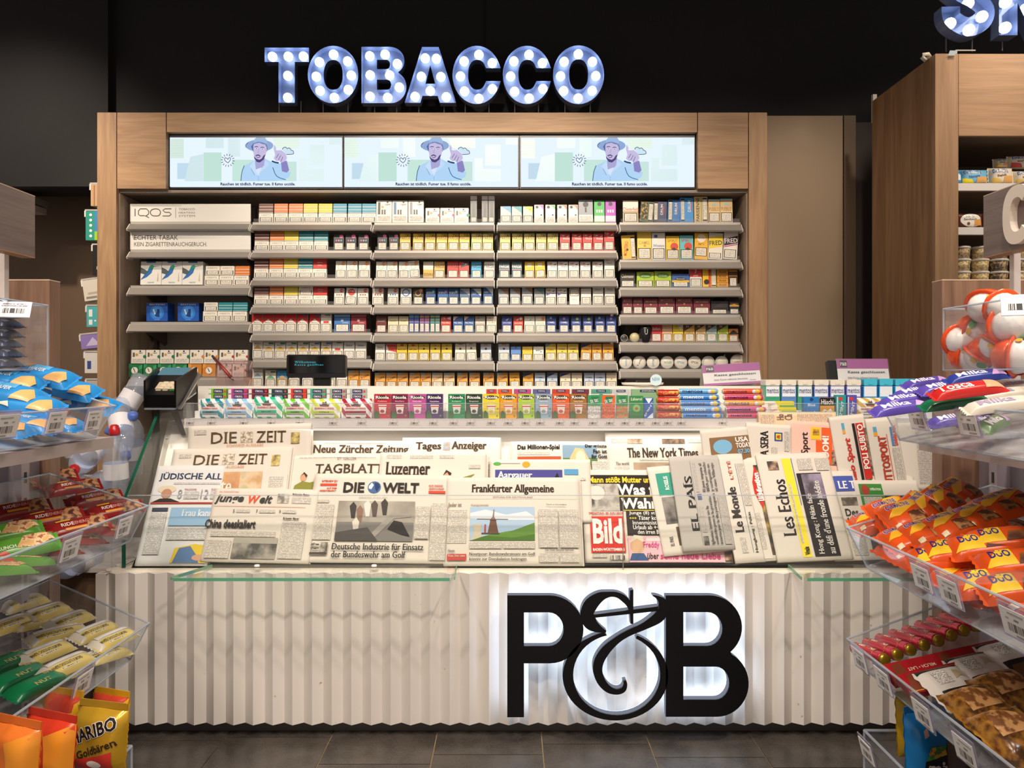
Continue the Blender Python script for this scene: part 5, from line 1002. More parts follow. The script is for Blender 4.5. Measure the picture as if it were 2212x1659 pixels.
serf = [(1108, 140), (1138, 134), (1138, 425), (1114, 425), (1108, 330)]
bar_ = [(795, 345), (1350, 274), (1345, 314), (800, 372)]
swoosh = stroke([(1303, 182, 8), (1348, 200, 34), (1388, 245, 78), (1392, 310, 86), (1345, 372, 92), (1230, 442, 62), (1100, 500, 54), (1000, 560, 58), (905, 645, 78), (845, 740, 84), (834, 830, 78), (868, 920, 72), (930, 983, 60), (1000, 1003, 46), (1050, 985, 44), (1068, 945, 34), (1064, 908, 26)], 5)
def letter(name, shapes, label):
    t = empty(name, (0, 0, 0)); t.parent = logo; t['label'] = label
    m = MB(); a = MB(); h = MB()
    for s_ in shapes:
        L = [LG(l) for l in s_]; q = .0004 * (len(m.v) % 7 + 1); m.shape(L, LGY - q, LGY + .004); a.shape(L, LGY + .0041, LGY + .026); h.shape(L, LGY + .0262, LGY + .0268)
    for mb, nm, mt in ((m, 'face', FACE), (a, 'acrylic_body', ACR), (h, 'halo_light', HALO)): mb.build(nm, mt, t)
letter('letter', [Pp], 'black capital P'); letter('ampersand', [ring, [bowl], [serf], [bar_], [swoosh]], 'black curled ampersand'); letter('letter', [Bb], 'black capital B')
# ------------------------------------------------------------------ newspapers
TH = math.atan(SL); NEWS = '#dbd3c8'
def on_row(px, py, r, sl=SL):
    dz = -(py - VY) / F; A = 2.235 + .025 * r - SL * .473 if sl == SL else 2.405 - sl * .77 + r
    Y = (A + sl * EYE) / (1 - sl * dz)
    return Vector(((px - VX) * Y / F, Y, EYE + dz * Y))
STY = {'sans': dict(bold=.012), 'bold': dict(bold=.035), 'thin': dict(), 'fine': dict(serif=True, contrast=.012), 'serif': dict(serif=True, contrast=.035), 'serifb': dict(serif=True, contrast=.045, bold=.008), 'goth': dict(serif=True, contrast=.055, bold=.006, track=1.0), 'ital': dict(bold=.012, shear=.25), 'italb': dict(bold=.03, shear=.25)}
def newspaper(label, r, xl, xr_, yt, yb, content, rot=0, paper=NEWS, t=.009, copies=1, curl=.006, seed=0, sl=SL):
    rnd = random.Random(seed or hash(label) % 999); T = on_row((xl + xr_) / 2, yt, r, sl); B = on_row((xl + xr_) / 2, yb, r, sl)
    W = (xr_ - xl) * T.y / F; H = (T - B).length
    o = empty('newspaper', B, label, 'newspaper', 'newspapers on the counter display'); o.rotation_mode = 'YXZ'; o.rotation_euler = (-math.atan(sl), math.radians(rot), 0)
    a1, a2, ph = rnd.uniform(.5, 1) * curl * .5, curl, rnd.uniform(0, 6)
    def S(x, z):
        u, v = x / W + .5, z / H
        return -t + a1 * math.sin(3.2 * u + ph) * (.3 + v) * .6 + a2 * max(0, v - .55) ** 2 * 1.5 * math.cos(5 * u + ph) + curl * .4 * (2 * abs(u - .5)) ** 3
    nx, nz = 26, 18; m = MB(); vs = []; fs = []
    for j in range(nz + 1):
        for i in range(nx + 1):
            x, z = (i / nx - .5) * W, j / nz * H; vs.append((x, S(x, z), z))
    for j in range(nz):
        for i in range(nx): a = j * (nx + 1) + i; fs.append((a, a + 1, a + nx + 2, a + nx + 1))
    n = len(vs); vs += [(x, min(y + t, .004), z) for x, y, z in vs]; fs += [tuple(n + q for q in f[::-1]) for f in fs]
    rim = [i for i in range(nx + 1)] + [j * (nx + 1) + nx for j in range(1, nz + 1)] + [nz * (nx + 1) + i for i in range(nx - 1, -1, -1)] + [j * (nx + 1) for j in range(nz - 1, 0, -1)]
    fs += [(rim[i], rim[i] + n, rim[(i + 1) % len(rim)] + n, rim[(i + 1) % len(rim)]) for i in range(len(rim))]
    PM = mat(paper, .75, spec=.2)
    m.add(vs, fs).build('front_page', PM, o, True, False)
    for c in range(copies):
        dx, dz_ = rnd.uniform(.002, .007), rnd.uniform(.002, .006)
        MB().box(-W / 2 + dx * .4, W / 2 + dx, .0045 + .003 * c, .0065 + .003 * c, .001, H + dz_).build('inner_pages', mat('#d9d0c4', .8), o, False, False)
    COLM = print_lines(paper, '#948d86', .0031, .0012, .55, 0, .8); COLS = print_lines(paper, '#948d86', .0031, .0012, .55, 0, .8, side=True)
    for i, e in enumerate(content):
        k = e[0]; d = .0009 + .00022 * i + (.0012 if k in ('t', 'tr') else 0)
        if k in ('poly',):
            pts = [((u - .5) * W, (1 - q) * H) for u, q in e[2]]; mm = e[1] if not isinstance(e[1], str) else mat(e[1], .7, spec=.2)
            MB().add(*( (lambda q: ([(x, S(x, z) - d, z) for x, _, z in q.v], q.f))(MB().shape([pts], 0).fine(1)) )).build('print', mm, o, False, False); continue
        u0, u1, t0, t1 = e[1:5] if k != 't' and k != 'tr' else e[2:6]
        x0, x1, z0, z1 = (u0 - .5) * W, (u1 - .5) * W, (1 - t1) * H, (1 - t0) * H
        if k in ('t', 'tr'):
            st = STY[e[7] if len(e) > 7 else 'sans']; mm = mat(e[6], .7, spec=.2)
            if k == 't': v, f = text_verts(e[1], x1 - x0, z1 - z0, (x0 + x1) / 2, (z0 + z1) / 2, **st)
            else:
                v, f = text_verts(e[1], z1 - z0, x1 - x0, **st); v = [(-q + (x0 + x1) / 2, p + (z0 + z1) / 2) for p, q in v]
            MB().add([(x, S(x, z) - d, z) for x, z in v], f).build('headline' if z1 - z0 < .1 else 'masthead', mm, o, False, False)
        else:
            gx, gz = 6, 5; vs = []; fs = []
            for j in range(gz + 1):
                for q in range(gx + 1): x, z = x0 + (x1 - x0) * q / gx, z0 + (z1 - z0) * j / gz; vs.append((x, S(x, z) - d, z))
            for j in range(gz):
                for q in range(gx): a = j * (gx + 1) + q; fs.append((a, a + 1, a + gx + 2, a + gx + 1))
            if k == 'c': mm, nm = COLM, 'text_column'
            elif k == 'cr': mm, nm = COLS, 'text_column'
            elif k == 'r': mm, nm = mat(e[5], .7, spec=.2), 'colour_block'
            elif k == 'b': mm, nm = bars_code(paper), 'bar_code'
            else: mm, nm = speckle(e[5], e[6], e[7] if len(e) > 7 else 30, .7, .38, .62, 5, e[8] if len(e) > 8 else None), 'photo'
            MB().add(vs, fs).build(nm, mm, o, False, False)
    return o
BK = '#23201e'
def cols(n, u0, u1, t0, t1, gap=.02):
    w_ = (u1 - u0 - gap * (n - 1)) / n; return [('c', u0 + i * (w_ + gap), u0 + i * (w_ + gap) + w_, t0, t1) for i in range(n)]
# back row
newspaper('newspaper with a line-engraved crest masthead, uppermost at far left under the price strip', .02, 405, 668, 918, 1070,
    [('t', 'DIE', .19, .40, .10, .26, '#5d4a33', 'fine'), ('p', .43, .53, .10, .26, '#8a7a62', '#e2d8c8', 150), ('t', 'ZEIT', .56, .80, .10, .26, '#5d4a33', 'fine'), ('t', 'SCHWEIZ-AUSGABE', .32, .62, .275, .315, '#d79a72', 'thin'),
     ('c', .05, .15, .07, .13), ('p', .84, .91, .13, .29, '#d8c274', '#7a6a44', 60), ('p', .04, .42, .36, .52, '#a9ad74', '#7c8a58', 30), ('r', .42, .80, .38, .52, '#bdd2d2'), ('poly', '#c9a58a', [(.5, .52), (.53, .38), (.56, .34), (.6, .4), (.63, .52)]), ('p', .66, .82, .36, .48, '#e0b04c', '#f0dcaa', 60)], rot=-1.5, curl=.006, sl=.18, seed=3)
newspaper('newspaper with blackletter masthead, left of the centre in the uppermost row', 2, 645, 868, 955, 1080,
    [('c', .2, .8, .03, .05), ('t', 'Neue Zürcher Zeitung', .10, 1.02, .08, .26, '#4c3b2c', 'goth'), ('c', .08, .5, .42, .45)], copies=2, seed=5)
newspaper('newspaper with blackletter masthead and round crest, centre of the uppermost row', 2, 865, 1076, 947, 1085,
    [('t', 'Tages', .14, .40, .08, .23, '#453528', 'goth'), ('p', .42, .49, .08, .21, '#b08a5a', '#8fa9c4', 120), ('t', 'Anzeiger', .50, .86, .07, .23, '#453528', 'goth'), ('c', .06, .24, .40, .46), ('c', .28, .46, .40, .46), ('c', .50, .66, .40, .46), ('c', .72, .9, .40, .46), ('c', .72, .8, .5, .95), ('c', .84, .97, .44, .95)], copies=2, seed=8)
newspaper('tabloid with a red title block and a picture of a blonde woman, uppermost row', 2, 1107, 1317, 956, 1080,
    [('t', 'Das Millionen-Spiel', .07, .50, .06, .17, BK, 'bold'), ('c', .07, .40, .19, .24), ('r', .07, .51, .27, .62, '#e4502c'), ('t', 'Blick', .10, .45, .38, .62, '#f3e8e0', 'bold'), ('r', .53, .88, .07, .6, '#7f9ab0'), ('r', .53, .88, .3, .6, '#5d7a48'),
     ('poly', '#dcb483', [(.62, .6), (.6, .3), (.66, .12), (.74, .14), (.80, .34), (.82, .6)]), ('poly', '#efcdb4', ell(.71, .30, .05, .13, n=14)), ('poly', '#d8c8b2', [(.58, .6), (.66, .47), (.76, .47), (.86, .6)]),
     ('t', 'Der grösste', .76, .98, .06, .13, BK, 'bold'), ('t', 'Fan ist', .84, .98, .15, .22, BK, 'bold'), ('t', 'ihr Gott', .82, .98, .24, .31, BK, 'bold'), ('c', .82, .98, .36, .55)], copies=2, seed=9)
newspaper('broadsheet with English blackletter masthead, upper row right of centre', 2, 1320, 1552, 938, 1075,
    [('c', .05, .25, .10, .16), ('p', .2, .34, .10, .18, '#7a6450', '#b8a48c', 60), ('p', .52, .73, .10, .18, '#8a705a', '#4c3c30', 60), ('c', .76, .95, .10, .16), ('t', 'The New York Times', .19, .84, .25, .40, '#3c2f26', 'goth'), ('c', .3, .75, .43, .45), ('t', 'The world', .08, .2, .47, .52, '#7a7068', 'serif'), ('c', .07, .2, .54, .7), ('p', .24, .78, .48, 1, '#b9a088', '#8a7460', 8), ('c', .82, .95, .46, .9)], seed=11)
newspaper('newspaper with brown panel and blue disc, half hidden in the upper row', -.002, 1530, 1632, 926, 1065,
    [('r', .16, 1, .13, .52, '#8a6a4c'), ('poly', '#7fb6d8', ell(.42, .28, .2, .11, n=20)), ('t', 'USA', .70, .98, .15, .23, '#f2ebe2', 'bold'), ('t', 'TODAY', .70, 1.02, .24, .32, '#f2ebe2', 'bold'), ('t', '07.30', .72, .98, .34, .41, '#7fb6d8', 'bold'), ('c', .16, .9, .6, .9)], rot=-5, sl=.18, seed=12)
newspaper('peach newspaper peeking above the others at upper right', .014, 1645, 1812, 893, 1020,
    [('tr', 'Ch', .33, .43, .02, .12, '#7a6a5c', 'serif'), ('tr', 'Ho', .23, .32, .02, .12, '#7a6a5c', 'serif'), ('cr', .02, .2, .03, .3), ('cr', .5, .95, .02, .3)], paper='#eec9a6', copies=3, sl=.18, seed=13)
newspaper('sideways newspaper with black serif title and blue-yellow box, upper right', .0, 1612, 1708, 917, 1060,
    [('tr', 'CORRIERE DELLA SERA', .30, .48, .10, 1.3, BK, 'serif'), ('r', .62, .80, .12, .25, '#2f4f96'), ('r', .65, .77, .14, .23, '#f0d23c'), ('t', 'MD', .67, .75, .16, .21, '#b5402c', 'bold'), ('cr', .55, .68, .35, .9), ('cr', .84, .95, .1, .4)], rot=3, sl=.18, seed=14)
newspaper('pink sports newspaper with orange headline block, upper right', .006, 1700, 1824, 912, 1060,
    [('tr', 'La Gazzetta dello Sport', .24, .40, .16, 1.5, '#2a2624', 'sans'), ('r', .42, .58, .08, .26, '#f2c62c'), ('p', .45, .56, .11, .2, '#2a2420', '#d8a030', 80), ('r', .50, 1, .27, .62, '#e8622e'), ('r', .60, 1, .08, .62, '#e8622e'), ('tr', 'BOOM!', .60, .72, .20, .60, '#f8ece2', 'bold'), ('cr', .78, .94, .12, .4), ('p', .76, .98, .42, .62, '#2a2a30', '#e0b090', 50)], rot=3, paper='#eec0b0', sl=.18, seed=15)
newspaper('sideways sports newspaper with red italic title and red-black headline, upper right', -.003, 1815, 1890, 899, 1045,
    [('r', .30, .38, .10, .2, '#5da2c8'), ('r', .30, .38, .2, .26, '#e0a03c'), ('tr', 'Italo Sport', .30, .52, .32, 1.0, '#c8382c', 'italb'), ('r', .60, .68, .12, .95, '#2a2422'), ('r', .70, .92, .12, .95, '#c8342c'), ('tr', 'POLI SUBITO', .72, .90, .14, .8, '#f3ebe2', 'bold'), ('p', .92, 1, .2, .9, '#4a4038', '#a8957c', 50)], rot=-6, sl=.18, seed=16)
newspaper('sideways sports newspaper with underlined red title at the right end, upper row', -.010, 1892, 1958, 904, 1050,
    [('r', .18, .30, .12, .2, '#5da2c8'), ('r', .18, .30, .2, .26, '#e0a03c'), ('tr', 'TUTTOSPORT', .28, .55, .26, 1.05, '#b8402c', 'bold'), ('r', .58, .6, .24, .98, '#c8502c'), ('r', .72, .8, .14, .42, '#5a86b8'), ('tr', 'SARRI-HA', .80, .92, .12, .42, '#d0483c', 'bold'), ('cr', .7, .95, .45, .95)], rot=-5, sl=.18, seed=17)
newspaper('plain newspaper edge at the far right end of the upper row', .002, 1950, 2020, 915, 1060, [('c', .5, .95, .1, .9)], sl=.18, seed=18)
# middle row
newspaper('lower of two newspapers with line-engraved crest masthead at far left', .4, 355, 609, 972, 1120,
    [('t', 'DIE', .19, .40, .10, .25, '#5d4a33', 'fine'), ('p', .43, .53, .09, .25, '#8a7a62', '#e2d8c8', 150), ('t', 'ZEIT', .56, .80, .10, .25, '#5d4a33', 'fine'), ('t', 'SCHWEIZ-AUSGABE', .31, .62, .265, .305, '#d79a72', 'thin'), ('c', .06, .16, .08, .14), ('p', .84, .91, .12, .28, '#d8c274', '#7a6a44', 60),
     ('p', .12, .78, .36, 1, '#c49a6c', '#9aa06a', 14, '#d8c0a0'), ('p', .4, .6, .36, .8, '#b07a52', '#d8a878', 16), ('t', 'erste', .32, .54, .5, .66, '#f3ece0', 'serif'), ('r', .79, .99, .4, 1, NEWS), ('c', .84, .96, .44, .6), ('t', 'Wer darf uns', .83, .96, .66, .71, '#4a4440', 'serif'), ('c', .83, .96, .76, .95)], rot=-1.5, curl=.008, seed=21)
newspaper('newspaper with wide light capital masthead and a figure in green', 1, 612, 818, 986, 1130,
    [('c', .1, .9, .03, .05), ('t', 'TAGBLATT', .28, .99, .14, .28, '#4c3d30', 'serif'), ('t', 'ST. GALLER', .5, .7, .04, .08, '#8a8078', 'thin'), ('poly', '#8a8a3e', [(.06, .62), (.09, .46), (.16, .40), (.24, .42), (.34, .38), (.28, .48), (.27, .62)]), ('poly', '#d0a080', ell(.17, .34, .035, .06, n=12)), ('poly', '#4a352a', [(.14, .33), (.17, .26), (.21, .31), (.2, .35), (.17, .29)]), ('c', .36, .62, .42, .48), ('c', .64, .9, .42, .48), ('r', .02, .9, .64, .645, '#4a5a86'), ('t', 'Lozanos und Masters', .02, .5, .74, .80, '#3a3632', 'serif'), ('r', .6, .9, .76, .95, '#c07a66')], seed=22)
newspaper('newspaper with two-line serif masthead and a figure in green, centre', .85, 816, 1043, 979, 1120,
    [('c', .06, .2, .04, .1), ('c', .28, .5, .05, .1), ('c', .56, .7, .05, .1), ('t', 'Luzerner', .06, .48, .16, .36, '#3c3028', 'serifb'), ('t', 'Zeitung', .04, .40, .39, .59, '#3c3028', 'serifb'), ('poly', '#7f7f36', [(.52, .66), (.55, .48), (.62, .42), (.70, .44), (.90, .34), (.80, .48), (.76, .66)]), ('poly', '#d0a080', ell(.64, .38, .03, .06, n=12)), ('poly', '#4a2e24', [(.60, .37), (.63, .28), (.68, .33), (.67, .40), (.64, .32)]), ('c', .8, .96, .5, .56), ('c', .84, .95, .2, .26)], seed=23)
newspaper('newspaper with a long violet-blue title band, right of centre', 1, 1062, 1276, 995, 1130,
    [('poly', '#5aa64a', ell(.07, .07, .04, .03, n=12)), ('r', .10, .3, .06, .07, '#9a948c'), ('poly', '#e8a034', ell(.36, .08, .04, .05, n=12)), ('r', .05, .72, .17, .56, '#4a4a8c'), ('t', 'Aargauer', .07, .42, .20, .35, '#f0ecec', 'serifb'), ('t', 'Zeitung', .07, .36, .37, .53, '#f0ecec', 'serifb'), ('poly', '#2a2420', [(.63, .7), (.64, .3), (.67, .22), (.71, .4), (.72, .7)]), ('r', .74, .88, .16, .25, '#5a9ac4'), ('c', .75, .95, .3, .34), ('c', .75, .9, .4, .6), ('c', .05, .7, .62, .66)], seed=24)
# front row
Q = 224 / 146
def wide(c):
    r = []
    for e in c:
        e = list(e); i = 2 if e[0] == 't' else 1
        if e[0] == 'poly': e[2] = [(min(u * Q, 1), v) for u, v in e[2]]
        else:
            if e[i] * Q > .97: continue
            e[i] *= Q; e[i + 1] = min(e[i + 1] * Q, .995)
        r.append(tuple(e))
    return r
newspaper('cool-toned newspaper with blue serif capitals masthead at the left end, front', .1, 297, 443, 1012, 1223, wide(
    [('t', 'JÜDISCHE ALL', .05, .645, .07, .165, '#2f3f5c', 'serif'), ('c', .2, .64, .18, .2), ('poly', '#d8cdb4', ell(.145, .25, .09, .04, n=18)), ('poly', '#b98a70', ell(.15, .295, .05, .05, n=16)), ('poly', '#2a2420', [(.02, .385), (.1, .345), (.2, .345), (.3, .385)]), ('t', '8', .26, .30, .255, .35, '#9a9a9a', 'thin'), ('t', 'PHILOSOPHIE', .32, .43, .245, .262, '#a8483c'), ('c', .32, .46, .275, .35), ('t', '12', .48, .55, .255, .35, '#9a9a9a', 'thin'), ('t', 'SPORT', .57, .62, .245, .262, '#a8483c'), ('c', .57, .645, .275, .35), ('r', .02, .645, .385, .40, '#b5443c'),
     ('r', .05, .20, .44, .475, '#3a4256'), ('c', .05, .2, .49, .9), ('r', .23, .645, .44, .62, '#8fb4d4'), ('t', 'Frau kann', .34, .63, .46, .53, '#eef3f8', 'serif'), ('c', .24, .6, .64, .76), ('poly', '#e0c23c', [(.32, .98), (.34, .84), (.52, .8), (.645, .82), (.645, .98)]), ('poly', '#5a7aa4', [(.34, .98), (.38, .84), (.48, .82), (.56, .92), (.58, .98)]), ('poly', '#d0a084', ell(.57, .93, .06, .03, n=14))]), paper='#dcdcdc', copies=1, seed=31)
newspaper('newspaper with lowercase black title and one red capital, front row', -.3, 438, 662, 1060, 1216,
    [('t', 'junge', .02, .30, .09, .23, '#3c3a38', 'italb'), ('t', 'W', .345, .455, .10, .21, '#e0502c', 'italb'), ('t', 'elt', .455, .575, .09, .21, '#3c3a38', 'italb'), ('t', 'DIE TAGESZEITUNG', .05, .24, .04, .06, '#d8846a', 'thin'), ('p', .62, .73, .07, .2, '#7a746c', '#cfc8bc', 60), ('t', 'Brüsseler Beton', .76, .92, .06, .09, BK, 'bold'), ('c', .76, .94, .11, .2), ('r', .02, .9, .25, .255, '#d88a74'), ('t', '5', .22, .235, .30, .345, BK), ('c', .25, .38, .30, .34), ('t', '7', .44, .455, .30, .345, BK), ('c', .47, .62, .30, .34), ('t', '9', .66, .675, .30, .345, BK), ('c', .69, .82, .30, .34),
     ('t', 'China deeskaliert', -.02, .46, .44, .56, '#34302e', 'bold'), ('c', .05, .66, .60, .67), ('p', .28, .69, .68, .96, '#4a4844', '#a09a90', 26), ('r', .28, .69, .68, .76, '#aaa49a'), ('t', 'Brüsseler Mauer', .71, .86, .40, .43, BK, 'bold'), ('c', .71, .93, .46, .95), ('c', .03, .26, .72, .96)], rot=1.2, seed=32)
newspaper('newspaper with bold capitals and a globe between the words, front row', 0, 664, 962, 1028, 1217,
    [('t', 'INTERVIEW ZU', .06, .17, .075, .10, '#d0503c', 'bold'), ('r', .05, .17, .115, .145, '#d0503c'), ('t', 'AUF DEM', .10, .17, .16, .18, '#d0503c', 'bold'), ('t', 'ARBEITSMARKT', .05, .17, .19, .21, '#d0503c', 'bold'), ('t', 'DIE', .22, .37, .10, .22, '#34302c', 'bold'), ('poly', '#4a6a9c', ell(.44, .155, .047, .07, n=24)), ('poly', '#dfe4ea', [(.40, .14), (.42, .10), (.435, .13), (.42, .18), (.40, .17)]), ('poly', '#2a3f6a', [(.44, .10), (.47, .11), (.48, .15), (.46, .21), (.445, .17)]), ('t', 'WELT', .50, .76, .10, .22, '#34302c', 'bold'), ('t', 'NUR WENIGE', .83, .93, .12, .14, '#d0503c', 'bold'), ('t', 'ZEHNTAUSEND', .83, .94, .155, .175, '#d0503c', 'bold'), ('r', .83, .95, .19, .22, '#d0503c'), ('t', 'DIENSTAG, 30. JULI 2019', .34, .54, .27, .29, '#8a847c', 'thin'),
     ('c', .03, .13, .31, .34), ('c', .03, .17, .36, .76), ('p', .20, .74, .32, .77, '#b8b0a4', '#8a8278', 7), ('r', .20, .74, .56, .77, '#7d7a76')] +
     [('poly', c_, [(x, b_), (x - .02, b_ - .14), (x + .005, b_ - .19), (x + .03, b_ - .14), (x + .025, b_)]) for x, b_, c_ in ((.30, .52, '#3a3432'), (.35, .56, '#8a6a5a'), (.40, .50, '#e0d8d0'), (.45, .50, '#5a4c48'), (.52, .48, '#3c3836'), (.33, .70, '#d8d0c6'))] +
     [('poly', '#9a968e', [(.42, .74), (.58, .46), (.72, .46), (.72, .50), (.60, .52), (.46, .76)]), ('poly', '#262224', [(.56, .64), (.60, .54), (.66, .56), (.72, .72), (.66, .70)]), ('poly', '#4f4c4a', [(.20, .77), (.20, .68), (.42, .62), (.50, .77)]),
     ('t', 'Deutsche Industrie für Einsatz', .19, .82, .80, .87, '#2f2b28', 'serif'), ('t', 'der Bundeswehr am Golf', .19, .70, .885, .955, '#2f2b28', 'serif'), ('c', .86, .97, .34, .97), ('c', .75, .85, .38, .74), ('t', '#Free', .045, .10, .80, .83, BK, 'bold'), ('t', 'them', .045, .10, .84, .87, BK, 'bold'), ('p', .11, .16, .79, .90, '#4a4642', '#b0a89c', 90), ('r', .04, .16, .90, .925, '#4c4440')], rot=.6, seed=33)
newspaper('newspaper with blackletter masthead and a windmill picture, front row centre', 0, 966, 1250, 1034, 1223,
    [('t', 'Frankfurter Allgemeine', .19, .81, .085, .205, '#3c3128', 'goth'), ('t', 'ZEITUNG FÜR DEUTSCHLAND', .35, .65, .222, .245, '#8a7c6c', 'thin'), ('r', .02, .98, .255, .257, '#b0a698'), ('t', 'Jeder ist', .02, .12, .30, .36, '#8a8078', 'serif'), ('c', .02, .16, .38, .76), ('t', 'Energiewende', .19, .32, .315, .345, '#b0a698', 'serif'),
     ('r', .185, .66, .35, .73, '#a9c2dc'), ('poly', '#d7dfe8', [(.185, .42), (.3, .38), (.45, .44), (.6, .40), (.66, .46), (.66, .5), (.4, .5), (.185, .48)]), ('poly', '#5f8a36', [(.185, .73), (.34, .66), (.5, .62), (.66, .53), (.66, .73)]), ('poly', '#4c742c', [(.185, .73), (.3, .68), (.5, .70), (.66, .66), (.66, .73)]), ('poly', '#c9bfa8', [(.195, .73), (.215, .64), (.205, .545), (.27, .545), (.265, .64), (.275, .69)]), ('poly', '#6d4a36', [(.315, .65), (.335, .50), (.375, .50), (.395, .65)]), ('poly', '#4a3428', [(.33, .51), (.345, .475), (.365, .475), (.38, .51)]), ('poly', '#8a7462', [(.235, .485), (.465, .49), (.465, .497), (.235, .494)]), ('poly', '#8a7462', [(.348, .49), (.358, .38), (.364, .38), (.36, .49)]), ('poly', '#b5443c', [(.29, .66), (.292, .55), (.302, .55), (.304, .66)]), ('r', .27, .40, .645, .66, '#5a4a3c'),
     ('c', .185, .42, .75, .82), ('c', .43, .66, .75, .82), ('t', 'Nouripour: Bundeswehreinsatz am Golf', .185, .66, .865, .905, '#332e2a', 'serif'), ('t', 'könnte zur Deeskalation beitragen', .185, .60, .92, .96, '#332e2a', 'serif'), ('t', 'Heute', .03, .08, .83, .86, BK, 'serif'), ('r', .025, .165, .88, .95, '#c04a44'), ('t', 'Vom Sitzt zum', .03, .155, .888, .912, '#e8d8d0', 'serif'), ('c', .69, .83, .38, .81), ('c', .84, .98, .38, .81), ('t', 'Zum Schutz deutscher Interessen', .73, .94, .825, .85, BK, 'serif'), ('c', .69, .83, .88, .97), ('c', .84, .98, .88, .97), ('t', 'Durch zu Gerechtigkeit', .75, .9, .32, .34, BK, 'serif')], seed=34)
newspaper('tabloid with huge white headline on black and a red name block, front row', 1.3, 1273, 1572, 1018, 1217,
    [('r', .04, .62, .06, .46, '#2c2523'), ('t', 'Mann stößt Mutter und Kind', .05, .62, .08, .15, '#e8cf3a', 'bold'), ('p', .04, .26, .16, .46, '#8f8a84', '#3c3632', 22, '#c0bab2'), ('poly', '#d8d4cc', ell(.1, .26, .06, .08, n=16)), ('t', 'Was für', .25, .60, .165, .29, '#f4f0ea', 'bold'), ('r', .25, .60, .295, .303, '#e8cf3a'), ('t', 'Wahnsinn', .27, .70, .32, .44, '#f4f0ea', 'bold'), ('r', .28, .62, .45, .458, '#e8cf3a'), ('r', .30, .68, .46, .72, '#2c2523'),
     ('t', 'Junge (8) stirbt auf der', .32, .68, .465, .51, '#f0ece6'), ('t', '+++', .32, .37, .53, .55, '#e8cf3a', 'bold'), ('t', 'Täter kommt aus', .38, .64, .515, .56, '#f0ece6'), ('t', 'Innenminister Seehofer', .34, .68, .565, .61, '#f0ece6'), ('t', 'Urlaub ab +++ Schütze', .34, .66, .615, .66, '#f0ece6'), ('t', 'den irren Bahnschubser', .37, .68, .665, .71, '#f0ece6'),
     ('t', 'DIENSTAG, 30. JULI 2019', .04, .275, .475, .505, '#c03a30', 'bold'), ('r', .045, .28, .52, .90, '#cf3328'), ('t', 'Bild', .06, .265, .545, .81, '#f6efe8', 'bold'), ('t', 'BADEN-WÜRTTEMBERG', .055, .27, .85, .885, '#f6efe8', 'bold'), ('b', .17, .27, .93, .975), ('c', .05, .15, .92, .95),
     ('r', .30, .95, .74, 1, '#eeb9c4'), ('poly', '#d8b08c', ell(.36, .83, .05, .09, n=16)), ('poly', '#e6dcc8', [(.31, .8), (.34, .72), (.40, .73), (.41, .8), (.36, .76)]), ('poly', '#3c5a8a', [(.30, .985), (.32, .91), (.40, .91), (.43, .985)]), ('r', .42, .56, .75, .785, '#f3dfe2'), ('t', 'Freddy Quinn', .40, .62, .79, .87, '#cf4a8a', 'sans'), ('t', 'über', .42, .50, .905, .97, '#3c3432', 'sans'), ('t', 'seine neue Liebe', .51, .92, .905, .97, '#cf3f7a', 'sans'), ('p', .95, 1, .9, .98, '#c9a888', '#6a4c38', 40)], seed=35)
newspaper('tilted newspaper with a green block, behind the grey sideways one', .6, 1437, 1585, 1006, 1196,
    [('r', .10, .50, .08, .34, '#3f9a86'), ('tr', 'ROSELIS', .2, .26, .12, .28, '#e4efe8', 'bold'), ('p', .12, .5, .36, .66, '#3c3836', '#8f8a84', 20), ('r', .3, .5, .5, .7, '#d8b8a0'), ('r', .24, .42, .7, .9, '#5a4c34'), ('tr', 'EL PAIS', .12, .17, .8, .9, BK, 'serif')], rot=-5.5, seed=36)
newspaper('grey newspaper lying sideways with large serif capitals, front right', -.12, 1478, 1585, 988, 1190,
    [('tr', 'EL PAÍS', .20, .38, .22, .80, '#2c2b2b', 'serif'), ('r', .395, .40, .06, .95, '#7a7672'), ('cr', .43, .5, .08, .4), ('r', .44, .52, .42, .48, '#5a6a86'), ('cr', .43, .52, .55, .82), ('p', .42, .52, .86, .95, '#3a3836', '#8a8680', 60), ('tr', 'El juez imputa al', .56, .63, .09, .40, '#3a3836', 'serif'), ('tr', 'BBVA por cohecho', .64, .71, .08, .40, '#3a3836', 'serif'), ('tr', 'y corrupción en', .72, .79, .10, .40, '#3a3836', 'serif'), ('tr', 'el caso Villarejo', .80, .87, .09, .40, '#3a3836', 'serif'), ('tr', 'Iglesias insiste en la', .56, .63, .55, .95, '#3a3836', 'serif'), ('tr', 'coalición pese a la presión', .64, .71, .45, .95, '#3a3836', 'serif'), ('tr', 'interna por la vía portuguesa', .72, .79, .42, .95, '#3a3836', 'serif'), ('cr', .82, .95, .45, .95)], rot=-2.5, paper='#b9b4ae', copies=2, seed=37)
newspaper('sideways newspaper with blackletter title and blue rule, front right', 0, 1590, 1650, 985, 1216,
    [('tr', "L'ÉTÉ", .36, .50, .07, .25, '#c0533c', 'sans'), ('tr', 'Le Monde', .20, .50, .32, .74, '#3a3634', 'goth'), ('r', .66, .675, .1, .92, '#5a7a9c'), ('tr', 'Hongkong : Pékin', .74, .86, .56, .92, '#2e2c2a', 'sans'), ('cr', .3, .5, .78, .92), ('cr', .72, .95, .1, .5)], rot=-3.5, seed=38)
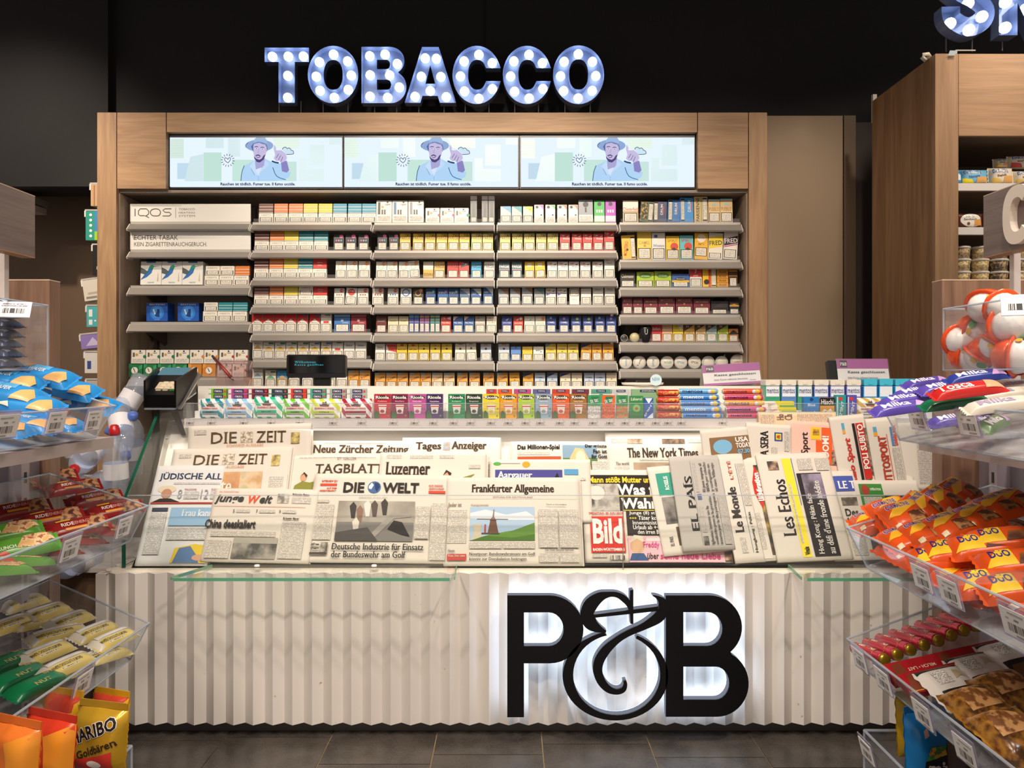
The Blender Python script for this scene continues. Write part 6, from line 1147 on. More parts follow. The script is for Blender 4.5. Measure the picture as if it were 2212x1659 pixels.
newspaper('sideways newspaper with red diamond title and dark photograph, front right', .45, 1640, 1716, 993, 1212,
    [('poly', '#c8342c', [(.3, .24), (.42, .11), (.54, .24), (.54, .36), (.42, .5), (.3, .36)]), ('tr', 'Libération', .34, .48, .16, .42, '#f4ece6', 'bold'), ('p', .40, .95, .08, .95, '#2a221c', '#a8903c', 22, '#5a4a2c'), ('r', .02, .38, .52, .98, NEWS), ('cr', .1, .3, .55, .9), ('poly', '#c8342c', [(.28, .25), (.42, .09), (.56, .25), (.56, .36), (.42, .52), (.28, .36)]), ('tr', 'Libération', .34, .50, .16, .44, '#f4ece6', 'bold')], rot=-3.5, seed=39)
newspaper('sideways newspaper with serif title, yellow stripe and black headline panel, front right', -.1, 1684, 1838, 985, 1212,
    [('tr', 'Les Echos', .15, .32, .25, .78, '#2c2a28', 'serif'), ('p', .13, .28, .07, .16, '#d0a888', '#3c3430', 40), ('r', .34, .46, .05, .97, '#eeda3c'), ('cr', .36, .39, .3, .85), ('r', .47, .48, .05, .5, '#5a7a9c'), ('r', .50, .84, .20, .97, '#2c2728'), ('p', .56, .84, .21, .45, '#4a4248', '#9a8ea8', 20), ('tr', 'Hong Kong : Pékin face', .56, .65, .40, .95, '#f2eee8', 'serif'), ('tr', "au défi d'une fronde inédite", .69, .78, .28, .95, '#f2eee8', 'serif'), ('cr', .55, .75, .06, .17), ('cr', .80, .97, .06, .18), ('tr', 'Vrais', .37, .44, .88, .95, BK, 'bold')], rot=-2.5, copies=2, seed=40)
newspaper('newspaper with violet-blue title block and large initial, front right', .5, 1806, 1888, 1024, 1212,
    [('r', .12, .95, .06, .24, '#4a5aa8'), ('t', 'LE TEMPS', .5, 1.5, .12, .21, '#f0eef0', 'serifb'), ('poly', '#4a6ab0', ell(.26, .40, .17, .075, n=20)), ('r', .14, .4, .5, .92, '#c3c4d6'), ('cr', .16, .38, .52, .9), ('p', .5, .95, .31, .40, '#5a5048', '#a89c8c', 40), ('t', 'Des', .52, .85, .44, .52, '#2e2a28', 'serif'), ('t', 'haut', .52, .92, .54, .62, '#2e2a28', 'serif'), ('c', .5, .95, .68, .95)], rot=-2, seed=41)
newspaper('newspaper with green corner block, rear of two at the right end', 1.2, 1878, 2016, 1022, 1205, [('r', .06, .34, .05, .3, '#3f8a3c'), ('poly', '#b5443c', ell(.16, .13, .05, .05, n=16))], rot=-1, seed=42)
newspaper('newspaper with green corner block and black headline, front of two at the right end', .3, 1882, 2020, 1044, 1210, [('r', .06, .42, .05, .34, '#3f8a3c'), ('poly', '#a84438', ell(.15, .13, .06, .07, n=16)), ('t', 'OPÉRATION', .22, .39, .10, .14, '#d8ecd0', 'bold'), ('c', .10, .38, .22, .32), ('r', .42, 1, .2, .9, '#3a3634'), ('r', .06, .42, .36, .9, '#3a3634'), ('t', 'REPORTAGE', .46, .72, .23, .28, '#d0584c', 'bold'), ('t', 'À LA CHASSE', .46, .74, .30, .36, '#f2eee8', 'bold'), ('t', 'GRÈVE', .46, .64, .38, .44, '#f2eee8', 'bold'), ('t', 'CRI', .12, .40, .46, .6, '#f2eee8', 'bold')], copies=2, seed=43)
# ------------------------------------------------------------------ soft packs and sweets
_S = {}
def surf_feats(o, key, W, H, S, fs, zc=0.0):
    """printed features laid on a curved front: S(x, z) gives the depth"""
    for i, f in enumerate(fs):
        k = (key, round(W, 4), round(H, 4), i)
        if k not in _S:
            t = f[0]; d = .0007 + .00018 * i; X = lambda u: (u - .5) * W; Z = lambda v: (v - zc) * H; mm = lambda h: h if not isinstance(h, str) else mat(h, .35)
            if t == 'txt':
                _, s, h, vc, wf, hf = f[:6]; rot = f[6] if len(f) > 6 else 0; uc = f[7] if len(f) > 7 else .5; bo = f[8] if len(f) > 8 else .02
                v, fc = text_verts(s, wf * W, hf * H, bold=bo)
                a = math.radians(rot); v = [(p * math.cos(a) - q * math.sin(a) + X(uc), p * math.sin(a) + q * math.cos(a) + Z(vc)) for p, q in v]
                me = MB().add([(p, S(p, q) - d, q) for p, q in v], fc).mesh('lettering', mm(h), True); nm = 'lettering'
            elif t in ('band', 'bars', 'lines'):
                if t == 'band': _, h, v0, v1 = f[:4]; u0, u1 = (f[4], f[5]) if len(f) > 4 else (0, 1)
                else: _, v0, v1, u0, u1 = f; h = bars_code() if t == 'bars' else WARN2
                n = 8; vs = [(X(u0 + (u1 - u0) * a / n), Z(v0 + (v1 - v0) * b / n)) for b in range(n + 1) for a in range(n + 1)]
                me = MB().add([(p, S(p, q) - d, q) for p, q in vs], [(b * (n + 1) + a, b * (n + 1) + a + 1, (b + 1) * (n + 1) + a + 1, (b + 1) * (n + 1) + a) for b in range(n) for a in range(n)]).mesh('print', mm(h), True); nm = 'colour_band' if t == 'band' else 'small_print'
            else:
                pts = f[2] if t == 'poly' else ell(f[2], f[3], f[4], f[4] * W / H, n=16)
                m = MB().shape([[(X(u), Z(v)) for u, v in pts]], 0).fine(3); me = MB().add([(p, S(p, q) - d, q) for p, _, q in m.v], m.f).mesh('print', mm(f[1]), True); nm = 'printed_shape'
            _S[k] = (nm, me)
        link(_S[k][0], _S[k][1], o)
def pillow_mesh(W, H, D, m, zc=0.0, fin=.006, pw=4, ph=4, back=.25, wob=0, seed=0):
    """plump film pack with crimped ends left and right"""
    rnd = random.Random(seed); nx, nz = 14, 10
    def S(x, z):
        u, v = abs(2 * x / W), abs(2 * (z / H + zc - .5)); u, v = min(u, 1), min(v, 1)
        return -D * (1 - u ** pw) ** .5 * (1 - v ** ph) ** .5 - wob * math.sin(9 * x / W + seed) * math.sin(7 * z / H + seed) * (1 - u ** 4)
    mb = MB(); vs = []; fs = []
    for sgn in (1, -back):
        n = len(vs)
        for j in range(nz + 1):
            for i in range(nx + 1):
                x, z = (i / nx - .5) * W, (j / nz - zc) * H; vs.append((x, S(x, z) * sgn, z))
        for j in range(nz):
            for i in range(nx): a = n + j * (nx + 1) + i; q = (a, a + 1, a + nx + 2, a + nx + 1); fs.append(q if sgn > 0 else q[::-1])
    mb.add(vs, fs)
    if fin:
        for sd in (-1, 1):
            k = 10; e = []
            for i in range(k + 1): z = (i / k - zc) * H; e += [(sd * W / 2 * .985, 0, z), (sd * (W / 2 + fin * (1 if i % 2 else .72)), .0012 * (1 if i % 2 else -1), z)]
            mb.add(e, [(2 * i, 2 * i + 1, 2 * i + 3, 2 * i + 2) for i in range(k)])
    return mb.mesh('wrapper', m, True), S
_PI = {}
def soft_pack(name, label, cat, group, W, H, D, m, fs, key, loc, rot, zc=0.0, **kw):
    k = (key, round(W, 4), round(H, 4), round(D, 4), m.name)
    if k not in _PI: _PI[k] = pillow_mesh(W, H, D, m, zc, **kw)
    me, S = _PI[k]; o = link(name, me, None, loc, rot); tag(o, label, cat, group); surf_feats(o, key, W, H, S, fs, zc); return o
SZ = PZ(905, LYF) + .0006; SWY = 2.462
v4 = lambda x: 400 + x / 3.3515
v5 = lambda x: 1000 + x / 3.456
v6 = lambda x: 1500 + x / 3.95
SHIP = [('poly', '#4a4440', [(.3, .68), (.7, .68), (.64, .6), (.36, .6)]), ('poly', '#cf4a3a', [(.34, .6), (.66, .6), (.64, .57), (.36, .57)]), ('poly', '#5a5450', [(.42, .68), (.44, .82), (.5, .76), (.56, .86), (.6, .68)])]
for n, (a, b, h, tone, nm) in enumerate(((88, 258, '#0f8f9c', 'teal and white', 'SPEARMINT'), (266, 470, '#8fc0e6', 'pale blue and white', 'EUCALYPTUS'), (480, 690, '#1fb98a', 'mint green and white', 'MINT'), (695, 888, '#6fc42c', 'grass green and white', 'CINNAMON'), (895, 1112, '#c9d63a', 'yellow-green and white', 'CITRUS'), (1122, 1342, '#b31f3a', 'crimson and white', 'CHERRY'))):
    W = (v4(b) - v4(a)) * SWY / F - .006; H = (43 + (n == 2) * 4) * SWY / F
    fs = [('band', '#e9e6e2', .06, .55, .14, .86), ('band', h, .22, .36, .14, .86), ('band', '#3a3634', .16, .19, .16, .84)] + SHIP + [('txt', "FISHERMAN'S FRIEND", '#c03a34', .48, .7, .1), ('txt', nm, '#4a4644', .29, .36, .07)]
    soft_pack('lozenge_bag', '%s diagonally striped lozenge bag on the sweets ledge' % tone, 'sweets bag', 'striped lozenge bags', W, H, .016, stripes(h, '#f0efec', 42, 40, .5), fs, 'ff' + nm, (PX((v4(a) + v4(b)) / 2, SWY), SWY + .018, SZ + (0)), (math.radians(-8), 0, 0), fin=.003, wob=.0015, seed=n)
RIC = [('#c02a3c', 'red', 'Cranberry', v4(1365), v4(1487)), ('#8d1f4a', 'maroon', 'Mixed Berry', v4(1490), v4(1613)), ('#c04f9c', 'pink', 'Holunder', v4(1618), v4(1740)), ('#4f2a6c', 'purple', 'Holunderblüten', v4(1743), v4(1866)), ('#1f8f5a', 'emerald green', 'Eucalyptus', v4(1902), v4(2026)), ('#2a4a34', 'dark green', 'Bergminze', v4(2029), v4(2152)),
       ('#e6d21f', 'yellow', 'Zitronenmelisse', v5(148), v5(273)), ('#e0a01c', 'amber', 'Kräuter', v5(277), v5(403)), ('#a9c92f', 'lime green', 'Apfelminze', v5(410), v5(535)), ('#8fa9bd', 'grey-blue', 'Gletscherminze', v5(540), v5(665)), ('#e0602a', 'orange', 'Orangen-Minze', v5(668), v5(795)), ('#a8702c', 'brown', 'Kräuter-Caramel', v5(800), v5(925))]
for h, tone, nm, a, b in RIC:
    W = (b - a) * SWY / F - .001; H = 53 * SWY / F
    o = link('sweets_box', body_mesh(W, H, .022, mat(h, .3)), None, (PX((a + b) / 2, SWY), SWY + .004, SZ))
    tag(o, '%s cardboard herb sweets box with white script on the sweets ledge' % tone, 'sweets box', 'herb sweets boxes')
    feats(o, 'ric' + nm, W, H, [('poly', '#16201c', ell(.5, .86, .46, .085, n=18)), ('txt', 'Ricola', '#f6f2ea', .865, .8, .12, 0, .5, .03), ('txt', nm, '#f0e8dc', .70, .55, .06), ('poly', '#efe9e0', [(.26, .56), (.76, .56), (.70, .20), (.34, .20)]), ('band', '#c8453c', .47, .52, .24, .78), ('poly', h, ell(.5, .30, .13, .07, n=14)), ('poly', '#3f6a34', [(.02, .02), (.04, .26), (.16, .34), (.3, .22), (.34, .02)]), ('disc', '#6a9a4a', .86, .12, .05), ('disc', '#6a9a4a', .9, .42, .04)])
for n, (a, b, h, pel, tone) in enumerate(((930, 1030, '#3a9a5c', speckle('#f3f0ea', '#c9c2b8', 190, lo=.42, hi=.5), 'white mints'), (1036, 1140, '#e8641f', speckle('#f0742a', '#c94a10', 190, lo=.42, hi=.5), 'orange mints'), (1145, 1236, '#3f8f4a', speckle('#d85a4a', '#8fae3a', 150, lo=.45, hi=.55), 'red and green mints'))):
    W = (b - a) / 3.456 * SWY / F - .001; H = 53 * SWY / F
    t = empty('mint_box', (PX((v5(a) + v5(b)) / 2, SWY), SWY + .004, SZ), 'small clear plastic box of %s on the sweets ledge' % tone, 'mint box', 'clear mint boxes')
    MB().cbox(-W / 2 + .001, W / 2 - .001, .001, .014, .001, H * .62, .001).build('mints', pel, t, False, False)
    MB().cbox(-W / 2, W / 2, 0, .0155, 0, H * .97, .002).build('case', CLEAR, t, False, False); MB().box(-W / 2 + .004, W / 2 - .004, .001, .014, H * .97, H).build('lid', mat('#efece6', .3), t, False, False)
    feats(t, 'tt%d' % n, W, H, [('band', h, .52, .95, .02, .98), ('poly', '#2f7a54', [(.15, .62), (.3, .9), (.85, .9), (.7, .58)]), ('txt', 'tic tac', '#f4f2ec', .74, .6, .16, 12)])
def upright(x0, x1, y1, y0, body, fs, key, label, name='sweets_box', cat='sweets box', Y=SWY, D=.02, z=None):
    W = (x1 - x0) * Y / F - .001; H = (y0 - y1) * Y / F; o = link(name, body_mesh(W, H, D, mat(body, .3)), None, (PX((x0 + x1) / 2, Y), Y + .004, SZ if z is None else z)); tag(o, label, cat, 'boxes on the sweets ledge'); feats(o, key, W, H, fs); return o
upright(v5(1246), v5(1349), 853, 902, '#3a8a4a', [('txt', 'Läkerol', '#e9f0e2', .86, .8, .13), ('disc', '#7fbf6a', .5, .45, .28), ('disc', '#c8503c', .5, .45, .11), ('band', '#2a6a38', .03, .14)], 'lak', 'leaf green sweets box with star emblem beside the mints')
upright(v5(1354), v5(1424), 857, 902, '#2f5fb0', [('poly', '#eef2f8', [(.1, .98), (.9, .98), (.5, .7)]), ('txt', 'SMINT', '#f0f4fa', .45, .8, .2, 60), ('poly', '#d8e2f0', [(.3, .02), (.98, .02), (.98, .3)])], 'smi', 'small dark blue mint pack wedged beside the red rolls')
upright(v6(937), v6(1070), 846, 893, '#2f7fc4', [('poly', '#1f3f7a', ell(.5, .88, .12, .08, n=12)), ('txt', 'Blue', '#e6eef8', .63, .5, .13), ('poly', '#c9dcf0', [(.1, .1), (.4, .3), (.5, .2), (.7, .36), (.95, .05)])], 'vic', 'bright blue sweets box with a white mountain outline')
upright(v6(1076), v6(1200), 848, 893, '#d89a34', [('band', '#1f1c1a', .62, 1), ('txt', 'Häschi', '#f2efe8', .80, .85, .24), ('poly', '#f0ece4', [(.06, .28), (.3, .46), (.5, .36), (.72, .48), (.94, .28), (.5, .2)]), ('poly', '#2a221c', [(.2, .3), (.4, .36), (.6, .26), (.8, .34), (.8, .24), (.2, .22)])], 'has', 'black and ochre sweets box with snowy peaks')
for a, b, h, tone in ((1212, 1300, '#2f9a9c', 'teal'), (1306, 1392, '#5a5ab4', 'violet-blue')):
    upright(v6(a), v6(b), 848, 899, h, [('band', '#cfdfe4', .08, .92, .08, .2), ('disc', '#d8403c', .45, .84, .2), ('txt', 'SMINT', '#eef4f6', .4, .66, .3, 80, .55)], 'sm' + tone, 'tall %s mint blister with a red disc' % tone)
soft_pack('lozenge_bag', 'gold and white lozenge bag at the right end of the sweets ledge', 'sweets bag', 'striped lozenge bags', (v6(1622) - v6(1395)) * SWY / F, 45 * SWY / F, .016, stripes('#c9a450', '#efe9da', 42, 40, .5), [('band', '#efeae2', .06, .5, .14, .86), ('band', '#6a5a3a', .14, .18, .16, .84)] + SHIP + [('txt', "FISHERMAN'S FRIEND", '#b04034', .42, .7, .1), ('txt', 'HONEY-LEMON', '#5a4a34', .28, .5, .07)], 'ffgold', (PX(v6(1508), SWY), SWY + .016, SZ), (math.radians(-8), 0, 0), fin=.003, wob=.0015, seed=9)
# rolls and sticks in stacks
def roll(x0, x1, zc, r, h, fs, key, label, grp, Y=SWY, dy=0, foil='#e6dfc8'):
    L_ = (x1 - x0) * Y / F; t = empty('sweet_roll', (PX((x0 + x1) / 2, Y), Y + r + dy, zc), label, 'sweet roll', grp)
    k = (key, round(L_, 3), r)
    if k not in _PI:
        q = Matrix.Rotation(math.radians(90), 4, 'Y')
        _PI[k] = (MB().lathe([(r * .97, -L_ / 2 + .004), (r, -L_ / 2 + .006), (r, L_ / 2 - .006), (r * .97, L_ / 2 - .004)], 14).xf(q).mesh('wrapper', mat(h, .28), True), MB().lathe([(r * .6, -L_ / 2), (r * .96, -L_ / 2 + .0045), (r * .96, L_ / 2 - .0045), (r * .6, L_ / 2)], 14).xf(q).mesh('foil_ends', mat(foil, .3, .5), True))
    link('wrapper', _PI[k][0], t); link('foil_ends', _PI[k][1], t)
    S = lambda x, z: -math.sqrt(max(r * r - z * z, 0)); surf_feats(t, key, L_, 2 * r, S, fs, .5); return t
MB_T = lambda h: [('txt', 'mentos', h, .55, .5, .46, 0, .35), ('disc', '#d8d4e6', .78, .5, .05), ('disc', '#e6b83c', .86, .5, .06)]
for n, (py, h) in enumerate(((896, '#2f86d0'), (881.5, '#5aa2dc'), (869, '#2f7ac8'), (857, '#2f86d0'), (846, '#6fb2e4'))):
    roll(1473 - n * 1.2, 1563 - n * 2, SZ + .0095 + n * .0192, .0093, h, MB_T('#f2f4fa' if n % 2 else '#1d2f6c'), 'mb%d' % n, 'blue roll of mints, %s from the bottom of its stack' % ORD[n], 'blue mint rolls', dy=n * .004)
for n, (h, tcol) in enumerate((('#d83a6c', '#3a1a4c'), ('#c84a8c', '#2a1a5c'), ('#f0a03c', '#2a1a5c'), ('#c83a6a', '#5a1a3c'), ('#d85a3c', '#8a2a4c'))):
    roll(1570 - n * 1.5, 1660 - n * 2, SZ + .0095 + n * .0192, .0093, h, MB_T(tcol), 'mp%d' % n, 'pink and orange roll of fruit mints, %s from the bottom of its stack' % ORD[n], 'pink mint rolls', dy=n * .004)
for n in range(4):
    roll(1418 + n, 1472 - n, SZ + .0115 + n * .0232, .0113, '#b8241f', [('band', speckle('#c02a22', '#e0a83c', 90, lo=.5, hi=.6), .2, .8, .06, .94), ('txt', 'CHOCO', '#e8c05a', .5, .5, .25)], 'gr%d' % n, 'red and gold chocolate roll, %s from the bottom of its stack' % ORD[n], 'red chocolate rolls', dy=n * .003, foil='#d8a83c')
for n in range(3):
    o = link('chewing_gum_pack', MB().cbox(-.052, .052, 0, .03, 0, .018, .002).mesh('pack', mat('#e9d81f', .3)), None, (PX(v6(755), SWY) - .006 * n, SWY + .006 + .002 * n, SZ + .0185 * n)); tag(o, 'yellow and white gum pack, %s from the bottom of its stack' % ORD[n], 'gum pack', 'yellow gum packs')
    feats(o, 'yg', .104, .018, [('poly', '#f2efe4', [(0, 0), (.5, 0), (.4, 1), (0, 1)]), ('txt', 'Dextro', '#d0502c', .5, .22, .5, 14, .3), ('band', '#5aa83c', 0, .3, .55, 1)])
# gum sticks on the raised step behind
STZ = PZ(905, LYF) + .0226; GYb = 2.54
GUM = [('#7fb83a', 'green', 165, 300), ('#b8408f', 'magenta', 310, 450), ('#7a2430', 'dark red', 458, 598), ('#2f4a44', 'dark green', 602, 738), ('#d8402c', 'bright red', 742, 878), ('#4fa894', 'teal', 882, 1018), ('#a9b0ac', 'grey', 1022, 1164), ('#b5bab8', 'pale grey', 1168, 1310)]
zb0 = PZ(862, GYb)
for h, tone, a, b in GUM:
    for lv in range(2):
        W = (v4(b) - v4(a)) * GYb / F - .002; o = link('chewing_gum_pack', MB().cbox(-W / 2, W / 2, 0, .03, 0, .0165, .001).mesh('pack', mat(h, .3)), None, (PX((v4(a) + v4(b)) / 2, GYb), GYb, zb0 + lv * .0175))
        tag(o, '%s gum pack, %s of the pair behind the lozenge bags' % (tone, ('lower', 'upper')[lv]), 'gum pack', 'gum packs behind the bags')
        feats(o, 'gum' + tone, W, .0165, [('band', '#e4e6e2', .1, .9, .0, .16), ('txt', 'STIMOROL', '#f0f0ee', .5, .42, .42, 0, .55), ('poly', '#2a2a5a', [(.3, .1), (.82, .1), (.82, .9), (.3, .9)]), ('txt', 'STIMOROL', '#f0f0ee', .5, .42, .42, 0, .56), ('disc', '#d84a3c', .92, .5, .06)])
MB().box(PX(430, GYb), PX(805, GYb), GYb - .004, GYb + .05, STZ - .0005, zb0 - .0008).build('gum_riser', mat('#ece8e2', .4), ctr)
for n, (a, b, h, tone) in enumerate(((172, 255, '#d8453c', 'red'), (258, 370, '#e0603a', 'orange-red'), (378, 512, '#c0508c', 'pink'), (520, 655, '#6a6a9a', 'slate'), (665, 800, '#c84a3c', 'brick red'), (812, 945, '#7a3a4c', 'plum'), (960, 1105, '#5aa08c', 'sea green'), (1110, 1250, '#c8cccc', 'silver'), (1260, 1505, '#8fb88c', 'pale green'))):
    W = (b - a) / 3.456 * GYb / F - .002; z1 = PZ(740 + 348 / 3.456, GYb); o = link('chewing_gum_pack', MB().cbox(-W / 2, W / 2, 0, .03, 0, z1 - STZ, .001).mesh('pack', mat(h, .3)), None, (PX(v5((a + b) / 2), GYb), GYb, STZ))
    tag(o, '%s gum pack peeking over the sweets boxes' % tone, 'gum pack', 'gum packs behind the boxes'); feats(o, 'gb' + tone, W, z1 - STZ, [('band', '#2a2a5a', .86, .97, .25, .75), ('txt', 'STIMOROL', '#f0f0ee', .915, .4, .06)])
# gum bottles with flip lids at the right
def gum_bottle(px0, px1, y1, ym, y0, lid, body, label, grp, txt, tc):
    Y = 2.60; W = (px1 - px0) * Y / F - .003; z0 = STZ; zm = PZ(ym, Y); z1 = PZ(y1, Y)
    t = empty('gum_bottle', (PX((px0 + px1) / 2, Y), Y, z0), label, 'gum bottle', grp)
    MB().cbox(-W / 2, W / 2, 0, .05, 0, zm - z0, .004).build('bottle', mat(body, .25), t, False, False); MB().cbox(-W / 2 + .001, W / 2 - .001, -.002, .052, zm - z0, z1 - z0, .003).build('flip_lid', mat(lid, .25), t, False, False)
    MB().box(-W * .16, W * .16, -.004, -.002, (zm - z0) + .004, (zm - z0) + .014).build('lid_tab', mat(lid, .2), t, False, False)
    feats(t, 'gbt' + txt + body, W, zm - z0, [('band', '#e6ebf4', .55, .97, .06, .94), ('txt', txt, tc, .78, .8, .2), ('band', body, .1, .45, .1, .9)])
for n in range(6): gum_bottle(1652 + n * 35, 1686 + n * 35, 820, 833, 862, '#e9e2d4', ('#3f9a7a', '#5a86c0', '#3f9a7a', '#5a63b4', '#5a63b4', '#6a6ac4')[n], 'white-lidded gum bottle, %s from left behind the sweets' % ORD[n], 'white-lidded gum bottles', 'mentos', '#22286c')
for n in range(5): gum_bottle(1864 + n * 34, 1896 + n * 34, 818, 833, 862, '#4fc0de', ('#3a8fd0', '#2f9ad8', '#3aa8e0', '#e0c83a', '#5ab8d8')[n], 'cyan-lidded gum bottle, %s from left behind the sweets' % ORD[n], 'cyan-lidded gum bottles', 'bits', '#f0f4fa')
for px in (399, 806, 960, 1246, 1416, 1566, 1662, 1742):
    x = PX(px, 2.46); MB().box(x - .0008, x + .0008, 2.448, 2.53, SZ, SZ + .05).build('divider', CLEAR, ctr)
# ------------------------------------------------------------------ things on the cash desk
DZ = .8706
t = empty('payment_terminal', (-1.1, 2.5, .92), 'black card payment terminal on a steel bracket at the counter end', 'payment terminal')
GLB = mat('#060607', .4, 0, .2)
f0, f1 = 2.42, 2.66; xa, xb = PX(313, f0), PX(379, f0); xc, xd = PX(343, f1), PX(424, f1)
MB().hexa([(xa, f0, PZ(882, f0)), (xb, f0, PZ(882, f0)), (xd, f1, PZ(846, f1)), (xc, f1, PZ(846, f1))], [(xa, f0, PZ(853, f0)), (xb, f0, PZ(853, f0)), (xd, f1, PZ(803, f1)), (xc, f1, PZ(803, f1))]).build('body', GLB, t)
MB().hexa([(xa, f0 - .004, PZ(885, f0)), (xb, f0 - .004, PZ(885, f0)), (xd, f1, PZ(850, f1)), (xc, f1, PZ(850, f1))], [(xa, f0 - .004, PZ(881.5, f0)), (xb, f0 - .004, PZ(881.5, f0)), (xd, f1, PZ(846.5, f1)), (xc, f1, PZ(846.5, f1))]).build('base_plate', mat('#a9b4c0', .25, .6), t)
for q in (0, 1):
    xf_, xk = (xa, xc) if q == 0 else (xb, xd); e = .003
    MB().hexa([(xf_ - e, f0 - .002, PZ(880, f0)), (xf_ + e, f0 - .002, PZ(880, f0)), (xk + e, f1, PZ(840, f1)), (xk - e, f1, PZ(840, f1))], [(xf_ - e, f0 - .002, PZ(822, f0)), (xf_ + e, f0 - .002, PZ(822, f0)), (xk + e, f1, PZ(793, f1)), (xk - e, f1, PZ(793, f1))]).build('privacy_shield', GLB, t)
k0, k1 = f0 + .03, f0 + .11
MB().hexa([(xa + .008, k0, PZ(853, f0) + .001), (xb - .008, k0, PZ(853, f0) + .001), (xb - .012, k1, PZ(853, f0) + .035), (xa - .004, k1, PZ(853, f0) + .035)], [(xa + .008, k0, PZ(853, f0) + .006), (xb - .008, k0, PZ(853, f0) + .006), (xb - .012, k1, PZ(853, f0) + .04), (xa - .004, k1, PZ(853, f0) + .04)]).build('keypad', mat('#d8c8ac', .4), t)
for i in range(4):
    for j in range(3):
        u = xa + .014 + j * .022; y = k0 + .012 + i * .02; z = PZ(853, f0) + .006 + (y - k0) / (k1 - k0) * .034
        MB().box(u, u + .016, y, y + .012, z, z + .005).build('key', mat('#3f9a4a' if (i, j) == (0, 2) else '#e6d9c0', .4), t)
MB().hexa([(xc + .012, f1 - .035, PZ(812, f1)), (xd - .03, f1 - .035, PZ(812, f1)), (xd - .02, f1 + .006, PZ(796, f1)), (xc + .012, f1 + .006, PZ(796, f1))], [(xc + .012, f1 - .037, PZ(810, f1)), (xd - .03, f1 - .037, PZ(810, f1)), (xd - .02, f1 + .004, PZ(794, f1)), (xc + .012, f1 + .004, PZ(794, f1))]).build('screen', mat('#7fb0bf', .2, emit=.55), t)
MB().hexa([P(383, 884, 2.44), P(390, 884, 2.44), P(392, 884, 2.47), P(385, 884, 2.47)], [P(427, 806, 2.67), P(434, 808, 2.67), P(435, 812, 2.69), P(428, 808, 2.69)]).build('side_plate', mat('#b7b0a8', .3, .6), t)
MB().hexa([P(392, 940, 2.50), P(402, 940, 2.50), P(402, 940, 2.54), P(392, 940, 2.54)], [P(366, 884, 2.46), P(384, 884, 2.46), P(384, 884, 2.52), P(366, 884, 2.52)]).build('bracket', mat('#9f9a96', .3, .7), t)
t = empty('customer_display', (PX(682, 3.0), 3.0, DZ), 'black customer display with cyan text above the cash desk', 'display')
MB().cbox(PX(619, 3.0), PX(746, 3.0), 3.0, 3.035, PZ(816, 3.0), PZ(766, 3.0), .006).build('case', mat('#1c1c20', .35), t)
MB().box(PX(624, 3.0), PX(741, 3.0), 2.9985, 3.0, PZ(806, 3.0), PZ(769, 3.0)).build('screen', mat('#08080b', .08, coat=1), t)
MB().cbox(PX(678, 3.0), PX(712, 3.0), 3.01, 3.03, DZ, PZ(815, 3.0), .003).build('stand', mat('#17171a', .4), t)
MB().box(PX(660, 3.0), PX(730, 3.0), 2.97, 3.08, DZ, DZ + .012).build('foot', mat('#17171a', .4), t)
for s, px0, px1, py in (('Willkommen', 637, 682, 782), ('Kasse geöffnet', 637, 699, 788.5)):
    lettering(s, mat('#4fc4d0', .5, emit=.9), t, PX((px0 + px1) / 2, 3.0) - t.location.x, -.0022, PZ(py, 3.0) - DZ, (px1 - px0) * 3.0 / F, 5.2 * 3.0 / F, track=1.15)
t = empty('pen_tray', (PX(495, 2.9), 2.9, DZ), 'clear acrylic box on the cash desk behind the terminal', 'acrylic box')
x0, x1, z0, z1 = PX(466, 2.9), PX(527, 2.9), DZ, PZ(780, 2.9)
for nm, b in (('front_wall', (x0, x1, 2.9, 2.903)), ('back_wall', (x0, x1, 2.997, 3.0)), ('side_wall', (x0, x0 + .003, 2.9035, 2.9965)), ('side_wall', (x1 - .003, x1, 2.9035, 2.9965))): MB().box(*b, z0, z1).build(nm, glass('#f8f0f0', .05, .93, 'pink_acrylic'), t)
MB().box(x0 - .001, x1 + .001, 2.899, 3.001, z1, z1 + .003).build('rim', glass('#e8c8cc', .05, .5, 'pink_rim'), t)
t = empty('ballpoint_pen', P(505, 822, 2.88), 'red ballpoint pen leaning against the clear box', 'pen')
pa, pb = P(505, 822, 2.885), P(458, 768, 2.885)
MB().tube([pa.lerp(pb, .12), pa.lerp(pb, .3), pa.lerp(pb, .86)], .0062, 10).build('barrel', mat('#9c3a34', .3), t, True); MB().tube([pa, pa.lerp(pb, .12)], [.0015, .006], 10).build('tip', mat('#8a8684', .3, .7), t, True)
MB().tube([pa.lerp(pb, .86), pb], [.006, .004], 10).build('push_button', mat('#4a4644', .3, .5), t, True); MB().tube([pa.lerp(pb, .62) + Vector((.004, -.008, .002)), pa.lerp(pb, .9) + Vector((.004, -.008, .002))], .0018, 6).build('clip', mat('#2a2626', .3, .6), t)
t = empty('hand_scanner', (PX(580, 2.86), 2.9, DZ), 'grey rounded barcode scanner lying on the cash desk', 'scanner')
MB().prism([(PX(558, 2.86), DZ), (PX(602, 2.86), DZ)] + [(x, z) for x, z in ell(PX(580, 2.86), DZ + .02, 22 * 2.86 / F, .068, 0, 180, 14)], 2.86, 2.95).build('shell', mat('#7d8790', .35), t)
MB().prism([(PX(568, 2.86), DZ), (PX(594, 2.86), DZ)] + [(x, z) for x, z in ell(PX(581, 2.86), DZ + .015, 13 * 2.86 / F, .046, 0, 180, 12)], 2.856, 2.86).build('window', mat('#c9c4be', .3), t)
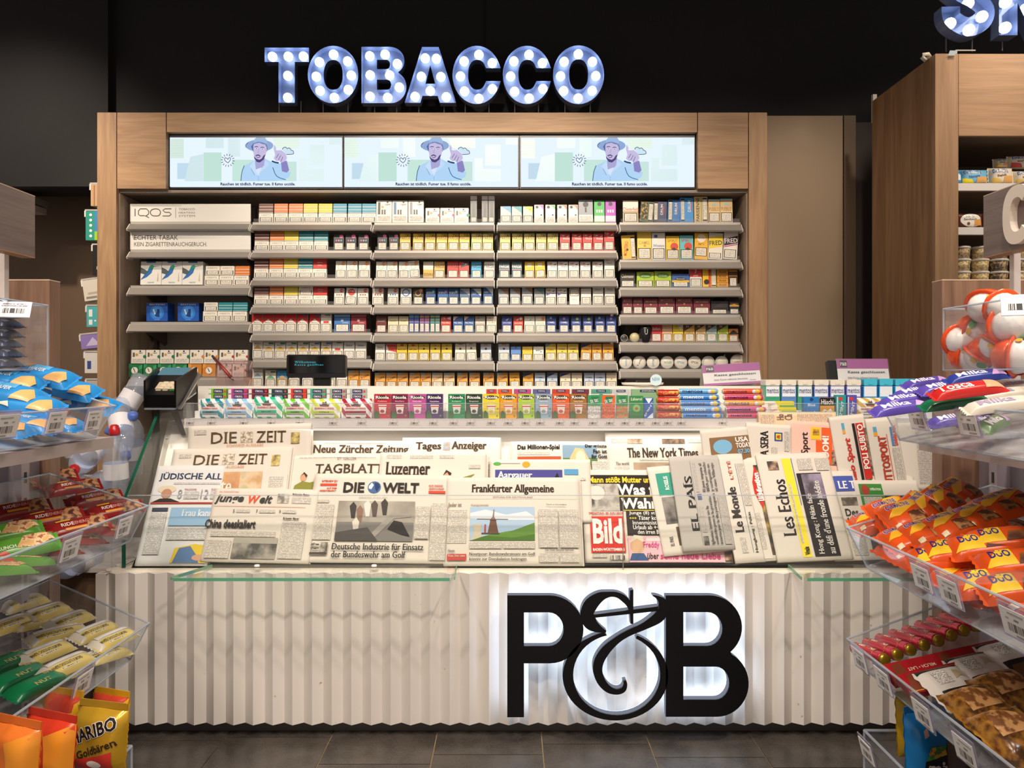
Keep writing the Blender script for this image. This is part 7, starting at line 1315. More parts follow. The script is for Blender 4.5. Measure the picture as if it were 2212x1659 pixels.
def closed_sign(x0, x1, y1, y0, Y, tiltdeg, label, z, holder):
    W, H = (x1 - x0) * Y / F, (y0 - y1) * Y / F; t = empty('closed_sign', (PX((x0 + x1) / 2, Y), Y, z), label, 'sign', 'till-closed signs', rot=(math.radians(-14), math.radians(tiltdeg), 0))
    MB().box(-W / 2, W / 2, 0, .002, 0, H).build('card', mat('#f3efec', .4), t, False, False); MB().box(-W / 2 - .002, W / 2 + .002, -.0035, -.0025, 0, H + .001).build('acrylic_cover', CLEAR, t, False, False)
    MB().hexa([(-W / 2, .08, 0), (W / 2, .08, 0), (W / 2, .082, 0), (-W / 2, .082, 0)], [(-W / 2, .003, H), (W / 2, .003, H), (W / 2, .005, H), (-W / 2, .005, H)]).build('back_leaf', mat('#e9e6e2', .4), t, False, False)
    feats(t, 'kasse', W, H, [('band', '#b0489c', .62, 1), ('band', '#b0489c', .0, .1), ('band', '#1c1a1a', .67, .94, .06, .20), ('txt', 'P&B', '#f3efe8', .80, .12, .13, 0, .13), ('txt', 'Kasse geschlossen', '#2a2624', .47, .72, .13, 0, .56, .015), ('txt', 'bitte Kasse nebenan benutzen', '#5a5452', .26, .58, .09, 0, .48, 0), ('txt', 'Danke', '#5a5452', .18, .1, .06, 0, .86, 0)], y=-.0008)
    if holder: MB().box(-W / 2 - .03, -W / 2 + .002, .004, .03, .0, H * .95).build('black_clip', mat('#1a1a1c', .3), t, False, False)
    return t
closed_sign(1521, 1645, 792, 838, 2.83, -3.2, 'till-closed sign standing tilted in the middle of the rear rail', PZ(834, 2.83) + .006, False)
closed_sign(1812, 1923, 761, 818, 2.84, 0, 'till-closed sign with black clip at the right, against the oak side', PZ(834, 2.84) + .006, True)
t = empty('change_dish', (PX(1388, 2.9), 2.9, PZ(834, 2.8) + .001), 'white oval change dish lying on the rear rail', 'dish')
MB().add(*(lambda m: (m.v, m.f))(MB().lathe([(.05, 0), (.075, .004), (.078, .012), (.072, .012), (.04, .006)], 24).xf(Matrix.Diagonal((1, .5, 1, 1))))).build('dish', mat('#efe6d8', .35), t, True, False)
t.location = (PX(1388, 2.815), 2.815, PZ(834, 2.8) + .001)
MB().box(-.022, .022, -.012, .012, .007, .02).build('coins', mat('#3a342e', .4, .5), t, False, False)
t2 = MB().lathe([(.021, -.001), (.021, .001)], 24).xf(Matrix.Rotation(math.radians(90), 4, 'X')).build('round_tag', mat('#d9ecf2', .4), None); t2.location = P(1417, 813, 2.78) + Vector((0, 0, .0)); t2.location.z = PZ(834, 2.79) + .022
tag(t2, 'small round tag with blue letters standing on the rear rail', 'tag'); lettering('NEW', mat('#3a9ac0', .5), t2, 0, -.0016, .003, .028, .012)
# ------------------------------------------------------------------ sweet gondolas on both sides of the aisle
def sheet(a, b, c, d, t, n):
    """thin slab from a quad, thickened along n"""
    n = Vector(n).normalized() * t; q = [Vector(p) for p in (a, b, c, d)]; m = MB(); return m.hexa(q, [p + n for p in q])
class Tray:
    def __init__(s, sg, cpx, cpy, Yc, h, depth_x, end=.17, rise=.05, near=.72, label='', name='display_tray', flare=.025, tags=(), grp=''):
        s.sg = sg; A = P(cpx, cpy, Yc); s.X0 = A.x; s.zr = A.z; s.h = h; s.X1 = sg * depth_x; s.Y = Yc; s.rise = rise; s.near = near
        s.zf = A.z - h; s.slope = rise / abs(s.X1 - s.X0)
        t = s.o = empty(name, (A.x + sg * .1, Yc - .3, s.zf), label, 'tray', grp)
        B = Vector((s.X1, Yc + end, A.z + rise)); Cn = Vector((s.X1, near, A.z + rise)); D = Vector((A.x, near, A.z)); fl = Vector((sg * flare, 0, 0)); fe = Vector((sg * flare * .6, -flare, 0))
        dn = Vector((0, 0, -h)); dnb = Vector((0, 0, -h - .0))
        Ab, Bb_, Cb, Db = A + dn + fl + fe * .6, B + dnb + Vector((0, -flare, 0)), Cn + dnb, D + dn + fl
        nx = (-sg, 0, 0)
        sheet(Db, Ab, A, D, .003, (-nx[0], 0, 0)).build('front_wall', CLEAR, t)
        sheet(Ab, Bb_, B, A, .003, (0, -1, 0)).build('end_wall', CLEAR, t)
        sheet(Bb_, Cb, Cn, B, .003, nx).build('back_wall', CLEAR, t)
        MB().hexa([Ab, Bb_, Cb, Db], [p + Vector((0, 0, .003)) for p in (Ab, Bb_, Cb, Db)]).build('floor_sheet', glass('#f4f5f7', .05, .8, 'tray_floor'), t)
        m = MB(); m.tube([D, A], .0024, 6); m.tube([A, B], .0022, 6); m.tube([B, Cn], .002, 6); m.tube([A, Ab], .0016, 6); m.tube([Db, Ab], .0018, 6); m.tube([Ab, Bb_], .0016, 6); m.build('edge_highlight', EDGE, t)  # paler rods along the rims stand in for highlights on the edges
        for (tx, ty) in tags:                      # price tags: photo pixel of the tag centre, hung on the front wall
            dx = (tx - VX) / F; Yt = A.x / dx; zt = EYE - (ty - VY) / F * Yt; f_ = min(1, max(0, (A.z - zt) / h)); xw = A.x + sg * flare * f_ - sg * .006
            hold = MB().box(-.001, .001, -.031, .031, -.024, .027).build('price_tag', glass('#e4e0f0', .1, .75, 'tag_sleeve'), t, False, False); hold.location = Vector((xw, Yt, zt)) - t.location; hold.rotation_euler = (0, sg * math.radians(-14), 0)
            c = MB().box(-.0022 if sg > 0 else .001, -.001 if sg > 0 else .0022, -.027, .027, -.02, .02).build('card', mat('#f1eeec', .5), hold, False, False)
            xx = -.0026 * sg
            for z0, z1, y0, y1, mm in ((.013, .016, -.023, .01, '#b5b0ae'), (.005, .008, -.012, -.002, '#8f8a88'), (.005, .008, .009, .016, '#b5b0ae'), (-.012, -.0, -.02, .014, None), (-.018, -.015, -.02, .0, '#a9a4a2')):
                if mm: MB().box(min(xx, xx * .8), max(xx, xx * .8), y0, y1, z0, z1).build('print', mat(mm, .6), hold, False, False)
                else: MB().add([(xx, y0, z0), (xx, y1, z0), (xx, y1, z1), (xx, y0, z1)], [(0, 1, 2, 3)]).build('bar_code', stripes('#4a4644', '#e9e6e4', 420, 0, .5) if False else BARY, hold, False, False)
    def at(s, px, py, lift=0.0):
        """point on the tray floor (plus lift) seen at a photo pixel"""
        dx, dz = (px - VX) / F, -(py - VY) / F; b = s.slope * s.sg; a = s.zf + .004 + lift - b * s.X0
        Y = (a - EYE) / (dz - b * dx); return Vector((dx * Y, Y, EYE + dz * Y))
    @property
    def ry(s): return -math.atan(s.slope) * s.sg
def bar_y():
    m, nt, b = new_mat('bar_code_side'); N = nt.nodes; L = nt.links
    tc = N.new('ShaderNodeTexCoord'); sp = N.new('ShaderNodeSeparateXYZ'); L.new(tc.outputs['Object'], sp.inputs[0])
    d = N.new('ShaderNodeMath'); d.operation = 'MULTIPLY'; d.inputs[1].default_value = 1100; L.new(sp.outputs[1], d.inputs[0])
    f = N.new('ShaderNodeMath'); f.operation = 'FLOOR'; L.new(d.outputs[0], f.inputs[0]); wn = N.new('ShaderNodeTexWhiteNoise'); wn.noise_dimensions = '1D'; L.new(f.outputs[0], wn.inputs['W'])
    g_ = N.new('ShaderNodeMath'); g_.operation = 'LESS_THAN'; g_.inputs[1].default_value = .6; L.new(wn.outputs[0], g_.inputs[0])
    mx = N.new('ShaderNodeMix'); mx.data_type = 'RGBA'; L.new(g_.outputs[0], mx.inputs[0]); mx.inputs[6].default_value = rgb('#e6e3e1'); mx.inputs[7].default_value = rgb('#6f6a68'); L.new(mx.outputs[2], b.inputs['Base Color'])
    return m
BARY = bar_y()
def gondola(sg, label, px_edge):
    t = empty('gondola', (sg * 1.35, 1.9, 0), label, 'shelving', 'gondolas flanking the aisle'); Yp = 1.9; xe = PX(px_edge, Yp); zt = PZ(606, Yp)
    a, b = sorted((xe, xe + sg * 1.0))
    MB().cbox(a, b, Yp, Yp + .045, 0, zt, .001).build('end_panel', wood('#93705a', '#6f5140', 'z'), t)
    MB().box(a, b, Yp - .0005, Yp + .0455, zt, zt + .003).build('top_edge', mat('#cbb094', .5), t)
    a, b = sorted((sg * 1.16, sg * 1.18)); MB().box(a, b, .5, Yp - .002, 0, .90).build('spine_panel', mat('#8d848c', .5), t)
    for y in (1.78, 1.2, .7):
        a, b = sorted((sg * 1.13, sg * 1.16)); up = MB().box(a, b, y, y + .03, 0, .97).build('upright', mat('#a89ca4', .4, .3), t)
        for k in range(14): MB().box(sg * 1.13 - .001, sg * 1.13 + .001, y + .011, y + .019, .12 + k * .06, .145 + k * .06).build('slot', mat('#2a2628', .6), up)
    hx = sg * 1.08; hp = empty('header_board', (hx, 1.4, PZ(556, 1.74)), '', None); hp.parent = t; hp.location = Vector((hx, 1.4, PZ(556, 1.74))) - t.location
    zl, zu = PZ(556, 1.75), PZ(425, 1.75); a, b = sorted((hx, hx + sg * .03)); MB().box(a, b, .5, 1.75, zl, zu).build('board', GREY_OAK, hp)
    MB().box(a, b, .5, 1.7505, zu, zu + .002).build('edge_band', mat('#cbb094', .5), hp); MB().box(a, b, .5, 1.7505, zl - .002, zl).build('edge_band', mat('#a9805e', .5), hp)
    a, b = sorted((hx + sg * .03, hx + sg * .045)); MB().box(a, b, 1.69, 1.705, .97, zl).build('post', mat('#d9cdc8', .4), t)
    return t, hp, hx
gr, hpr, hxr = gondola(1, 'right-hand gondola of clear sweet trays in front of the counter', 2035)
gl_, hpl, hxl = gondola(-1, 'left-hand gondola of clear sweet trays in front of the counter', 107)
# raised cream letter C on the right header board
Cl = [ell(0, 0, .045, .062, 40, 320, 26, 2.4) + ell(0, 0, .021, .036, 320, 40, 20, 2.4)]
m = MB().shape(Cl, 0, .016); m.v = [(-.016 + y, -x, z) for x, y, z in m.v]
co = m.build('letter', mat('#efe3d3', .35), hpr, False, False); co.location = Vector((hxr - .0005, 1.612, (PZ(425, 1.75) + PZ(556, 1.75)) / 2)) - gr.location - hpr.location
# support shelves below the trays
SHM = mat('#b8a8a4', .45)
for sg, g, zc in ((1, gr, .882), (-1, gl_, .882)):
    a, b = sorted((sg * .885, sg * 1.15)); sh = MB().box(a, b, .6, 1.66 if sg > 0 else 1.72, zc - .012, zc + .012).build('support_shelf', SHM, g)

def flat_item(name, label, cat, grp, tray, px, py, rz, W, H, D, m, fs, key, lift=0, pitch=24, roll_=0, **kw):
    """film pack lying on a tray with its print upward"""
    p = tray.at(px, py, lift + H / 2 * math.sin(math.radians(pitch)) + W / 2 * abs(math.sin(math.radians(roll_))) * .5)
    if key[-3:] == 'low' or key[:6] == 'purlow' or (key == 'wafer' and lift < .003):
        a = math.radians(rz); hx = .5 * (W * abs(math.cos(a)) + H * abs(math.sin(a))); hy = .5 * (W * abs(math.sin(a)) + H * abs(math.cos(a)))
        p.x = tray.sg * min(max(abs(p.x), abs(tray.X0) + hx + .022), 1.10 - hx); fr = (abs(p.x) - hx - abs(tray.X0)) / (abs(tray.X1) - abs(tray.X0)); p.y = min(p.y, tray.Y + .15 * fr - hy - .02)
        p.z = tray.zf + .006 + lift + tray.slope * (abs(p.x) - abs(tray.X0)) + H / 2 * math.sin(math.radians(pitch))
    kw.setdefault('seed', len(bpy.data.objects) % 5)
    o = soft_pack(name, label, cat, grp, W, H, D, m, fs, key, p + Vector((0, 0, D * .26)), (math.radians(-90 + pitch), tray.ry + math.radians(roll_), math.radians(rz)), zc=.5, **kw); return o
GL = 'packs in the left gondola trays'; GRP = 'packs in the right gondola trays'
# ---- left gondola
TL1 = Tray(-1, 249, 877, 1.66, .066, 1.10, .16, .045, label='clear tray of blue wafer bars on the left gondola', tags=((206, 908), (123, 912), (16, 920)), grp='clear trays of the left gondola')
TL2 = Tray(-1, 320, 1093, 1.70, .075, 1.12, .17, .05, label='clear tray of red nut bars on the left gondola', tags=((270, 1138), (155, 1185)), grp='clear trays of the left gondola')
TL3 = Tray(-1, 322, 1346, 1.70, .075, 1.12, .17, .05, label='clear tray of pale yellow bars on the left gondola', tags=((183, 1475), (12, 1600)), grp='clear trays of the left gondola')
BLUE = mat('#2f8fd6', .25); W1 = [('band', '#5fb2ea', .55, .95, .05, .6), ('txt', 'WAFER', '#e9f2fa', .5, .3, .2, 0, .4), ('poly', '#e6b070', [(.62, .08), (.7, .5), (.86, .7), (.96, .4), (.92, .1)]), ('poly', '#f3ead2', [(.1, .1), (.3, .2), (.35, .05)]), ('disc', '#f0a83c', .2, .75, .07)]
for n, (px, py, rz, lift, ds) in enumerate(((60, 884, -2, .075, 'open-ended, at the front left'), (190, 880, -4, .07, 'at the front right corner'), (150, 850, -6, .098, 'in the middle of the pile'), (20, 862, 2, .088, 'behind the front one'), (95, 822, -3, .125, 'lying across the top'), (20, 832, 6, .11, 'at the left of the top'))):
    flat_item('wafer_pack', 'bright blue wafer pack %s of the blue tray' % ds, 'wafer pack', GL, TL1, px, py, rz, .125, .062, .02, BLUE, W1, 'wafer', max(lift - .05, .004), 28)
for n, (px, py, rz, lift) in enumerate(((170, 935, 0, .03), (110, 940, 0, .03), (40, 945, -4, .025))):
    flat_item('wafer_pack', 'blue wafer pack lying at the bottom of the tray, %s from the left' % ('third', 'second', 'first')[n], 'wafer pack', GL, TL1, px, py, rz, .12, .06, .02, BLUE, W1, 'wafer', .002, 8)
RED = mat('#8f1f1c', .25); NB = [('txt', 'RIDE', '#ece0da', .52, .2, .22, 0, .36), ('txt', 'ENERGY', '#d89a90', .52, .26, .2, 0, .60), ('band', '#e09a2c', .16, .28, .3, .66), ('band', '#e0b32c', .74, .86, .2, .42), ('poly', speckle('#5a2a1c', '#c08a5a', 90, lo=.45, hi=.55), [(.6, .06), (.66, .4), (.8, .94), (.97, .94), (.97, .06)]), ('poly', '#b84a3a', [(.04, .08), (.04, .5), (.12, .3)])]
for n, (px, py, rz, lift, ds) in enumerate(((55, 1020, 9, .028, 'farthest back at the left'), (110, 1037, 12, .036, 'turned over near the back'), (160, 1058, 10, .03, 'in the middle at the back'), (20, 1058, 14, .03, 'at the left edge of the middle'), (205, 1084, 12, .034, 'right of the middle'), (40, 1108, 14, .034, 'left of the centre front'), (248, 1108, 12, .036, 'nearest the tray corner'), (110, 1128, 12, .038, 'overlapping two others'), (165, 1146, 14, .04, 'nearest the front wall'))):
    flat_item('nut_bar', 'dark red nut bar %s of the red tray' % ds, 'nut bar', GL, TL2, px, py, rz + 30, .115, .046, .015, RED, NB, 'nutbar', lift - .02, 30, -14)
GRN = mat('#5a9a34', .25); GB = [('poly', speckle('#d8a86a', '#a85a3a', 90, lo=.45, hi=.6, third='#ecd0a0'), [(.4, .25), (.55, .85), (.85, .9), (.97, .5), (.7, .15)]), ('txt', 'CRUNCH', '#eef2e0', .35, .3, .18, 0, .25), ('poly', '#cf4a3c', [(.05, .05), (.3, .05), (.25, .2), (.05, .2)])]
for n, (px, py, rz, ds) in enumerate(((15, 1160, 12, 'half cut by the picture edge'), (48, 1190, 14, 'in front of the red nut bars'))):
    flat_item('nut_bar', 'green nut bar %s' % ds, 'nut bar', GL, TL2, px, py, rz + 30, .112, .05, .016, GRN, GB, 'greenbar', .014, 30, -14)
CRM = mat('#e3dccb', .3); YB = [('band', '#e9d27a', .0, .55), ('txt', 'WHITE CHOCOLATE ALMOND', '#4a4030', .36, .62, .2, 0, .4), ('lines', .12, .18, .2, .6), ('txt', 'Barebells', '#c9b068', .75, .3, .22, 0, .8), ('band', '#f2efe8', .6, .95, .1, .95)]
for n, (px, py, rz, lift, ds) in enumerate(((52, 1310, 28, .03, 'at the back left'), (100, 1330, 28, .032, 'second from the back left'), (150, 1348, 28, .034, 'in the middle row'), (205, 1372, 28, .036, 'right of the middle'), (245, 1388, 28, .038, 'nearest the tray corner'), (20, 1358, 30, .03, 'lying crumpled at the left'), (125, 1378, 8, .026, 'turned underside up in the middle'), (100, 1418, 28, .036, 'front row, left'), (145, 1445, 28, .036, 'front row, right'))):
    flat_item('protein_bar', 'pale yellow bar %s of the yellow tray' % ds, 'bar', GL, TL3, px, py, rz + 52, .125, .042, .016, CRM, YB, 'cream', lift - .02, 20, -6)
for n, (px, py, rz, ds) in enumerate(((15, 1440, 26, 'farthest back'), (40, 1470, 26, 'in the middle'), (80, 1488, 26, 'nearest the yellow bars'))):
    flat_item('protein_bar', 'emerald green bar at lower left, %s of three' % ds, 'bar', GL, TL3, px, py, rz + 54, .125, .042, .016, mat('#12824f', .25), [('band', '#0b5f3a', .0, .18), ('txt', 'Barebells', '#c9b068', .75, .3, .22, 0, .8), ('txt', 'NUT', '#c9b068', .3, .3, .2)], 'emer', .014, 20, -6)
# stacked dark blue packs in an upright clear bin at the top left
def bin_(sg, px, y1, y0, Y, W, label, name='display_bin'):
    A = P(px, y1, Y); Bz = PZ(y0, Y); t = empty(name, (A.x + sg * W / 2, Y - .2, Bz), label, 'tray', 'upper clear bins'); x0, x1 = sorted((A.x, A.x + sg * W)); yn = .9
    for nm, b in (('side_wall', ((A.x, A.x + sg * .003), (yn, Y), (Bz, A.z))), ('end_wall', ((A.x + sg * .0035, A.x + sg * W), (Y - .003, Y), (Bz, A.z))), ('floor_sheet', ((A.x + sg * .0035, A.x + sg * W), (yn, Y - .0035), (Bz, Bz + .003)))):
        MB().box(*sorted(b[0]), *b[1], *b[2]).build(nm, CLEAR, t)
    m = MB(); m.tube([(A.x, yn, A.z), (A.x, Y, A.z)], .0022, 6); m.tube([(A.x, Y, A.z), (A.x + sg * W, Y, A.z)], .0022, 6); m.tube([(A.x, Y, A.z), (A.x, Y, Bz)], .002, 6); m.tube([(A.x, yn, Bz), (A.x, Y, Bz)], .002, 6); m.build('edge_highlight', EDGE, t)
    return t, A, Bz
tb, A0, Bz0 = bin_(-1, 103, 660, 800, 1.70, .085, 'clear upright bin of navy bars on the left gondola')
for i in range(7):
    z = Bz0 + .004 + i * .0205; nv = ['#26335c', '#34466a', '#2a3c66', '#223058', '#1f2e5a', '#8d93a4', '#2a3560'][i]
    o = soft_pack('navy_bar', 'navy blue bar in the stacked bin, %s from the bottom' % ORD[i], 'bar', GL, .076, .06, .017, mat(nv, .3), [('lines', .3, .5, .2, .7), ('band', '#c9d0e0', .1, .3, .8, .95), ('band', '#d8a04c', .6, .8, .7, .9)], 'navy%d' % i, (A0.x - .045 + .002 * math.sin(i * 2), 1.60, z + .004), (math.radians(-90), 0, math.radians(-3 + 4 * math.sin(i))), zc=.5, seed=i)
cd = empty('price_card', P(28, 668, 1.5), 'white electronic price card on top of the navy bars', 'price card', rot=(math.radians(-35), 0, math.radians(20))); 
MB().box(-.03, .03, 0, .003, -.02, .02).build('card', mat('#e6e2e8', .4), cd, False, False); plate('bar_code', bars_code(), cd, 0, -.0006, -.004, .04, .012); plate('print', print_lines('#e6e2e8', '#7a7680', .005), cd, 0, -.0006, .012, .045, .008)
cd.location = P(30, 668, 1.56)
# haribo-style gummy bags at the bottom left
def bag(label, Y, px, py0, W, H, D, m, fs, key, rz=0, tilt=-6, seed=1, grp=GL):
    b = P(px, py0, Y); o = soft_pack('gummy_bag', label, 'sweets bag', grp, W, H, D, m, fs, key, b, (math.radians(tilt), 0, math.radians(rz)), fin=.002, wob=.002, seed=seed)
    tp = MB().box(-W / 2 * .97, W / 2 * .97, -.001, .001, H, H + .012).build('top_seal', m, o, False, False); return o
GOLD = mat('#c49a2a', .22, .35)
HB = [('txt', 'HARIBO', '#e9e4dc', .70, .86, .24, 22, .52, .07), ('txt', 'HARIBO', '#1c1a18', .70, .84, .22, 22, .52, .03), ('txt', 'Goldbären', '#2a1c12', .42, .72, .13, 22, .6), ('poly', '#c8342c', [(.1, .0), (.1, .2), (.5, .28), (.9, .4), (.9, .0)]), ('poly', '#efe9e0', ell(.6, .18, .14, .06, n=14))]
bag('gold gummy bag with big black lettering at the lower left', 1.36, 214, 1662, .105, .105, .028, GOLD, HB, 'gold', rz=-14, seed=2)
RB = [('poly', '#e8922a', [(.3, .0), (.7, .35), (.6, .8), (1, 1), (1, 0)]), ('poly', '#b51f3a', ell(.25, .3, .16, .1, n=14)), ('poly', '#d86a8a', [(.5, .1), (.55, .4), (.62, .3), (.6, .1)])]
bag('red and orange gummy bag beside the gold one at lower left', 1.25, 100, 1690, .11, .10, .026, mat('#c4361f', .22), RB, 'redbag', rz=-20, seed=3)
bag('orange gummy bag nearest the picture edge at lower left', 1.15, 20, 1700, .11, .09, .026, mat('#d8702a', .22), RB, 'redbag2', rz=-20, seed=4)
bag('yellow and red gummy bag sticking up behind the gold one', 1.52, 232, 1620, .09, .105, .02, mat('#d8a51f', .22), [('poly', '#c8402c', [(.0, .7), (1, .9), (1, 1), (0, 1)]), ('poly', '#2a1c14', [(.6, .8), (.8, .84), (.76, .88)])], 'yelbag', rz=-18, seed=5)
bag('yellow gummy bag behind the red one at lower left', 1.42, 130, 1622, .09, .10, .02, mat('#d8a51f', .22), [('poly', '#c8402c', [(.0, .6), (1, .8), (1, 1), (0, 1)])], 'yelbag2', rz=-18, seed=6)
def low_bin(sg, px, y1, Y, label, tags=()):
    A = P(px, y1, Y); wx = 1.10 - abs(A.x); t = empty('display_bin', (A.x, Y, 0.02), label, 'tray', 'lower clear bins'); z0 = .06; fl = .0
    MB().box(*sorted((A.x, A.x + sg * .003)), .7, Y, z0, A.z).build('side_wall', CLEAR, t); MB().box(*sorted((A.x + sg * .0035, A.x + sg * wx)), Y - .003, Y, z0, A.z).build('end_wall', CLEAR, t); MB().box(*sorted((A.x, A.x + sg * wx)), .7, Y, z0 - .04, z0 - .0005).build('base', mat('#8d8078', .5), t)
    m = MB(); m.tube([(A.x, .7, A.z), (A.x, Y, A.z)], .003, 6); m.tube([(A.x, Y, A.z), (A.x + sg * wx, Y, A.z)], .003, 6); m.tube([(A.x, Y, A.z), (A.x, Y, z0)], .0025, 6); m.build('edge_highlight', EDGE, t)
    for tx, ty in tags:
        Yt = A.x / ((tx - VX) / F); zt = EYE - (ty - VY) / F * Yt; h = MB().box(-.001, .001, -.03, .03, -.024, .027).build('price_tag', glass('#e4e0f0', .1, .75, 'tag_sleeve'), t, False, False); h.location = Vector((A.x - sg * .008, Yt, zt)) - t.location; h.rotation_euler = (0, sg * math.radians(-14), 0)
        MB().box(*sorted((-.001 * sg, -.0022 * sg)), -.027, .027, -.02, .02).build('card', mat('#f1eeec', .5), h, False, False); MB().add([(-.0026 * sg, -.02, -.012), (-.0026 * sg, .014, -.012), (-.0026 * sg, .014, 0), (-.0026 * sg, -.02, 0)], [(0, 1, 2, 3)]).build('bar_code', BARY, h, False, False)
        MB().box(*sorted((-.0024 * sg, -.0027 * sg)), -.02, .018, .010, .016).build('print', mat('#8a8684', .6), h, False, False)
    return t
low_bin(-1, 284, 1612, 1.55, 'low clear bin holding gummy bags at lower left')
# ---- right gondola
TR1 = Tray(1, 1900, 868, 1.60, .078, 1.10, .15, .045, label='clear tray of purple chocolate bars on the right gondola', tags=((1980, 903), (2089, 914)), grp='clear trays of the right gondola')
TR2 = Tray(1, 1830, 1140, 1.58, .078, 1.11, .19, .06, label='clear tray of orange chocolate packs on the right gondola', tags=((1988, 1248), (2047, 1277), (2188, 1348)), grp='clear trays of the right gondola')
TR3 = Tray(1, 1830, 1380, 1.58, .06, 1.11, .19, .055, label='clear tray of pink chocolate rolls and black pouches, right gondola', tags=((1853, 1424), (1901, 1469), (1983, 1542), (2071, 1622)), grp='clear trays of the right gondola')
PUR = mat('#5a4aa8', .25); PB = [('txt', 'Milka', '#f0ecf6', .5, .5, .5, 0, .4), ('poly', '#c9a0d8', [(.7, .1), (.8, .7), (.95, .5), (.95, .1)])]
for n, (px, py, rz, lift, ds) in enumerate(((1945, 890, 4, .062, 'along the front wall'), (1958, 872, 6, .066, 'left of the green bar'), (1985, 856, 8, .072, 'behind the red bar, left'), (2040, 846, 6, .08, 'behind the red bar, right'), (2000, 834, 10, .078, 'at the back left'), (2110, 822, -6, .098, 'deepest blue, lying on top at the right'))):
    flat_item('chocolate_bar', 'purple chocolate bar %s of the purple tray' % ds, 'chocolate bar', GRP, TR1, px, py, rz, .105, .03, .014, PUR if n < 5 else mat('#2f3f94', .25), PB, 'purp%d' % (n // 5), lift)
flat_item('chocolate_bar', 'red chocolate bar lying on the purple tray', 'chocolate bar', GRP, TR1, 2090, 853, -3, .115, .033, .016, mat('#c42a26', .25), [('txt', 'Tosca', '#f6ece6', .5, .5, .55, 0, .3), ('poly', '#e8a07a', [(.7, .1), (.75, .9), (.97, .9), (.97, .1)])], 'redbar', .088)
flat_item('chocolate_bar', 'dark green chocolate bar in front on the purple tray', 'chocolate bar', GRP, TR1, 2062, 878, -2, .11, .03, .014, mat('#1f6a4a', .25), [('lines', .3, .7, .3, .8)], 'grnbar', .068)
for n, (px, py, ds) in enumerate(((2165, 862, 'rear'), (2165, 884, 'front'), (2190, 845, 'rightmost'))):
    flat_item('chocolate_bar', 'cream white chocolate bar at the right of the purple tray, %s one' % ds, 'chocolate bar', GRP, TR1, px, py, -6, .11, .03, .014, mat('#d9cfc0', .28), [('txt', 'Milka', '#a99ab8', .5, .5, .5, 0, .4)], 'whtbar', .066)
for n, (px, py) in enumerate(((2010, 925), (2070, 930), (2120, 930))):
    flat_item('chocolate_bar', 'wrapped bar seen through the lower wall of the purple tray, %s from left' % ORD[n], 'chocolate bar', GRP, TR1, px, py, 20 * n, .10, .03, .014, (PUR, PUR, mat('#5a7a4a', .3))[n], PB, 'purlow%d' % n, .02)
ORG = mat('#e0551a', .25); OV = [('poly', '#f0b52c', [(.04, .45), (.5, .9), (.96, .9), (.96, .72), (.3, .4)]), ('txt', 'OVOMALTINE', '#e9e4f0', .74, .62, .17, 0, .42, .05), ('txt', 'OVOMALTINE', '#2a2f86', .74, .6, .15, 0, .42, .02), ('poly', speckle('#5a2f18', '#b8824a', 60, lo=.45, hi=.55), [(.46, .1), (.52, .45), (.9, .5), (.92, .12)]), ('band', '#e8d9b0', .08, .2, .06, .2)]
for n, (px, py, rz, lift, pi, ds) in enumerate(((1885, 1138, -18, .045, 0, 'nearest the tray corner'), (1925, 1118, -35, .07, 20, 'leaning up beside the corner one'), (1955, 1125, -38, .075, 14, 'second leaning one'), (1990, 1105, 30, .08, 14, 'leaning in the middle'), (2030, 1090, 25, .085, 12, 'leaning behind the middle'), (2070, 1072, 25, .088, 10, 'at the back'), (1955, 1175, -32, .05, 0, 'front row near the wall'), (2000, 1162, -32, .062, 0, 'second row left'), (2050, 1148, -32, .072, 0, 'second row middle'), (2105, 1130, -32, .078, 0, 'second row right'), (2150, 1108, -32, .085, 0, 'third row right'), (2185, 1095, -32, .088, 0, 'farthest right at the back'))):
    flat_item('biscuit_pack', 'orange malt biscuit pack %s, orange tray' % ds, 'biscuit pack', GRP, TR2, px, py, rz + 38 if abs(rz) > 30 else rz + 10, .08, .085, .02, ORG, OV, 'ovo', lift - .025, pitch=16 + pi, roll_=-6)
OC = [('poly', '#f2c52c', [(.04, .2), (.3, .85), (.5, .85), (.5, .2)]), ('txt', 'DUO', '#2a2f86', .66, .3, .3, 0, .32, .03), ('poly', speckle('#5a3018', '#8f5a2c', 40, lo=.45, hi=.6), [(.5, .2), (.6, .6), (.95, .6), (.95, .25)])]
for n, (px, py, rz, lift, ds) in enumerate(((2030, 1215, -20, .05, 'front left'), (2060, 1200, -22, .06, 'second from the front left'), (2120, 1190, -20, .068, 'in the middle'), (2165, 1175, -22, .075, 'behind the middle'), (2190, 1225, -20, .06, 'at the right edge'), (2140, 1270, -20, .045, 'under the clear flap'), (2195, 1280, -18, .045, 'nearest the camera'))):
    flat_item('chocolate_bar', 'orange chocolate bar with crimped ends %s, orange tray' % ds, 'chocolate bar', GRP, TR2, px, py, rz + 10, .105, .06, .017, ORG, OC, 'ovobar', lift - .02, 26)
flap = MB().box(-.05, .05, -.03, .03, 0, .003).build('tray_flap', CLEAR, None, False, False); flap.location = TR2.at(2140, 1250, .075); flap.rotation_euler = (0, TR2.ry, math.radians(-18)); tag(flap, 'small clear plastic flap lying on the orange packs', 'plastic sheet')
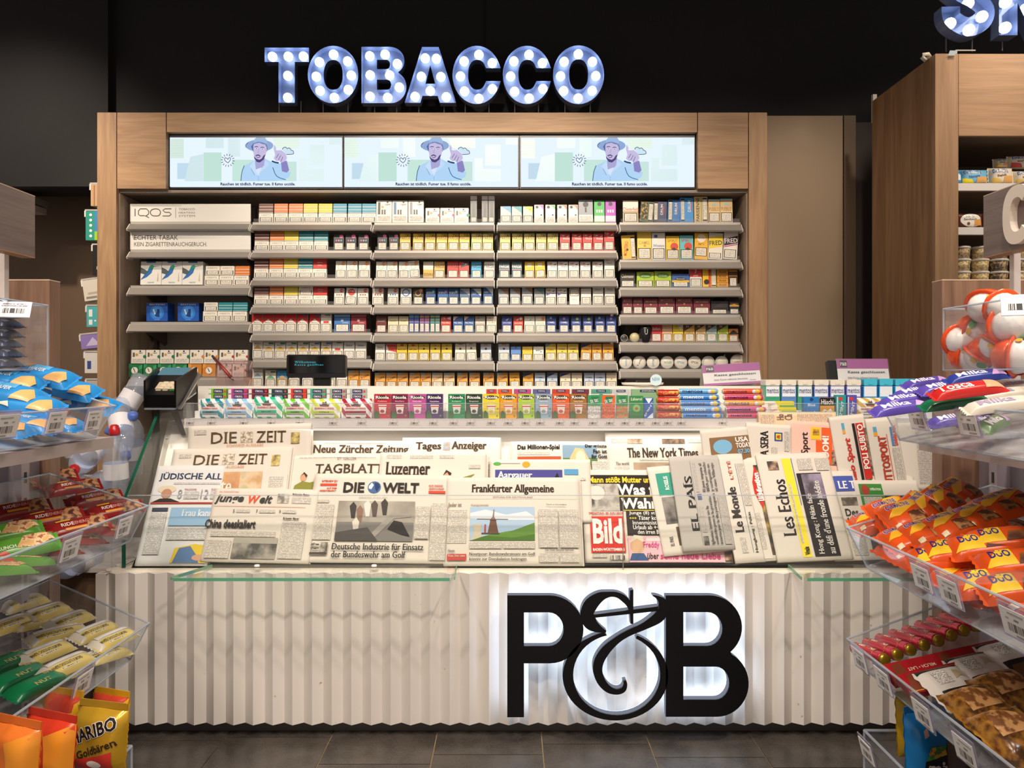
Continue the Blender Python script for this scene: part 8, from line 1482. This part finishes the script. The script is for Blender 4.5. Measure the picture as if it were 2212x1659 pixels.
# pink rolls
def sweet_cyl(px, py, rz, lift, L_, r, h, fs, key, label, tray, grp, end='#b8962c'):
    p = tray.at(px, py, lift); t = empty('chocolate_roll', p, label, 'chocolate roll', grp, rot=(math.radians(-90), tray.ry, math.radians(rz)))
    k = (key, 'cyl')
    if k not in _PI:
        q = Matrix.Rotation(math.radians(90), 4, 'Y')
        _PI[k] = (MB().lathe([(r * .9, -L_ / 2 + .002), (r, -L_ / 2 + .005), (r, L_ / 2 - .012), (r * .97, L_ / 2 - .008)], 14).xf(q).mesh('foil_wrapper', mat(h, .22, .45), True), MB().lathe([(r * .95, L_ / 2 - .008), (r * .9, L_ / 2 - .002), (r * .5, L_ / 2)], 14).xf(q).mesh('gold_end', mat(end, .3, .7), True))
    link('foil_wrapper', _PI[k][0], t); link('gold_end', _PI[k][1], t)
    S = lambda x, z: -math.sqrt(max(r * r - z * z, 0)); surf_feats(t, key, L_, 2 * r, S, fs, .5)
PR = [('band', '#c02a30', .1, .9, .2, .7), ('txt', 'torino', '#f0e2d0', .52, .48, .5, 0, .46, .04), ('band', '#d8a83c', .0, 1, .18, .195), ('band', '#d8a83c', .0, 1, .71, .725)]
for n, (px, py) in enumerate(((1878, 1412), (1905, 1402), (1933, 1392), (1962, 1382), (1992, 1373), (2020, 1362), (2046, 1352), (2074, 1343))):
    sweet_cyl(px, py, -84, .030, .115, .0125, '#d2384e', PR, 'tor', 'pink foil chocolate roll, %s from the tray corner' % ORD[n], TR3, 'pink foil chocolate rolls')
RDB = mat('#a81c22', .3)
for n, (px, py, ds) in enumerate(((2005, 1448, 'nearest the rolls'), (2040, 1470, 'second from the rolls'), (2105, 1425, 'farthest right'))):
    o = MB().cbox(-.085, .085, -.014, 0, -.022, .022, .001).build('chocolate_box', RDB, None, False, False); o.location = TR3.at(px, py, .03); o.rotation_euler = (math.radians(-65), TR3.ry, math.radians(10))
    tag(o, 'slim red chocolate box with pale lettering, %s' % ds, 'chocolate box', 'slim red chocolate boxes'); feats(o, 'lin%d' % n, .17, .044, [('txt', ('MILCH • LAIT', 'LINDOR', 'LINDOR')[n], '#e6d2c2', .0, .34, .16, 180, .4), ('poly', '#7a3a24', [(.02, -.4), (.1, .4), (.2, .4), (.2, -.4)]), ('band', '#d8a83c', -.44, -.4)], y=-.0146)
for n, (px, py, ds) in enumerate(((2062, 1492, 'nearest the tray wall'), (2125, 1462, 'in the middle'), (2190, 1430, 'farthest right'))):
    flat_item('snack_pouch', 'white and black chocolate pouch with a gold line drawing, %s' % ds, 'pouch', GRP, TR3, px, py, 10, .085, .10, .012, mat('#e3ddd4', .3), [('band', '#1d1b1a', .0, .42), ('band', '#1d2a20', .92, 1), ('poly', '#c9b890', [(.62, .6), (.7, .82), (.82, .78), (.88, .6), (.78, .66)]), ('lines', .55, .85, .2, .55), ('txt', 'V&F', '#f0ece6', .22, .24, .16, 0, .7), ('poly', '#6a4a24', [(.1, .05), (.2, .3), (.5, .3), (.55, .05)])], 'blkp', .012, 20)
for n, (px, py, ds) in enumerate(((2125, 1545, 'nearest the tray wall'), (2185, 1510, 'farther right'), (2190, 1600, 'nearest the camera'))):
    flat_item('snack_pouch', 'clear golden brown nut pouch %s' % ds, 'pouch', GRP, TR3, px, py, 10, .09, .10, .022, speckle('#4a2f14', '#a8762c', 55, .2, .4, .62, third='#8a5a24'), [('poly', speckle('#c8945a', '#7a4a20', 70, lo=.45, hi=.55), [(.15, .4), (.2, .8), (.4, .9), (.8, .7), (.85, .4)])], 'brwn', .012, 20)
# eggs with orange caps in the upper right bin
tb2, A1, Bz1 = bin_(1, 2038, 668, 800, 1.62, .26, 'clear upright bin of surprise eggs on the right gondola')
EW = mat('#efe9e4', .25); EO = mat('#e8521f', .22)
def egg(px, py, Y, r, rot, label, cap=True):
    Y = min(1.585, (.915 + r + .006) * F / (px - VX)); p = P(px, py, Y); t = empty('surprise_egg', p, label, 'toy egg', 'surprise eggs in the clear bin', rot=tuple(math.radians(a) for a in rot))
    if 'egg' not in _PI:
        pr = [(r0 * .033, z0 * .033) for r0, z0 in ((.02, -1.1), (.45, -1.0), (.8, -.72), (.97, -.3), (1.0, 0.0))]; pu = [(r0 * .0332, z0 * .033) for r0, z0 in ((1.03, 0), (1.0, .3), (.88, .62), (.66, .9), (.36, 1.1), (.02, 1.18))]
        _PI['egg'] = (MB().lathe(pr, 20).mesh('white_half', EW, True), MB().lathe(pu, 20).mesh('orange_cap', EO, True), MB().lathe([(.0335, -.003), (.041, -.0025), (.041, .0), (.0335, .002)], 20).mesh('brim', EO, True))
        _PI['egp'] = MB().add(*(lambda m: (m.v, m.f))(MB().shape([ell(0, -.012, .012, .008, n=14)], -.0335))).mesh('print', mat('#3f9a4a', .4))
    for nm, me in zip(('white_half', 'orange_cap', 'brim'), _PI['egg']): link(nm, me, t)
    link('print', _PI['egp'], t); t.scale = (r / .033,) * 3
    for i, (hc, a) in enumerate((('#3a6ac0', 40), ('#d8a82c', -35), ('#b5403c', 150))):
        m = MB().shape([ell(0, -.010, .008, .006, n=10)], -.0338).build('print', mat(hc, .4), t, False, False); m.rotation_euler = (0, 0, math.radians(a))
for px, py, Y, r, rot, ds in ((2131, 662, 1.45, .033, (-25, 50, 0), 'on top of the pile'), (2105, 712, 1.46, .031, (-60, -55, 0), 'left of the middle'), (2178, 702, 1.40, .034, (-85, 30, 0), 'at the right, white side out'), (2085, 768, 1.46, .030, (-80, -30, 30), 'at the lower left'), (2118, 764, 1.42, .029, (35, 20, 0), 'in the lower middle'), (2152, 742, 1.42, .028, (20, 30, 0), 'orange side out in the middle'), (2190, 770, 1.40, .034, (-85, 10, 40), 'at the lower right')):
    egg(px, py, Y, r, rot, 'white and orange surprise egg %s' % ds)
cd = empty('price_card', (0, 0, 0), 'white electronic price card on the clear egg bin', 'price card', rot=(math.radians(-20), 0, math.radians(-25))); MB().box(-.03, .03, 0, .003, -.02, .02).build('card', mat('#e6e2e8', .4), cd, False, False); plate('bar_code', bars_code(), cd, 0, -.0006, -.004, .04, .012); cd.location = P(2205, 658, 1.36)
# bags in the low bin at the lower right
low_bin(1, 1867, 1578, 1.62, 'low clear bin holding sweets bags at lower right', ((1881, 1622),))
bag('bright blue sweets bag with a dark lettered panel at lower right', 1.52, 2005, 1690, .105, .14, .03, mat('#1f86d0', .22), [('poly', '#1c1a1c', [(.15, .05), (.2, .4), (.5, .5), (.95, .42), (.95, .05)]), ('txt', 'mix', '#f0ece6', .26, .6, .2, -8, .55, .03), ('poly', speckle('#e8c03c', '#4a9a4a', 60, lo=.45, hi=.5, third='#d84a3c'), [(.2, .4), (.3, .58), (.7, .56), (.85, .45)]), ('poly', '#e8b0a0', [(.2, .7), (.3, .74), (.28, .84), (.2, .8)])], 'blubag', rz=18, tilt=-4, seed=7, grp=GRP)
bag('yellow sweets bag behind the blue one at lower right', 1.60, 1975, 1630, .08, .12, .02, mat('#d8a81f', .22), [('poly', '#c8402c', [(.2, .4), (.8, .5), (.8, .6), (.2, .5)])], 'yelr', rz=15, tilt=-4, seed=8, grp=GRP)
bag('dark chocolate-brown sweets bag beside the blue one at lower right', 1.42, 2100, 1720, .10, .13, .025, mat('#3a2a24', .25), [('poly', '#c9c4c0', [(.3, .5), (.5, .7), (.7, .5)])], 'drkr', rz=15, tilt=-4, seed=9, grp=GRP)

# lower layers seen through the tray walls
for n, (px, py) in enumerate(((288, 1140), (225, 1160), (175, 1178), (110, 1200))):
    flat_item('nut_bar', 'dark red nut bar pressed against the tray wall, %s from the corner' % ORD[n], 'nut bar', GL, TL2, px, py, 62, .11, .05, .015, RED, NB, 'nutlow', .006, 8)
for n, (px, py) in enumerate(((55, 1225), (10, 1245))):
    flat_item('nut_bar', 'green nut bar pressed against the tray wall, %s from the corner' % ORD[n], 'nut bar', GL, TL2, px, py, 62, .11, .05, .015, GRN, GB, 'grnlow', .006, 8)
for n, (px, py) in enumerate(((270, 1405), (225, 1425), (180, 1445), (130, 1470), (80, 1330), (40, 1335))):
    flat_item('protein_bar', 'pale yellow bar in the lower layer of the yellow tray, %s from the corner' % ORD[n], 'bar', GL, TL3, px, py, 80, .12, .042, .015, CRM, YB, 'crelow', .004, 6)
for n, (px, py) in enumerate(((1905, 1180), (1955, 1205), (2010, 1232), (2070, 1262), (2125, 1290), (2080, 1120), (2140, 1145), (2185, 1165), (2020, 1140), (2195, 1310))):
    flat_item('biscuit_pack', 'orange biscuit pack in the lower layer of the orange tray, %s along the wall' % ORD[n], 'biscuit pack', GRP, TR2, px, py, 6, .085, .095, .018, ORG, OV, 'ovolow', .008, 6)
for n, (px, py) in enumerate(((2150, 905), (2105, 905), (2195, 910))):
    flat_item('chocolate_bar', 'cream chocolate bar low in the purple tray, %s from left' % ORD[n], 'chocolate bar', GRP, TR1, px, py, 4, .10, .035, .014, mat('#cfc6bb', .3), [('txt', 'Milka', '#a99ab8', .5, .5, .5, 0, .4)], 'crmlow', .004, 6)
for px, py, Y, r, rot, ds in ((2075, 735, 1.50, .030, (-70, 40, 0), 'at the far left of the bin'), (2165, 665, 1.46, .030, (-60, 60, 20), 'behind the topmost one')):
    egg(px, py, Y, r, rot, 'white and orange surprise egg %s' % ds)
# ------------------------------------------------------------------ water bottles in a clear bin beside the counter
WAT = glass('#f0f5ff', .03, .82, 'water_plastic'); LBL = mat('#e9e6ea', .4)
cb = empty('bottle_bin', (-1.36, 2.45, .30), 'clear bin of water bottles between the left gondola and the counter', 'bin')
MB().box(-1.62, -1.20, 2.32, 2.72, .02, .44).build('plinth', wood('#8a7058', '#6a523e', 'z'), cb); bx = (-1.62, -1.19, 2.30, 2.74)
for nm, b in (('front_wall', (bx[0], bx[1], bx[2], bx[2] + .004, .455, .66)), ('side_wall', (bx[1] - .004, bx[1], bx[2] + .0045, bx[3], .455, .84)), ('floor_sheet', (bx[0], bx[1], bx[2], bx[3], .441, .454))): MB().box(*b).build(nm, CLEAR if nm != 'floor_sheet' else mat('#d8cfc8', .4), cb)
bp = [(.012, .0), (.034, .004), (.036, .02), (.033, .05), (.036, .06), (.036, .12), (.033, .13), (.036, .14), (.034, .165), (.022, .19), (.013, .20), (.013, .205)]
b_me = MB().lathe(bp, 18).mesh('bottle', WAT, True); b_lb = MB().lathe([(.0366, .066), (.0366, .115)], 18, False).mesh('label', LBL, True)
b_rd = MB().lathe([(.015, .202), (.016, .206), (.016, .222), (.013, .224), (.012, .23), (.008, .234)], 14).mesh('cap', mat('#c4242a', .3), True); b_bl = MB().lathe([(.015, .202), (.016, .206), (.016, .22), (.012, .224)], 14).mesh('cap', mat('#5a78c8', .3), True)
for n, (px, py, Y, rx, ry, cap, ds) in enumerate(((278, 868, 2.56, 160, 24, 0, 'blue-capped, lying on top of the pile'), (262, 922, 2.48, 150, -25, 0, 'second from the top'), (190, 985, 2.38, 108, -28, 1, 'red-capped, lying with its neck to the left'), (250, 1010, 2.38, 4, 0, 1, 'red-capped, standing upright in the middle'), (225, 1040, 2.40, 98, 25, 1, 'red-capped, low in the pile'), (285, 965, 2.52, 20, 12, 0, 'leaning against the glass'), (160, 960, 2.52, 15, -8, 1, 'at the back left'), (180, 1050, 2.46, 80, -40, 1, 'half hidden behind the red bars'), (165, 1215, 2.40, 90, 30, 0, 'at the very bottom'))):
    if py > 1100: Y = 2.28
    t = empty('water_bottle', P(px, py, Y), 'clear plastic water bottle, %s' % ds, 'bottle', 'water bottles in the bin', rot=(math.radians(rx), math.radians(ry), 0))
    for nm, me in (('bottle', b_me), ('label', b_lb), ('cap', b_rd if cap else b_bl)):
        c = link(nm, me, t); c.location = (0, 0, -.1)
    if n in (2, 0): lettering('evian', mat('#d0506a', .4), t, 0, -.0372, -.008, .04, .016)
# ------------------------------------------------------------------ packs hanging at the left side of the tobacco cabinet
HXc = 'small packs hanging left of the tobacco cabinet'; HYd = 4.25; xw = UX0 - .002
def hang(px0, y1, y0, h, label, fs, key, D=.06, dx=0, tilt=0):
    x0, x1 = PX(px0, HYd), xw - .003; W = x1 - x0; H = (y0 - y1) * HYd / F; t = empty('hanging_pack', (x0 + W / 2, HYd, PZ(y0, HYd)), label, 'hanging pack', HXc, rot=(0, math.radians(tilt), 0))
    MB().cbox(-W / 2, W / 2, 0, D, 0, H, .002).build('carton', mat(h, .35), t, False, False); MB().box(-W / 2 - .01, W / 2, .01, .013, H + .004, H + .012).build('hook', mat('#d8d4d0', .3, .5), t, False, False); MB().box(-W / 2 - .012, -W / 2 - .002, .008, .01, H - .03, H + .004).build('price_tag', mat('#e6e2de', .4), t, False, False)
    feats(t, key, W, H, fs)
DOTS = [('disc', '#eef4f2', .25, .15 + .18 * i, .07) for i in range(5)] + [('disc', '#eef4f2', .8, .15 + .18 * i, .07) for i in range(5)] + [('band', '#3f8ad0', .0, 1, .45, .58), ('band', '#9fd02c', .0, .3, .45, .58)]
hang(196, 398, 445, '#c9a07a', 'bundle of brown paper folders hanging highest beside the cabinet', [('band', '#8a6a4c', .0, .96, .2, .26), ('band', '#6a4c38', .0, .96, .5, .56), ('band', '#d8b890', .96, 1)], 'hg0')
hang(185, 456, 519, '#2f9a8c', 'tall teal pack with white dots hanging beside the cabinet', DOTS, 'hg1')
hang(200, 530, 595, '#1c1a1c', 'black pack hanging below the teal one', [('band', '#c9c4c0', .2, .3, .3, .8)], 'hg2')
hang(183, 603, 648, '#d9d2c8', 'crumpled white pack hanging beside the cabinet', [('band', '#b5aca4', .3, .4, .2, .8), ('band', '#8d8680', .1, .2, .1, .6)], 'hg3', tilt=-8)
hang(187, 662, 706, '#4fb0b8', 'pale teal pack with bar codes hanging beside the cabinet', [('band', '#e6efee', .1, .35, .12, .3), ('band', '#e6efee', .5, .85, .12, .3), ('disc', '#f0f4f2', .45, .3, .05)], 'hg4')
hang(176, 722, 752, '#8f7cc0', 'violet carton hanging askew beside the cabinet', [('poly', '#c9bfe0', [(.2, .2), (.5, .8), (.8, .2)])], 'hg5', tilt=-6)
hang(183, 762, 806, '#dcdad8', 'white bottle carton with a blue label low beside the cabinet', [('band', '#3a4a8c', .2, .6, .12, .3), ('disc', '#2a2a4c', .9, .6, .08)], 'hg6')
hang(186, 822, 856, '#b8b8b8', 'clear plastic pack with small label lowest beside the cabinet', [('band', '#e0dcd8', .2, .6, .2, .8), ('txt', 'Nivea', '#4a6ab0', .5, .4, .15)], 'hg7')
# ------------------------------------------------------------------ snacks in the right-hand cabinet
SNY = 3.47; GSN = 'snacks in the right cabinet'
def snack(x0, x1, y1, y0, h, fs, key, label, Y=SNY, tilt=0, zrow=None):
    W, H = (x1 - x0) * Y / F, (y0 - y1) * Y / F
    soft_pack('cracker_pack', label, 'cracker pack', GSN, W, H, .025, mat(h, .3), fs, key, (PX((x0 + x1) / 2, Y), Y + .02, (zrow if zrow is not None else PZ(y0, Y))), (math.radians(-6), math.radians(tilt), 0), fin=.006, seed=3)
DV = lambda t2, c, tc='#7a4a2c': [('txt', 'DAR-VIDA', '#e9ecf2', .76, .66, .26, 0, .4, .06), ('txt', 'DAR-VIDA', '#1f4a9c', .76, .64, .23, 0, .4, .03), ('txt', t2, tc, .5, .4, .16, 8, .45), ('poly', '#d8a45a', [(.5, .1), (.55, .45), (.92, .5), (.95, .15)]), ('poly', c, [(.04, .04), (.04, .4), (.35, .3), (.45, .04)])]
z1_, z2_, z3_ = PZ(393, KY) + .001, PZ(489, KY) + .001, PZ(608, KY) + .001
snack(2064, 2078, 362, 393, '#4a9ac8', [('band', '#d8e6f0', .3, .7)], 'dv0', 'narrow blue pack at the cabinet post, top snack shelf', zrow=z1_)
snack(2079, 2137, 357, 393, '#6fb6de', DV('Nature', '#f0e02c', '#3a5aa0') + [], 'dv1', 'pale blue and yellow cracker pack, top snack shelf', zrow=z1_)
snack(2143, 2192, 353, 393, '#e0d6c4', DV('Bapick', '#e0c060'), 'dv2', 'cream cracker pack, front left of the group on the top snack shelf', zrow=z1_)
snack(2196, 2250, 360, 393, '#e0d6c4', DV('Bapick', '#e0c060'), 'dv3', 'cream cracker pack, front right of the group on the top snack shelf', zrow=z1_)
zz = z1_ + 41 * SNY / F
snack(2153, 2180, 330, 352, '#d9cfbd', DV('Bap', '#e0c060'), 'dv4', 'cream cracker pack, upper left of the group on the top snack shelf', Y=3.50, zrow=zz)
snack(2184, 2240, 324, 352, '#e0d6c4', DV('Bapick', '#c8403c'), 'dv5', 'cream cracker pack, upper right of the group on the top snack shelf', Y=3.50, zrow=zz)
snack(2068, 2124, 454, 489, '#5a2a1c', [('poly', '#e9e4de', ell(.55, .5, .42, .42, n=22)), ('txt', 'DAR-VIDA', '#1f4a9c', .74, .36, .16, 0, .5, .03), ('txt', 'Sandwich', '#5a3a2c', .56, .5, .14), ('poly', '#d89a4c', [(.64, .14), (.66, .5), (.95, .6), (.97, .2)]), ('disc', '#7a4a2c', .42, .28, .06)], 'dv6', 'dark brown round-printed cracker pack on the middle snack shelf', zrow=z2_)
snack(2128, 2184, 454, 489, '#5a2a1c', [('poly', '#e9e4de', ell(.55, .5, .42, .42, n=22)), ('txt', 'DAR-VIDA', '#1f4a9c', .74, .36, .16, 0, .5, .03)], 'dv7', 'dark brown cracker pack behind the grey header board', zrow=z2_)
NUT = {0: speckle('#9a7448', '#e0c08a', 130, .5, .42, .58), 1: speckle('#b8924f', '#ecd8a0', 110, .5, .42, .58), 2: speckle('#2a1a14', '#c8a060', 90, .5, .45, .6)}
for c_, (x0, x1, kinds) in enumerate(((2068, 2107, (1, 1, 0)), (2109, 2147, (1, 1, 1)), (2149, 2189, (2, 2, 2)), (2191, 2230, (1, 2, 1)))):
    for lv in range(3):
        Y = 3.47; W = (x1 - x0 - 1) * Y / F; H = 26.5 * Y / F; t = empty('nut_tub', (PX((x0 + x1) / 2, Y), Y + W / 2, z3_ + lv * (H + .001)), 'clear tub of nuts, %s column, %s level' % (ORD[c_], ('bottom', 'middle', 'top')[lv]), 'nut tub', 'tubs of nuts on the lowest snack shelf'); r = W / 2
        MB().lathe([(r * .84, .001), (r * .93, H * .82)], 20).build('nuts', NUT[kinds[lv]], t, True, False); MB().lathe([(r * .86, 0), (r * .95, H * .84)], 20, False).build('tub', CLEAR, t, True, False); MB().lathe([(r * .97, H * .82), (r, H * .85), (r, H * .97), (r * .93, H)], 20).build('lid', mat('#d9d4ce', .35), t, True, False)
        if c_ == 0: lettering('OK.-', mat('#22201e', .5), t, W * .26, -r * .86, H * .45, .02, H * .5, rot=0)
